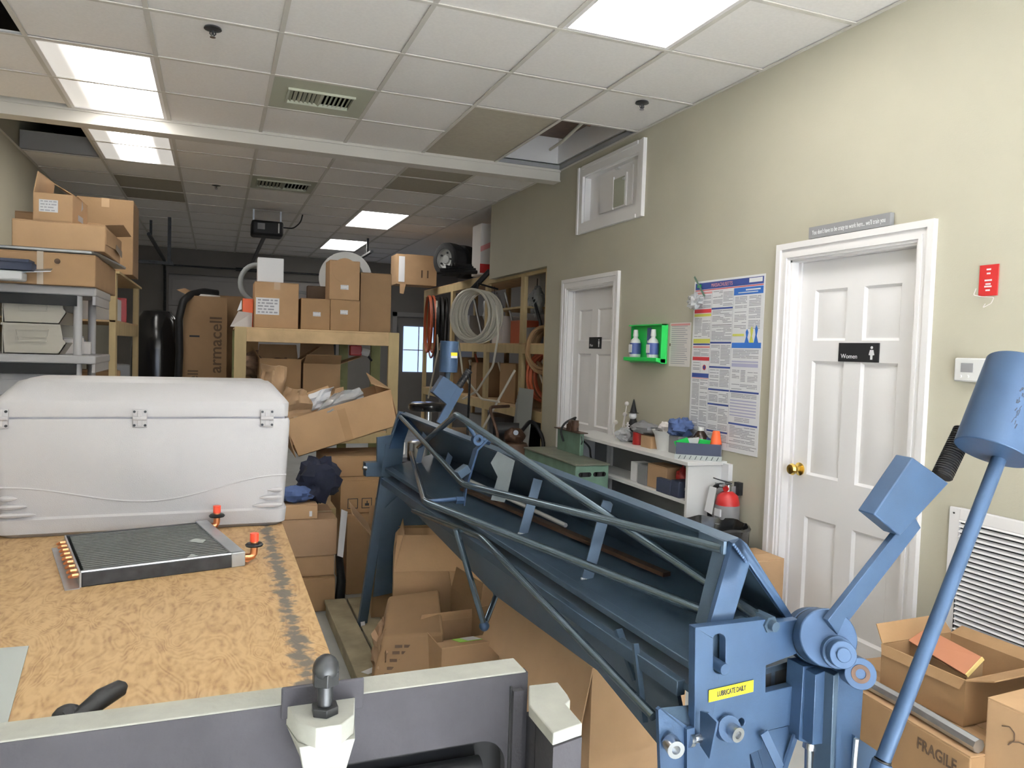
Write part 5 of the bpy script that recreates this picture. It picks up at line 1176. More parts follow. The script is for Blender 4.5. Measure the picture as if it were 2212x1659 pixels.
# column 1
pr(.02, .28, .068, .080, 'ink_pink'); lines(.03, .145, .09, .165); lines(.155, .27, .09, .165)
pr(.02, .28, .172, .195, 'ink_red'); pr(.02, .28, .200, .216, 'ink_yellow'); lines(.03, .14, .225, .345); lines(.15, .27, .225, .345)
pr(.02, .28, .352, .378, 'ink_yellow'); pr(.02, .28, .381, .390, 'ink_blue'); pr(.02, .28, .396, .408, 'ink_pink'); lines(.03, .14, .415, .455); lines(.15, .27, .415, .455)
pr(.02, .28, .462, .484, 'ink_red'); lines(.03, .135, .495, .545); pr(.145, .148, .49, .555, 'ink_grey')
pr(.02, .28, .562, .588, 'ink_blue'); pr(.02, .28, .590, .594, 'ink_pink'); lines(.03, .14, .60, .97); lines(.155, .27, .60, .97)
mbp = MB(); yy = PY0 + (PY1 - PY0) * .21; zz_ = PZ1 + (PZ0 - PZ1) * .525; mbp.cyl((XR - .0042, yy, zz_), (XR - .0052, yy, zz_), .016, n=20); part('emblem', mbp, 'ink_red', po)
part('emblem_core', MB().cyl((XR - .0052, yy, zz_), (XR - .0058, yy, zz_), .010, n=16).box(XR - .006, XR - .0058, yy - .008, yy + .008, zz_ - .002, zz_ + .002), 'ink_blue', po)
# column 2
lines(.30, .44, .07, .16); lines(.45, .585, .07, .16); pr(.285, .59, .168, .178, 'ink_blue'); lines(.30, .585, .185, .265); pr(.30, .585, .27, .273, 'ink'); lines(.30, .585, .28, .365)
for a_, b_ in ((.370, .515), (.515, .648), (.648, .735), (.735, .895), (.895, .965)):
    pr(.285, .59, a_, a_ + .010, 'ink_blue'); lines(.30, .43, a_ + .02, b_ - .008); lines(.445, .58, a_ + .02, b_ - .008)
# column 3
pr(.60, .985, .064, .105, 'ink_blue2'); pr(.76, .95, .075, .083, 'paper', 1); pr(.66, .92, .090, .095, 'paper', 1)
lines(.62, .78, .115, .30); lines(.81, .96, .115, .30); pr(.605, .76, .325, .338, 'ink_yellow'); pr(.60, .985, .375, .405, 'ink_blue2')
lines(.62, .96, .415, .465); pr(.61, .96, .478, .486, 'ink_lilac'); pr(.61, .96, .492, .512, 'ink_lilac'); lines(.62, .72, .53, .60); lines(.74, .80, .53, .60); lines(.83, .96, .53, .60); lines(.62, .96, .61, .64)
pr(.60, .985, .648, .658, 'ink_blue'); lines(.62, .96, .665, .69)
for k in range(6): pr(.61, .96, .70 + .017 * k, .707 + .017 * k, 'ink_lilac')
lines(.68, .88, .80, .825); pr(.60, .985, .832, .842, 'ink_blue'); lines(.62, .96, .85, .945); pr(.285, .985, .955, .957, 'ink'); lines(.62, .96, .962, .975)
for u in (.283, .593): pr(u, u + .002, .065, .98, 'ink_grey')
for m_, mb in PR.items(): part('print_' + {'ink': 'black', 'ink_blue2': 'bright_blue'}.get(m_, m_.replace('ink_', '')), mb, m_, po, kind='stuff')
# three abstract figures
for k, (u, hgt, m_) in enumerate(((.80, .075, 'ink_blue2'), (.86, .09, 'ink_yellow'), (.92, .095, 'ink_blue2'))):
    y = PY0 + (PY1 - PY0) * u; z = PZ1 + (PZ0 - PZ1) * .375
    part('figure_print', MB().poly([(XR - .0042, y + .018, z), (XR - .0042, y + .006, z + hgt * .45), (XR - .0042, y + .012, z + hgt * .8), (XR - .0042, y, z + hgt), (XR - .0042, y - .012, z + hgt * .75), (XR - .0042, y - .004, z + hgt * .4), (XR - .0042, y - .018, z)], (-.0008, 0, 0)), m_, po)
text('lettering', 'MASSACHUSETTS', .030, SIDE((XR - .0052, PY0 + (PY1 - PY0) * .42, PZ1 + (PZ0 - PZ1) * .033)), 'ink_pink', po, squeeze=.85)
# --- paper notice
a, b = AX(1449, 698, XR), AX(1490, 793, XR)
pn = thing('notice_sheet', 'white typed sheet taped up between the green eyewash station and the poster', 'notice', (XR, (a.y + b.y) / 2, b.z), world=True)
part('sheet', MB().box(XR - .003, XR - .0015, b.y, a.y, b.z, a.z), 'paper_warm', pn); mb = MB(); z = a.z - .02
while z > b.z + .02: mb.box(XR - .0036, XR - .003, b.y + .02 + rnd.uniform(0, .05), a.y - .02, z - .004, z); z -= .013
part('print', mb, 'ink_grey', pn); part('heading', MB().box(XR - .0036, XR - .003, b.y + .01, a.y - .01, a.z - .018, a.z - .006), 'ink_pink', pn); part('pin', MB().box(XR - .004, XR - .003, a.y - .012, a.y - .002, (a.z + b.z) / 2 - .01, (a.z + b.z) / 2 + .008), 'ink_brown', pn)
# --- eyewash station
a, b = AX(1372, 703, XR), AX(1441, 786, XR)
ew = thing('eyewash_station', 'bright green eyewash station holding two bottles on the wall', 'eyewash station', (XR, (a.y + b.y) / 2, b.z), world=True)
ye0, ye1, ze0, ze1 = b.y, a.y, b.z, a.z
part('back_panel', MB().box(XR - .012, XR - .001, ye0, ye1, ze0, ze1), 'green', ew, bevel=.003)
part('side_lip', MB().box(XR - .05, XR - .012, ye0, ye0 + .008, ze0, ze1).box(XR - .03, XR - .012, ye1 - .008, ye1, ze0, ze1).box(XR - .05, XR - .012, ye0, ye1, ze1 - .008, ze1), 'green', ew)
part('tray', MB().poly([(XR - .012, ye0, ze0), (XR - .085, ye0, ze0 + .012), (XR - .085, ye0, ze0 + .036), (XR - .012, ye0, ze0 + .032)], (0, ye1 - ye0, 0)), 'green', ew, bevel=.003)
part('sign_panel', MB().box(XR - .014, XR - .012, (ye0 + ye1) / 2 - .025, (ye0 + ye1) / 2 + .025, ze0 + .05, ze1 - .02), 'eye_blue', ew); part('sign_print', MB().box(XR - .015, XR - .014, (ye0 + ye1) / 2 - .018, (ye0 + ye1) / 2 + .018, ze0 + .10, ze0 + .15), 'paper', ew)
for k, u in enumerate((1366, 1404)):
    p = AX(u, 770, XR - .07); t = thing('eyewash_bottle', ['eyewash bottle in the green station, left one', 'eyewash bottle in the green station, right one'][k], 'bottle', (XR - .050, p.y, ze0 + .037), group='eyewash bottles')
    part('body', MB().lathe([(0, 0), (.036, 0), (.038, .01), (.038, .09), (.030, .115), (.015, .13), (.015, .14), (0, .14)], (0, 0, 0), n=20, sc=(1, 1)), 'white_plastic', t)
    part('cap', MB().cyl((0, 0, .14), (0, 0, .185), .019, .015, n=16), 'white_plastic', t, bevel=.002)
    part('label', MB().cyl((0, 0, .02), (0, 0, .095), .0386, n=20, cap=False), 'eye_blue', t); part('label_print', MB().cyl((-.0005, -.0005, .03), (-.0005, -.0005, .085), .0387, n=10, cap=False).v and MB().box(-.041, -.038, -.022, .018, .03, .085), 'paper', t)
# --- plastic bag on a green ribbon
p = AX(1500, 652, XR - .05)
hb = thing('hanging_bag', 'crumpled clear bag hanging on a green ribbon over the poster corner', 'bag', (XR, p.y, p.z), world=True)
part('bag', MB().ball(p, .055, (.6, 1, .75), rough=.6, seed=31), 'film_bag', hb)
part('ribbon', MB().bar(AX(1500, 598, XR - .02), AX(1522, 640, XR - .012), .013, .002, side=(0, 1, 0)), 'green_machine', hb)
# --- thermostat
a, b = AX(2073, 773, XR), AX(2100, 825, XR)
ts = thing('thermostat', 'white thermostat partly behind the blue counterweight', 'thermostat', (XR, a.y - .075, b.z), world=True)
part('case', MB().box(XR - .028, XR - .001, a.y - .16, a.y, b.z, a.z), 'white_plastic', ts, bevel=.006)
part('display', MB().box(XR - .0295, XR - .028, a.y - .08, a.y - .03, a.z - .055, a.z - .02), 'grey_plastic', ts); part('button', MB().cyl((XR - .028, a.y - .03, b.z + .02), (XR - .032, a.y - .03, b.z + .02), .006, n=10).cyl((XR - .028, a.y - .06, b.z + .02), (XR - .032, a.y - .06, b.z + .02), .006, n=10), 'white_plastic', ts)
# --- red wall plate with cord
a, b = AX(2119, 574, XR), AX(2156, 638, XR)
rp = thing('alarm_plate', 'red wall plate with white marks and a dangling cord near the right edge', 'alarm', (XR, (a.y + b.y) / 2, b.z), world=True)
part('plate', MB().box(XR - .006, XR - .001, b.y, a.y, b.z, a.z), 'red', rp, bevel=.001)
ym = (a.y + b.y) / 2
for k, (zf_, wd2) in enumerate(((.85, .012), (.72, .010), (.50, .02), (.38, .014), (.30, .02), (.18, .012))): part('mark', MB().box(XR - .007, XR - .006, ym - wd2 / 1.4, ym + wd2 / 1.4, b.z + (a.z - b.z) * zf_ - .003, b.z + (a.z - b.z) * zf_ + .003), 'paper', rp)
part('cord', MB().tube([(XR - .012, a.y + .005, b.z + .03), (XR - .015, a.y + .012, b.z + .005), (XR - .014, ym + .01, b.z - .004), (XR - .014, b.y + .005, b.z - .008), (XR - .014, b.y + .015, b.z - .03), (XR - .014, ym + .01, b.z - .045), (XR - .014, ym, b.z - .03)], .0015, n=6, bend=.006), 'paper_warm', rp)
# --- return air grille
gv = thing('return_grille', 'big white louvred air return low on the wall, right edge', 'grille', (XR, 1.7, .3), world=True)
gy0, gy1, gz0, gz1 = 1.30, AX(2056, 1093, XR).y, .28, AX(2056, 1093, XR).z
part('frame', MB().box(XR - .012, XR - .001, gy1 - .045, gy1, gz0, gz1).box(XR - .012, XR - .001, gy0, gy0 + .045, gz0, gz1).box(XR - .012, XR - .001, gy0 + .045, gy1 - .045, gz1 - .045, gz1).box(XR - .012, XR - .001, gy0 + .045, gy1 - .045, gz0, gz0 + .045), 'trim', gv, bevel=.003)
part('backing', MB().box(XR - .003, XR - .001, gy0 + .04, gy1 - .04, gz0 + .04, gz1 - .04), 'dark', gv)
n = 29
for i in range(n):
    z = gz0 + .052 + (gz1 - gz0 - .10) * i / (n - 1); part('louvre', MB().hexa([(XR - .016, gy0 + .045, z - .004), (XR - .016, gy1 - .045, z - .004), (XR - .003, gy1 - .045, z + .006), (XR - .003, gy0 + .045, z + .006), (XR - .016, gy0 + .045, z - .002), (XR - .016, gy1 - .045, z - .002), (XR - .003, gy1 - .045, z + .008), (XR - .003, gy0 + .045, z + .008)]), 'trim', gv)
part('screw', MB().cyl((XR - .012, gy1 - .022, gz1 - .022), (XR - .014, gy1 - .022, gz1 - .022), .004, n=8), 'steel_bright', gv)

# --- white wall cabinet
KX, KY0, KY1, KZ = 2.49, 3.60, 5.15, .915
q1 = AZ(1487, 998, KZ); KX = q1.x; KY0 = q1.y
cb_ = thing('white_cabinet', 'low white open shelf cabinet against the right wall', 'cabinet', ((KX + XR) / 2, (KY0 + KY1) / 2, 0), world=True)
part('top', MB().box(KX - .012, XR - .002, KY0 - .012, KY1, KZ - .022, KZ), 'white_plastic', cb_, bevel=.002)
part('side_panel', MB().box(KX, XR - .002, KY0, KY0 + .02, 0, KZ - .022), 'white_plastic', cb_); part('side_panel', MB().box(KX, XR - .002, KY1 - .02, KY1, 0, KZ - .022), 'white_plastic', cb_)
for z in (.69, .42): part('shelf', MB().box(KX + .003, XR - .006, KY0 + .02, KY1 - .02, z - .018, z), 'white_plastic', cb_)
part('back_panel', MB().box(XR - .006, XR - .002, KY0 + .02, KY1 - .02, 0, KZ - .022), 'grey_plastic', cb_)
def on_top(u, v): return AZ(u, v, KZ)
# tissue box
vd_ = V((.55, .83, 0)); p = on_top(1506, 986) + vd_ * .082
tb_ = thing('tissue_box', 'dark blue open box with packets at the front end of the white cabinet', 'box', (2.60, p.y + (2.60 - p.x) * 1.2 - .035, KZ), (0, 0, R(-36)))
part('base', MB().box(-.13, .13, -.075, .075, 0, .028), 'sheet_grey', tb_); part('wall', MB().box(-.125, .125, -.07, -.066, .028, .095).box(-.125, .125, .066, .07, .028, .095).box(-.125, -.121, -.066, .066, .028, .095).box(.121, .125, -.066, .066, .028, .095), 'navy_box', tb_)
pk = MB()
for k in range(8): x = -.11 + k * .015 * 2; pk.poly([(x, -.0756, .003), (x + .004, -.0756, .003), (x + .014, -.0756, .024), (x + .010, -.0756, .024)], (0, -.0006, 0))
part('pattern', pk, 'ink', tb_)
for k, m_ in enumerate(('green', 'film_bag', 'green', 'eye_blue')):
    part('packet', MB().box(-.04, .04, -.003, .003, .0, .09, M=Matrix.Translation((-.07 + .045 * k, -.02 + .02 * (k % 2), .03)) @ Euler((.3 * (-1) ** k, .25 * (k - 1.5), .2 * k)).to_matrix().to_4x4()), m_, tb_)
# bowl
p = on_top(1443, 972)
bw = thing('white_bowl', 'white plastic tub heaped with small items on the white cabinet', 'bowl', (p.x - .005, p.y - .01, KZ))
part('bowl', MB().lathe([(0, .003), (.068, .003), (.072, 0), (.092, .095), (.106, .118), (.108, .124), (.100, .122), (.086, .095), (.066, .008), (0, .008)], (0, 0, 0), n=32, sc=(1, .95)), 'white_plastic', bw)
kk = [('foam_ball', .045, (-.02, 0, .14), 'paper_warm', 'round white wadded ball in the white tub'), ('orange_packet', .035, (.05, -.02, .135), 'orange', 'orange and white packet in the white tub'), ('white_bundle', .035, (.08, -.05, .125), 'paper', 'white crumpled packet at the right rim of the white tub')]
for nm, r_, o_, m_, lb in kk: solo(nm, MB().ball(V((p.x - .005, p.y - .01, KZ)) + V(o_), r_, (1, 1, .8), rough=.35, seed=len(nm)), m_, lb, 'packet')
p2 = AX(1472, 905, XR - .08); p2.y -= .05
solo('blue_cloth', MB().ball(V((XR - .085, p2.y + .05, KZ + .155)), .072, (1.0, 1.1, .75), rough=.45, seed=14), 'denim', 'blue cloth piled behind the white tub', 'cloth')
solo('cloth_prop', MB().box(XR - .13, XR - .04, p2.y + .0, p2.y + .10, KZ, KZ + .105), 'grey_plastic', 'grey box under the blue cloth behind the tub', 'box')
p = AX(1514, 930, XR - .06)
bt_ = thing('brown_bottle', 'dark brown bottle with a white cap behind the dark blue box', 'bottle', (XR - .06, p.y, KZ))
part('body', MB().lathe([(0, 0), (.045, 0), (.047, .008), (.047, .115), (.022, .150), (.016, .155), (0, .155)], (0, 0, 0), n=20), 'bottle_brown', bt_); part('cap', MB().cyl((0, 0, .155), (0, 0, .178), .018, n=14), 'white_plastic', bt_)
p = AX(1547, 940, XR - .05)
cp_ = thing('orange_cup', 'orange cone-shaped cap on a pale bottle beside the poster', 'bottle', (XR - .05, p.y, KZ))
part('body', MB().lathe([(0, 0), (.034, 0), (.034, .085), (0, .085)], (0, 0, 0), n=18), 'paper_warm', cp_); part('cone', MB().lathe([(.034, .085), (.033, .095), (.02, .165), (.017, .168), (0, .168)], (0, 0, 0), n=18), 'orange', cp_)
p = on_top(1368, 948)
fg = thing('witch_figurine', 'little black and white figurine with a pointed hat on the cabinet', 'figurine', (XR - .07, AX(1368, 900, XR - .07).y, KZ))
part('body', MB().lathe([(0, 0), (.048, 0), (.042, .06), (.028, .13), (.02, .155), (0, .16)], (0, 0, 0), n=16), 'black_plastic', fg); part('head', MB().ball((-.006, -.004, .175), .027, n=8), 'paper', fg)
part('hat', MB().lathe([(.040, .193), (.024, .197), (.006, .275), (0, .29)], (0, 0, 0), n=16), 'black_plastic', fg); part('bones', MB().box(-.046, -.036, -.004, .004, .05, .13).box(-.046, -.036, -.02, .02, .09, .097).box(-.046, -.036, -.018, .018, .11, .116).box(-.048, -.040, -.02, .02, .06, .068), 'paper', fg)
pw_ = AX(1400, 925, 2.60)
solo('wrapped_bundle', MB().ball(V((2.60, pw_.y + .02, KZ + .115)), .10, (.8, 1.45, .38), rough=.35, seed=41), 'grey_plastic', 'grey film-wrapped bundle behind the white tub, left side', 'bundle')
solo('carton_small', MB().box(2.55, 2.66, pw_.y - .12, pw_.y + .0, KZ, KZ + .075), 'card_b', 'small brown and white box under the wrapped bundle', 'box')
solo('red_tin', MB().cyl((2.60, pw_.y + .10, KZ), (2.60, pw_.y + .10, KZ + .08), .045, n=18), 'red', 'dark red tin left of the small box on the cabinet', 'tin')
solo('clear_wrap', MB().ball(V((2.58, AX(1350, 930, 2.58).y, KZ + .045)), .06, (.9, 1.1, .7), rough=.5, seed=44), 'film_bag', 'clump of clear wrap at the far end of the white cabinet', 'wrap')
for k, (u, v) in enumerate(((1330, 912), (1350, 895), (1354, 872))):
    p = AX(u, v, XR - .08); solo('string_light', MB().tube([(p.x, p.y, KZ + .0), (p.x - .01, p.y + .01, (p.z + KZ) / 2), p], .004, n=6).ball(p, .016, n=6), 'paper_warm', ['lowest', 'middle', 'highest'][k] + ' small cream ornament left of the pointed-hat figurine', 'ornament', 'ornaments beside the figurine')
# things on the cabinet's shelf
def wbox(u0, u1, v0, v1, x, dep, z0, nm, lab, m, tape=False):
    a = AX(u0, (v0 + v1) / 2, x); b = AX(u1, (v0 + v1) / 2, x); z1 = AX((u0 + u1) / 2, v0, x).z
    return carton(nm, lab, (x + dep / 2, (a.y + b.y) / 2, z0), (dep, abs(a.y - b.y), max(.03, z1 - z0)), 0, m, tape=tape)
wbox(1362, 1376, 998, 1040, KX + .05, .1, .691, 'stored_book', 'white upright book at the left of the cabinet shelf', 'paper')
wbox(1377, 1396, 1003, 1048, KX + .04, .1, .691, 'stored_case', 'grey upright case on the cabinet shelf', 'grey_plastic')
wbox(1398, 1440, 1005, 1058, KX + .045, .12, .691, 'stored_box', 'yellow brown box in the middle of the cabinet shelf', 'card_b')
t = wbox(1417, 1448, 1035, 1068, KX + .008, .032, .691, 'glove_box', 'white and dark blue box at the front of the cabinet shelf', 'navy_box'); 
wbox(1449, 1466, 1038, 1078, KX + .01, .1, .691, 'dark_box', 'dark blue box next to the clear bag on the cabinet shelf', 'navy_box')
p = AX(1470, 1062, KX + .06); solo('clear_bag', MB().ball(V((KX + .075, p.y - .01, .735)), .05, (.8, 1.0, .8), rough=.5, seed=51), 'film_bag', 'clear bag at the right end of the cabinet shelf', 'bag')
p = AX(1468, 1018, KX + .1); solo('red_bag', MB().ball(V((KX + .13, p.y, .79)), .05, (.8, .9, 1.1), rough=.3, seed=52), 'red', 'red bag behind the clear bag on the cabinet shelf', 'bag')
solo('bag_stand', MB().box(KX + .10, KX + .17, p.y - .03, p.y + .03, .69, .75), 'grey_plastic', 'grey block under the red bag on the cabinet shelf', 'block')
# --- extinguisher with tag, wall bracket
p = AX(1571, 1090, XR - .085)
fe = thing('fire_extinguisher', 'fire extinguisher with black hose hanging beside the white cabinet', 'fire extinguisher', (XR - .085, p.y, .36), world=True)
ex, ey = XR - .085, p.y; zt_ = AX(1571, 1062, ex).z
part('cylinder', MB().lathe([(0, .36), (.055, .36), (.066, .38), (.066, zt_ - .06), (.055, zt_ - .02), (.03, zt_), (.016, zt_ + .005), (0, zt_ + .005)], (ex, ey, 0), n=28), 'red', fe)
part('label', MB().cyl((ex, ey, .42), (ex, ey, zt_ - .07), .0668, n=28, cap=False), 'grey_plastic', fe); part('label_patch', MB().box(ex - .070, ex - .060, ey - .03, ey + .02, zt_ - .13, zt_ - .09), 'paper', fe)
part('valve', MB().cyl((ex, ey, zt_), (ex, ey, zt_ + .04), .018, n=14).box(ex - .05, ex + .02, ey - .012, ey + .012, zt_ + .03, zt_ + .04), 'steel_bright', fe); part('lever', MB().bar((ex + .02, ey, zt_ + .045), (ex - .08, ey + .02, zt_ + .075), .022, .006), 'ink', fe)
part('gauge', MB().cyl((ex - .018, ey - .01, zt_ + .02), (ex - .028, ey - .014, zt_ + .02), .016, n=14), 'red', fe)
part('hose', MB().tube([(ex, ey + .015, zt_ + .025), (ex - .01, ey + .08, zt_ + .03), (ex - .02, ey + .13, zt_ - .03), (ex - .02, ey + .135, zt_ - .14), (ex - .01, ey + .11, zt_ - .26)], .013, n=10, bend=.04), 'rubber', fe)
part('inspection_tag', MB().sheet((ex - .075, ey + .10, zt_ - .12), (ex - .075, ey + .03, zt_ - .13), (ex - .06, ey + .02, zt_ + .02), (ex - .06, ey + .08, zt_ + .02), t=.0015), 'paper', fe)
part('wall_hook', MB().box(XR - .03, XR - .001, ey - .02, ey + .02, zt_ - .02, zt_ + .05), 'steel_dark', fe)
a, b = AX(1532, 995, XR - .05), AX(1566, 1040, XR - .05)
wc = thing('card_holder', 'white card holder on the wall above the extinguisher', 'holder', (XR, (a.y + b.y) / 2, b.z), world=True)
part('pocket', MB().box(XR - .03, XR - .001, b.y, a.y, b.z, a.z), 'paper', wc); part('print', MB().box(XR - .031, XR - .03, (a.y + b.y) / 2 - .004, (a.y + b.y) / 2 + .012, b.z + .02, a.z - .02), 'ink_grey', wc)
a, b = AX(1563, 1040, XR), AX(1598, 1075, XR); solo('clear_box', MB().box(XR - .07, XR - .002, b.y, a.y, b.z, a.z), 'film', 'clear plastic pocket on the wall right of the extinguisher hose', 'pocket')
# --- waste bin
c = AZ(1540, 1140, .62)
wbn = thing('bagged_bin', 'black bagged waste bin between the blue brake and the door', 'waste bin', (2.44, 3.27, 0))
part('body', MB().lathe([(0, 0), (.14, 0), (.17, .60), (.165, .60), (.135, .02), (0, .02)], (0, 0, 0), n=24), 'grey_plastic', wbn)
mb = MB(); vs = []; nn = 40
prof_ = [(.174, .42), (.178, .60), (.186, .625), (.172, .635), (.155, .58), (.13, .42), (0, .38)]
for r_, h_ in prof_: vs += [V(((r_ + .004 * math.sin(k * 1.7 + h_ * 9)) * math.cos(2 * PI * k / nn), (r_ + .004 * math.sin(k * 1.7 + h_ * 9)) * math.sin(2 * PI * k / nn), h_ + .005 * math.sin(k * .9) * (h_ > .5))) for k in range(nn)]
mb.add(vs, [(i * nn + k, i * nn + (k + 1) % nn, (i + 1) * nn + (k + 1) % nn, (i + 1) * nn + k) for i in range(len(prof_) - 1) for k in range(nn)], True); part('bin_liner', mb, 'black_bag', wbn)
t = carton('corner_box', 'small brown box on the floor against the near door frame', (2.585, 3.12, 0), (.2, .22, .50), 0, 'card_b', tape=False); sticker(t, -.1008, 0.02, .42, .09, .07, face='-x', lines=3, seed=6)

# ------------------------------------------------------------------ green machine and toolbox
GZ = .78; g0_ = AZ(1244, 1003, GZ); g1_ = AZ(1153, 965, GZ); g2_ = AZ(1339, 997, GZ)
gdx = (g2_ - g0_).normalized(); an_ = math.atan2(gdx.y, gdx.x); gw = min((g2_ - g0_).length, .36); gd_ = (g1_ - g0_).length
mc = thing('green_machine', 'old green steel cabinet machine with two oval slots', 'machine', (g0_.x, g0_.y, 0), (0, 0, 0))
gw = KX - .03 - g0_.x; ang2 = 0
part('body', MB().box(0, gw, 0, gd_, .04, GZ - .012), 'green_machine', mc, bevel=.006); part('top', MB().box(-.008, gw + .004, -.008, gd_, GZ - .012, GZ), 'green_top', mc, bevel=.003)
for x in (gw * .28, gw * .72):
    s_ = MB().box(x - gw * .13, x + gw * .13, -.003, .0, GZ - .085, GZ - .055).cyl((x - gw * .13, -.003, GZ - .07), (x - gw * .13, 0, GZ - .07), .015, n=14).cyl((x + gw * .13, -.003, GZ - .07), (x + gw * .13, 0, GZ - .07), .015, n=14); part('slot', s_, 'dark', mc)
part('foot', MB().box(.02, .06, .02, .06, 0, .04).box(gw - .06, gw - .02, .02, .06, 0, .04).box(.02, .06, gd_ - .06, gd_ - .02, 0, .04).box(gw - .06, gw - .02, gd_ - .06, gd_ - .02, 0, .04), 'steel_dark', mc)
tA0, tB0 = AZ(1252, 985, GZ), AZ(1298, 982, GZ)
tl = thing('green_toolbox', 'open-topped green metal box with pump parts on the green machine', 'toolbox', (tA0.x, tA0.y, GZ))
tw, td = min(.24, KX - .04 - tA0.x), .38; th2 = AY(1250, 937, tA0.y).z - GZ
part('body', MB().box(0, tw, 0, td, 0, th2), 'green_machine', tl, bevel=.004); part('lid_plate', MB().box(-.02, tw + .02, -.02, td + .02, th2, th2 + .006), 'rust_brown', tl)
part('pump', MB().cyl((.02, td * .5, th2 + .05), (tw * .8, td * .35, th2 + .05), .032, n=14).cyl((.04, td * .5, th2), (.04, td * .5, th2 + .05), .03, n=12).cyl((tw * .75, td * .36, th2), (tw * .75, td * .36, th2 + .08), .028, n=12).box(-.01, .05, td * .4, td * .55, th2 + .0, th2 + .05), 'rust_brown', tl)
part('hose', MB().tube([(-.02, td * .6, th2 - .08), (-.05, td * .6, th2), (-.02, td * .55, th2 + .06), (.06, td * .5, th2 + .10), (tw * .7, td * .4, th2 + .09), (tw, td * .3, th2 + .02)], .008, n=8, bend=.03), 'rubber', tl)
part('handle', MB().tube([(tw * .3, -.002, th2 - .02), (tw * .3, -.02, th2 - .05), (tw * .3, -.002, th2 - .075)], .004), 'steel_dark', tl)
solo('cable_run', MB().tube([(tA0.x + tw + .02, tA0.y + .05, GZ + .10), (tA0.x + tw + .05, tA0.y, GZ + .06), (tA0.x + tw + .03, tA0.y - .05, GZ + .0), (tA0.x + tw + .055, tA0.y - .1, GZ - .1), (tA0.x + tw + .05, tA0.y - .12, .3)], .007, bend=.03), 'rubber', 'thin black cable hanging between the green machine and white cabinet', 'cable')

# ------------------------------------------------------------------ cartons at the lower right
p_n = AZ(2085, 1570, .33)
FZ = .33
f0, f1 = AZ(1863, 1496, FZ), AZ(2101, 1638, FZ); fd = (f1 - f0).normalized(); fr_ = math.atan2(fd.y, fd.x)
fx = f0 - fd * .25; fl_ = .69
fg_ = thing('fragile_carton', 'long brown carton printed FRAGILE at the lower right', 'box', (fx.x, fx.y, 0), (0, 0, fr_))
# local x runs towards the camera along the left face; +y is towards the wall
fwid = .36
part('body', MB().box(0, fl_, 0, fwid, 0, FZ - .004), 'card_a', fg_, bevel=.004)
part('flap', MB().box(.001, fl_ - .001, .001, fwid / 2 - .02, FZ - .004, FZ), 'card', fg_); part('flap', MB().box(.001, fl_ - .001, fwid / 2 + .02, fwid - .001, FZ - .004, FZ), 'card', fg_)
u_ = (AZ(2018, 1590, FZ) - fx).dot(fd)
Mf_ = frame((u_ + .008, -.0008, FZ - .056), (1, 0, 0), (0, 0, 1)); text('lettering', 'FRAGILE', .052, Mf_, 'ink_brown', fg_, squeeze=.78, bold=.0012)
def FL(x, y, z): return fx + fd * x + V((-fd.y, fd.x, 0)) * y + V((0, 0, z))
solo('wrapped_bar', MB().tube([FL(-.02, .045, .024), FL(.2, .04, .022), FL(.45, .045, .024), FL(.68, .042, .022)], .022, n=8), 'galv', 'long bar in crinkled grey film lying on the FRAGILE carton', 'bar')
Y0o = 1.70
c1, c2, c3 = AZ(2080, 1572, FZ), AZ(1900, 1482, FZ), AZ(2190, 1550, FZ)
lO = (c2 - c1).length; dO_ = (c1 - c2).normalized(); rO = math.atan2(dO_.y, dO_.x) + PI / 2
wOx = .36; hO_ = AX(2085, 1470, c1.x).z - FZ
nrm = V((-dO_.y, dO_.x, 0)); 
if nrm.x < 0: nrm = -nrm
cen = (c1 + c2) / 2 + nrm * wOx / 2
t = carton('book_carton', 'open brown carton with torn flaps holding a terracotta folder', (cen.x, cen.y, FZ + .001), (wOx, lO, hO_), rO if abs(math.cos(rO)) > .5 else rO + PI, 'card_a', flaps={'+y': (35, .07), '-y': (70, .09), '-x': (165, .035), '+x': (60, .05)})
t.rotation_euler = (0, 0, math.atan2(nrm.y, nrm.x))
fo = thing('folder', 'terracotta folder with a cream edge lying in the open carton', 'folder', (cen.x, cen.y, FZ + hO_ * .3), world=True)
A_, B_, C_, D_ = [AX(*q, XR - .16) for q in ((1975, 1375), (2085, 1462), (2122, 1420), (2010, 1345))]
A_, B_, C_, D_ = AZ(1966, 1388, FZ + hO_ * .93), AZ(2088, 1462, FZ + hO_ * .93), AZ(2124, 1424, FZ + hO_ + .04), AZ(2005, 1362, FZ + hO_ + .04)
part('cover', MB().sheet(A_, B_, C_, D_, t=.012), 'terracotta', fo); e_ = (B_ - A_).normalized(); part('page_edge', MB().sheet(B_, B_ + e_ * .006, C_ + e_ * .006, C_, t=.011), 'cream', fo); part('support', MB().hexa([A_ + V((0, 0, -.10)), B_ + V((0, 0, -.10)), C_ + V((0, 0, -.13)), D_ + V((0, 0, -.13)), A_ - V((0, 0, .003)), B_ - V((0, 0, .003)), C_ - V((0, 0, .004)), D_ - V((0, 0, .004))]), 'card_c', fo)
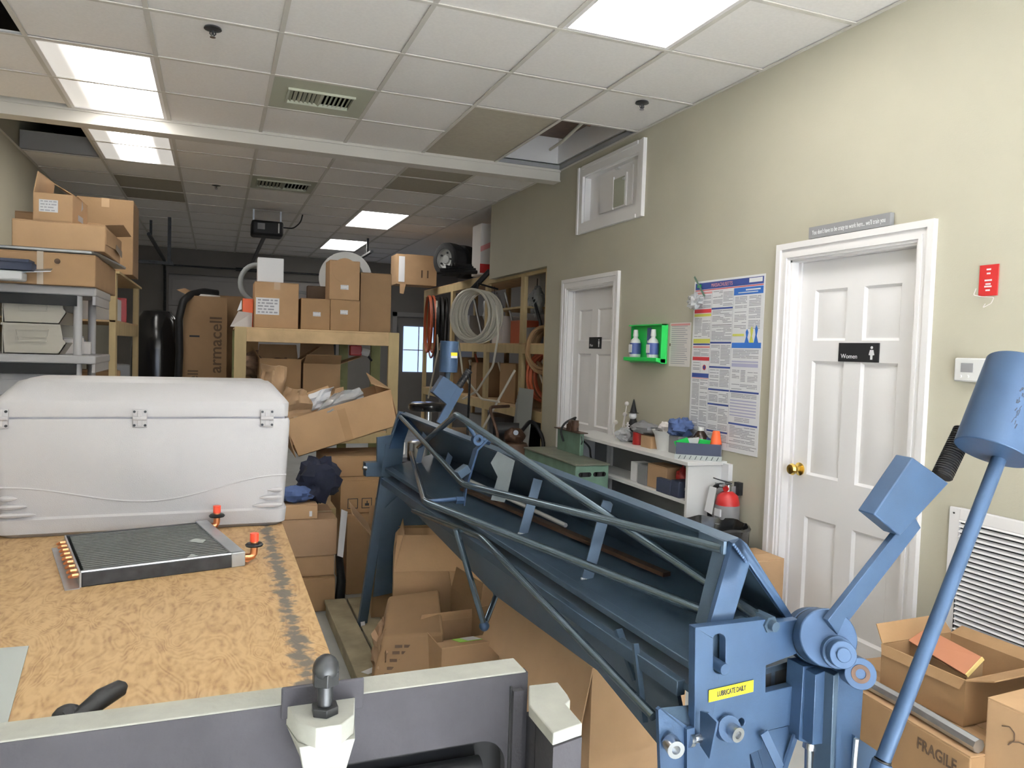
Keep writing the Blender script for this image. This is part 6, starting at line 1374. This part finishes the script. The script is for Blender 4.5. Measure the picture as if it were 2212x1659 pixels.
# carton with the handwritten 2
Z2 = .505; k0 = AZ(2133, 1506, Z2); 
t = thing('marked_carton', 'brown carton with a handwritten figure at the lower right corner', 'box', (k0.x, k0.y, 0), (0, 0, R(3)))
mw_ = XR - .03 - k0.x
part('body', MB().box(0, mw_, -.55, 0, 0, Z2 - .004), 'card_b', t, bevel=.004); part('flap', MB().box(.001, mw_ / 2 - .001, -.549, -.001, Z2 - .004, Z2), 'card_b', t); part('flap', MB().box(mw_ / 2 + .001, mw_ - .001, -.549, -.001, Z2 - .004, Z2), 'card_b', t)
Mk = t.matrix_basis.inverted() if False else Matrix.Translation(k0 - V((0, 0, Z2))).inverted()
Rk = Euler((0, 0, R(3))).to_matrix().to_4x4().inverted()
m2 = MB().tube([V((-.002, (Rk @ (Mk @ AX(*q, k0.x)))[1], (Mk @ AX(*q, k0.x))[2])) for q in ((2164, 1568), (2180, 1570), (2190, 1584), (2190, 1600), (2176, 1610), (2182, 1603), (2200, 1604), (2222, 1614))], .0017, n=6, bend=.004); part('handwriting', m2, 'ink_brown', t)

# ================================================================== CARTONS AND SKID UNDER THE BRAKE
sk = thing('wood_skid', 'worn wooden skid on the floor under the far foot of the brake', 'skid', (.70, 3.6, 0), world=True)
for k in range(3): part('board', MB().box(.585 + k * .125, .70 + k * .125, 2.95, 4.25, .062, .082), 'pallet', sk, bevel=.003)
part('runner', MB().box(.59, .63, 2.97, 4.23, 0, .061), 'pallet', sk, bevel=.003); part('runner', MB().box(.89, .93, 2.97, 4.23, 0, .061), 'pallet', sk, bevel=.003)
solo('paper_scrap', MB().poly([AZ(780, 1452, .083), AZ(808, 1440, .083), AZ(812, 1450, .083), AZ(795, 1457, .083)], (0, 0, .001)), 'paper', 'torn white paper scrap lying on the wooden skid', 'paper')
# near large carton
q0, q1_ = AZ(1077, 1288, .49), AZ(1280, 1440, .49); dn = (q1_ - q0).normalized(); ln_ = (q1_ - q0).length
nr = V((-dn.y, dn.x, 0)); nr = nr if nr.x > 0 else -nr
cc_ = (q0 + q1_) / 2 + nr * .19
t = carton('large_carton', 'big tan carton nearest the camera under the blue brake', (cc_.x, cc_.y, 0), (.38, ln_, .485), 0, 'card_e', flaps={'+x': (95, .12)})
t.rotation_euler = (0, 0, math.atan2(nr.y, nr.x))
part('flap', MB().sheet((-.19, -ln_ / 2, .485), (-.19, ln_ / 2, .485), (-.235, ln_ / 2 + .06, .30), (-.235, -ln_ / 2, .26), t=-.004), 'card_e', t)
part('tape', MB().box(-.1915, -.1905, -.03, .02, .02, .47), 'tape', t)
part('hand_hole', MB().lathe([(0, 0), (.016, 0), (.016, .001), (0, .001)], (.02, -ln_ / 2 - .0012, .30), (0, -1, 0), n=16, sc=(1.6, 1)), 'dark', t)
# open carton with the green label
o0, o1 = AZ(908, 1345, .31), AZ(1050, 1328, .31)
t = carton('labelled_carton', 'small open carton with a bright green label on its inner flap', ((o0.x + o1.x) / 2, o0.y - .15, 0), ((o1 - o0).length, .30, .31), R(3), 'card', flaps={'+y': (8, .035)})
W_ = (o1 - o0).length / 2
part('flap', MB().sheet((-W_, -.15, .31), (W_, -.15, .31), (W_ - .05, .04, .262), (-W_ + .03, .04, .262), t=.004), 'card_b', t)
part('label', MB().hexa([(-.05, -.08, .2975), (.05, -.08, .2975), (.05, .02, .2725), (-.05, .02, .2725), (-.05, -.08, .2995), (.05, -.08, .2995), (.05, .02, .2745), (-.05, .02, .2745)]), 'green_label', t); part('label_patch', MB().hexa([(-.015, -.076, .2990), (.045, -.076, .2990), (.045, .016, .2760), (-.015, .016, .2760), (-.015, -.076, .3000), (.045, -.076, .3000), (.045, .016, .2770), (-.015, .016, .2770)]), 'paper', t)
# battered printed carton
b0 = AZ(800, 1400, .28)
t = thing('battered_carton', 'crushed brown carton with dark printed lines on the skid', 'box', (.80, 3.20, .083), (0, 0, R(-14)))
P8 = [(-.15, -.20, 0), (.15, -.20, 0), (.16, .2, 0), (-.15, .2, 0), (-.10, -.14, .21), (.15, -.17, .23), (.14, .2, .30), (-.09, .2, .27)]
part('body', MB().hexa(P8), 'card_c', t, bevel=.012)
part('crushed_side', MB().ball((-.10, .0, .12), .10, (.5, 1.6, 1.0), rough=.5, seed=61), 'card_d', t)
mb = MB(); fcy = lambda z: -.2015 + (z / .22) * .045
for r_, z in enumerate((.035, .06, .085, .115, .145, .17)):
    x = -.10 + .01 * r_
    while x < .12: l = .03 if r_ > 2 else .075; mb.hexa([(x, fcy(z), z), (x + l, fcy(z), z), (x + l, fcy(z) + .002, z), (x, fcy(z) + .002, z), (x, fcy(z + .011), z + .011), (x + l, fcy(z + .011), z + .011), (x + l, fcy(z + .011) + .002, z + .011), (x, fcy(z + .011) + .002, z + .011)]); x += l + .008
part('print', mb, 'ink_brown', t)
carton('tall_flap_carton', 'open carton with raised flaps behind the labelled one', (1.0, 3.62, .083), (.34, .36, .36), R(-12), 'card', flaps={'-x': (-14, .18), '+y': (14, .12), '-y': (-20, .17), '+x': (25, .14)})
carton('slumped_carton', 'brown carton lying flat behind the crushed printed one', (1.22, 3.25, 0), (.30, .3, .38), R(8), 'card_c', tilt=(0, R(0)), flaps={'+y': (40, .15), '-x': (-10, .10)})
carton('wide_flap_carton', 'rear brown carton whose wide flap stands above the others', (1.02, 4.05, 0), (.45, .35, .50), R(-6), 'card_c', flaps={'-x': (40, .17), '-y': (25, .08), '+y': (10, .1)})
carton('under_carton', 'brown carton on the floor behind the big tan carton', (1.50, 3.16, 0), (.35, .3, .3), R(10), 'card_a', flaps={'+y': (40, .12)})

# ================================================================== STORAGE BAY ON THE RIGHT
RX = 2.78
ys_ = [AX(u, 700, RX).y for u in (1130, 1052, 918)]
rk = thing('storage_rack', 'timber storage rack seen through and past the wall opening', 'rack', (RX + .3, 9, 0), world=True)
yA, yB_, yC = ys_[0], ys_[1], ys_[2]
yM = (yB_ + yC) / 2
for y in (6.25, yA, yB_, yM, yC):
    for x in (RX, RX + .75): part('post', MB().box(x, x + .04, y, y + .09, 0, 2.33), 'lumber', rk, bevel=.002)
for z in (2.33, AX(1050, 745, RX).z + .02, .95, .35):
    part('rail', MB().box(RX - .001, RX + .041, 6.25, yC + .09, z - .10, z - .012), 'lumber', rk); part('deck', MB().box(RX, RX + .79, 6.25, yC + .09, z - .012, z), 'lumber_top', rk)
ZM = AX(1050, 745, RX).z + .02
# on top of the rack
def rbox(u0, u1, v0, v1, y, dep, z0, nm, lab, m, **k):
    x0, x1, zb, z1 = on_y(u0, u1, v0, v1, y); return carton(nm, lab, ((x0 + x1) / 2, y + dep / 2, z0), (x1 - x0, dep, z1 - z0), 0, m, tape=False, **k)
yT = 9.9
t = rbox(876, 944, 551, 600, yT, .35, 2.335, 'rack_carton', 'brown carton overhanging the top of the storage rack', 'card_b')
t.location.z = 2.335; x0, x1, zb, z1 = on_y(853, 944, 551, 600, yT)
part('end_panel', MB().box(-(x1 - x0) / 2 - .05, -(x1 - x0) / 2 + .08, -.18, .17, -.0, (z1 - 2.335)), 'card_b', t); part('white_label', MB().box(-(x1 - x0) / 2 - .02, -(x1 - x0) / 2 + .06, -.184, -.18, .03, z1 - 2.335 - .03), 'paper', t); part('hanging_flap', MB().sheet((-(x1 - x0) / 2, -.18, 0), (-(x1 - x0) / 2 + .08, -.18, 0), (-(x1 - x0) / 2 + .05, -.19, -.13), (-(x1 - x0) / 2, -.19, -.12), t=.004), 'card_b', t)
part('print', MB().box(.0, .02, -.1765, -.1755, .1, .2).box(.08, .1, -.1765, -.1755, .1, .2), 'ink_brown', t)
def tyre(c, ax, r, w_, label):
    t = thing('spare_tyre', label, 'tyre', tuple(c - V((0, 0, r))), group='tyres on the storage rack'); ORG[t.name] = V(t.location)
    c0 = c
    part('tread', MB().lathe([(r * .62, -w_ / 2), (r * .88, -w_ / 2), (r * .98, -w_ * .42), (r, -w_ * .2), (r, w_ * .2), (r * .98, w_ * .42), (r * .88, w_ / 2), (r * .62, w_ / 2)], c0, ax, n=36), 'tyre', t)
    part('wheel_rim', MB().lathe([(r * .62, -w_ / 2 + .005), (r * .55, -w_ * .35), (r * .30, -w_ * .30), (r * .24, -w_ * .36), (0, -w_ * .36)], c0, ax, n=28).lathe([(r * .62, w_ / 2 - .005), (r * .55, w_ * .35), (0, w_ * .30)], c0, ax, n=28), 'rim', t)
    lug = MB(); x, y = basis(ax)
    for k in range(5): p = c0 + (x * math.cos(k * 1.2566) + y * math.sin(k * 1.2566)) * r * .40 - V(ax).normalized() * w_ * .33; lug.cyl(p, p - V(ax).normalized() * .02, .012, n=6)
    part('lug_nuts', lug, 'steel_dark', t, kind='stuff')
axt = V((1, .55, 0)).normalized()
yW = 8.75; cT = AY(972, 560, yW); rT = max(.2, min(.30, cT.z - 2.38)); cT.z = 2.36 + rT
tyre(cT, axt, rT, .2, 'dark tyre with a pale wheel showing, on top of the storage rack')
tyre(cT + axt * .24, axt, rT, .2, 'second dark tyre pressed against the first, its wheel hidden')
x0, x1, zb, z1 = on_y(1032, 1062, 486, 580, 8.1)
t = carton('striped_box', 'white box with red bands between the tyres and the soffit', ((x0 + x1) / 2 + .05, 8.15, 2.335), (x1 - x0 + .1, .3, z1 - 2.335), 0, 'paper_warm', tape=False)
hw2 = (x1 - x0 + .1) / 2; part('red_band', MB().box(-hw2 - .001, hw2 + .001, -.1515, -.15, .02, .12), 'red', t); part('red_band', MB().poly([(-hw2, -.1512, .25), (hw2, -.1512, .38), (hw2, -.1512, .44), (-hw2, -.1512, .31)], (0, -.001, 0)), 'ink_pink', t)
for k in range(7):
    a = AY(945 + 6 * k, 607 - 3 * k, 8.45 - .03 * k); b = AX(1056 + 3 * k, 566 + 3 * k, RX + .1 + .03 * k)
    a.z = 2.37 + .03 * (k % 2) + .028 * (k // 2); b = V((RX + .25 + .02 * k, 7.8 + .1 * k, a.z)); a.x -= .0
    solo('pipe_sleeve', MB().tube([a, (a + b) / 2 + V((0, 0, .0)), b], .022, n=8), 'rubber', ['lowest front', 'second', 'third', 'fourth', 'fifth', 'sixth', 'rearmost'][k] + ' black foam sleeve of the bundle before the tyres', 'pipe', 'black pipe sleeves on the storage rack')
a, b = AY(985, 655, 7.95), AY(1058, 585, 7.72)
solo('long_sleeve', MB().tube([a, (a + b) / 2 + V((0, 0, -.02)), b], .03, n=8), 'rubber', 'black foam sleeve hanging slantwise above the white coil', 'pipe')
# white pipe coil hung on the rack front
def coil(nm, c, nrm, rr, n_, tub, m, label, spread=.16, tail=None, rz=1.0, cat='coil', seed=1):
    rnd = random.Random(seed); nrm = V(nrm).normalized(); x, y = basis(nrm); t = thing(nm, label, cat, tuple(c - V((0, 0, rr))), world=True); pts = []
    mb = MB()
    for k in range(n_):
        off = nrm * spread * (k / max(1, n_ - 1) - .5); r_ = rr * rnd.uniform(.90, 1.03); dz = V((rnd.uniform(-.02, .02), rnd.uniform(-.02, .02), -(r_ * rz - rr * rz) - 0))
        top = V((0, 0, 1)); ring_ = [c + off + dz + (x * math.cos(a) * r_ * .9 + y * math.sin(a) * r_ * rz) for a in [2 * PI * q / 28 for q in range(28)]]
        mb = MB().tube(ring_, tub, n=6, closed=True); part('loop', mb, m, t)
    if tail: part('loose_end', MB().tube(tail, tub, n=6, bend=.05), m, t)
    return t
cW = AX(1030, 683, 2.52)
tl_ = [AX(*q) for q in ((1072, 660, 2.5), (1077, 720, 2.5), (1065, 790, 2.5), (1030, 845, 2.5), (1000, 862, 2.5))]
ct_ = coil('white_pipe_coil', cW, (-.80, -.62, .05), .265, 22, .0115, 'pex', 'big coil of white plastic pipe hung on the storage rack', spread=.24, tail=tl_, seed=3)
part('black_tie', MB().tube([cW + V((0, 0, .27)), cW + V((0, 0, .34)), V((RX, cW.y + .1, cW.z + .30))], .01), 'rubber', ct_)
part('loose_end', MB().tube([AX(*q) for q in ((990, 735, 2.5), (1000, 810, 2.5), (1040, 862, 2.5), (1078, 868, 2.5))], .0115, n=6, bend=.05), 'pex', ct_)
cO = AX(930, 705, 2.70)
coil('extension_lead', cO, (.98, -.10, 0), .34, 4, .012, 'orange_hose', 'orange cord looped on the left post of the storage rack', spread=.05, rz=1.2, cat='cord', seed=4)
coil('black_cable', cO + V((.06, -.25, -.02)), (.97, -.20, 0), .33, 7, .014, 'rubber', 'black cable coil beside the orange cord', spread=.12, rz=1.2, cat='cable', seed=5)
solo('pale_pipe', MB().tube([AX(944, 650, 2.66), AX(946, 760, 2.66), AX(925, 860, 2.66)], .012, n=6), 'pex', 'thin pale pipe hanging straight down by the black cable', 'pipe')
cH = AX(1168, 790, 2.80); cH.x = 2.88
coil('brown_hose_coil', V((2.90, 6.5, 1.52)), (-.9, -.45, 0), .24, 9, .016, 'card_a', 'faded brown hose coil at the right edge of the wall opening', spread=.16, rz=.9, seed=6)
coil('red_hose_coil', V((2.92, 6.55, 1.25)), (-.9, -.45, 0), .22, 6, .014, 'orange_hose', 'reddish hose coil below the faded brown coil', spread=.14, rz=1.1, seed=7)
# contents of the rack, seen dimly
rk_items = [('rack_bag', 2.95, 7.35, ZM, .18, .3, .24, 'orange_hose', 'orange sack on the middle deck of the storage rack'), ('rack_case', 3.0, 7.9, ZM, .3, .3, .3, 'paper_warm', 'pale case on the middle deck behind the white coil'), ('rack_case', 3.0, 6.95, ZM + .0, .3, .3, .16, 'grey_plastic', 'grey case on the middle deck beside the opening post'),
            ('rack_carton', 3.0, 8.6, .95, .35, .4, .4, 'card_c', 'brown carton on the low deck behind the far counterweight'), ('rack_carton', 3.0, 7.5, .95, .35, .35, .42, 'card_a', 'brown carton on the low deck in the middle of the rack'), ('rack_carton', 3.0, 6.9, .95, .3, .3, .34, 'card_c', 'brown carton on the low deck near the hose coils'),
            ('rack_case', 3.05, 9.3, ZM, .3, .5, .35, 'grey_plastic', 'dark case on the middle deck near the cable coils'), ('rack_carton', 3.05, 9.4, .95, .35, .5, .45, 'card_c', 'brown carton on the low deck near the back door'), ('rack_case', 3.0, 7.2, .35, .4, .6, .4, 'black_plastic', 'black case on the lowest deck of the storage rack'), ('rack_case', 3.0, 8.3, .35, .4, .6, .4, 'grey_plastic', 'grey case on the lowest deck of the storage rack')]
for nm, x, y, z, a, b, c_, m_, lb in rk_items: carton(nm, lb, (x + .05, y, z + .001), (a, b, c_), random.uniform(-.15, .15), m_, tape=False)
hang = [(2.98, 7.0, 2.0, .1, 'film_bag', 'clear bag hanging under the top deck inside the opening'), (2.98, 8.25, 1.95, .14, 'film_bag', 'clear bag hanging left of the white coil')]
for x, y, z, r_, m_, lb in hang:
    t = thing('hanging_sack', lb, 'bag', (x, y, z), world=True); part('bag', MB().ball((x, y, z), r_, (.8, .8, 1.3), rough=.5, seed=int(y * 10)), m_, t); part('string', MB().cyl((x, y, z + r_), (x, y, 2.232), .004, n=6), 'rubber', t)
rb = rbox(1080, 1110, 570, 600, 7.1, .3, 1.92, 'high_box', 'white box under the soffit inside the opening', 'paper_warm'); rb.location = (3.1, 7.2, 1.951)
solo('high_board', MB().box(RX + .045, RX + .74, yA + .10, yB_ - .01, 1.93, 1.95), 'lumber', 'extra board inside the upper part of the storage rack', 'board')
# leaning panels and pipes on the floor before the rack
for k in range(5):
    a = AZ(1118 + 10 * k, 960, .0); x = 2.70 + .012 * k; y = 6.45 + .05 * k
    solo('leaning_panel', MB().sheet((x - .03, y, .0), (x - .03, y + .35, .0), (x + .04, y + .35, 1.15 - .04 * k), (x + .04, y, 1.15 - .04 * k), t=.006), 'grey_plastic' if k % 2 else 'sheet_grey', ['front', 'second', 'third', 'fourth', 'rearmost'][k] + ' thin grey panel leaning against the storage rack', 'panel', 'grey panels leaning on the rack')
for k, (u0, v0, u1, v1, m_, lb) in enumerate(((1040, 930, 1112, 800, 'pex', 'pale rod slanting across the storage rack'), (1010, 930, 1016, 790, 'steel_dark', 'dark upright bar behind the far counterweight'))):
    p0, p1 = AX(u0, v0, 2.50 - .1 * k), AX(u1, v1, 2.70 - .2 * k)
    solo('long_rod', MB().tube([p1, p0, V((p0.x, p0.y, .012))], .012, n=8), m_, lb, 'rod')
for k in range(10):
    y = 6.5 + .31 * k; x = 2.86 + .05 * (k % 3); zb_ = (.951, ZM + .001)[k % 2]; ln = .42 + .04 * (k % 4)
    solo('pipe_offcut', MB().cyl((x + .1, y, zb_ + .02), (x + .02 * (k % 3), y + .16, zb_ + ln), .012 + .004 * (k % 3), n=8), ('pex', 'steel_dark', 'orange_hose', 'galv')[k % 4], 'short pipe offcut standing among the boxes on the storage rack', 'pipe', 'pipe offcuts in the storage rack')
# red-brown machine with handle
mx = AX(1118, 935, 2.45); mo = V((2.40, mx.y - .05, 0))
pm = thing('pump_unit', 'red brown pump unit with black hoses before the wall opening', 'pump', tuple(mo), world=True)
hz_ = mx.z
part('tank', MB().lathe([(0, .12), (.14, .12), (.15, .15), (.15, hz_ - .16), (.11, hz_ - .08), (0, hz_ - .05)], (mo.x, mo.y, 0), n=24), 'rust_brown', pm)
part('head', MB().ball((mo.x, mo.y, hz_ - .02), .09, (1, 1, .8), rough=.2, seed=71), 'rust_brown', pm); part('motor', MB().cyl((mo.x - .16, mo.y + .1, hz_ + .03), (mo.x + .05, mo.y + .02, hz_ + .03), .06, n=16), 'black_plastic', pm)
part('lamp_cap', MB().cyl((mo.x - .02, mo.y - .08, hz_ + .02), (mo.x - .03, mo.y - .11, hz_ + .02), .022, n=12), 'steel_bright', pm)
part('handle', MB().tube([(mo.x - .12, mo.y, .3), (mo.x - .16, mo.y - .02, hz_), (mo.x - .2, mo.y + .1, hz_ + .22), (mo.x + .02, mo.y + .2, hz_ + .22)], .014, bend=.05), 'rust_brown', pm)
part('hose', MB().tube([(mo.x + .05, mo.y, hz_), (mo.x + .2, mo.y + .1, hz_ + .12), (mo.x + .3, mo.y + .05, hz_ - .05), (mo.x + .25, mo.y - .05, .2)], .018, bend=.08), 'rubber', pm)
part('wheel', MB().lathe([(0, -.03), (.12, -.03), (.13, -.02), (.13, .02), (.12, .03), (0, .03)], (mo.x + .19, mo.y, .13), (1, -.2, 0), n=24), 'rubber', pm); part('wheel', MB().lathe([(0, -.03), (.12, -.03), (.13, -.02), (.13, .02), (.12, .03), (0, .03)], (mo.x - .19, mo.y, .13), (1, -.2, 0), n=24), 'rubber', pm)
# black round stool-like thing and chrome parts behind the far end of the brake
c = AY(925, 878, 5.6)
st = thing('shop_stool', 'black round shop seat behind the far end of the brake', 'stool', (c.x, c.y, 0))
part('seat', MB().lathe([(0, c.z - .03), (.14, c.z - .03), (.15, c.z - .015), (.15, c.z + .015), (.13, c.z + .028), (0, c.z + .03)], (0, 0, 0), n=28), 'black_bag', st); part('column', MB().cyl((0, 0, .08), (0, 0, c.z - .03), .03, n=14), 'steel_bright', st)
for k in range(5): a = k * 1.2566; part('leg', MB().bar((0, 0, .10), (.27 * math.cos(a), .27 * math.sin(a), .05), .03, .02).cyl((.27 * math.cos(a), .27 * math.sin(a), 0), (.27 * math.cos(a), .27 * math.sin(a), .05), .022, n=10), 'black_plastic', st)
c = AY(905, 972, 4.75)
cn = thing('steel_canister', 'shiny ribbed steel canister behind the far end of the brake', 'canister', (c.x, c.y, 0))
part('body', MB().lathe([(0, c.z - .06), (.075, c.z - .06), (.075, c.z + .05), (.05, c.z + .06), (0, c.z + .06)], (0, 0, 0), n=28), 'steel_bright', cn); part('stand', MB().box(-.16, .12, -.1, .1, 0, c.z - .06), 'steel_dark', cn, bevel=.01)
c2 = AY(860, 968, 4.72)
vt = thing('valve_block', 'white square fitting with a round hole beside the steel canister', 'fitting', (c2.x, c2.y, c2.z - .04), world=True)
part('block', MB().box(c2.x - .045, c2.x + .04, c2.y - .03, c2.y + .03, c2.z - .038, c2.z + .04), 'white_plastic', vt, bevel=.006); part('hole', MB().cyl((c2.x, c2.y - .0305, c2.z), (c2.x, c2.y - .032, c2.z), .018, n=16), 'dark', vt); part('pipe', MB().cyl((c2.x, c2.y, 0), (c2.x, c2.y, c2.z - .038), .03, n=12), 'steel_dark', vt)
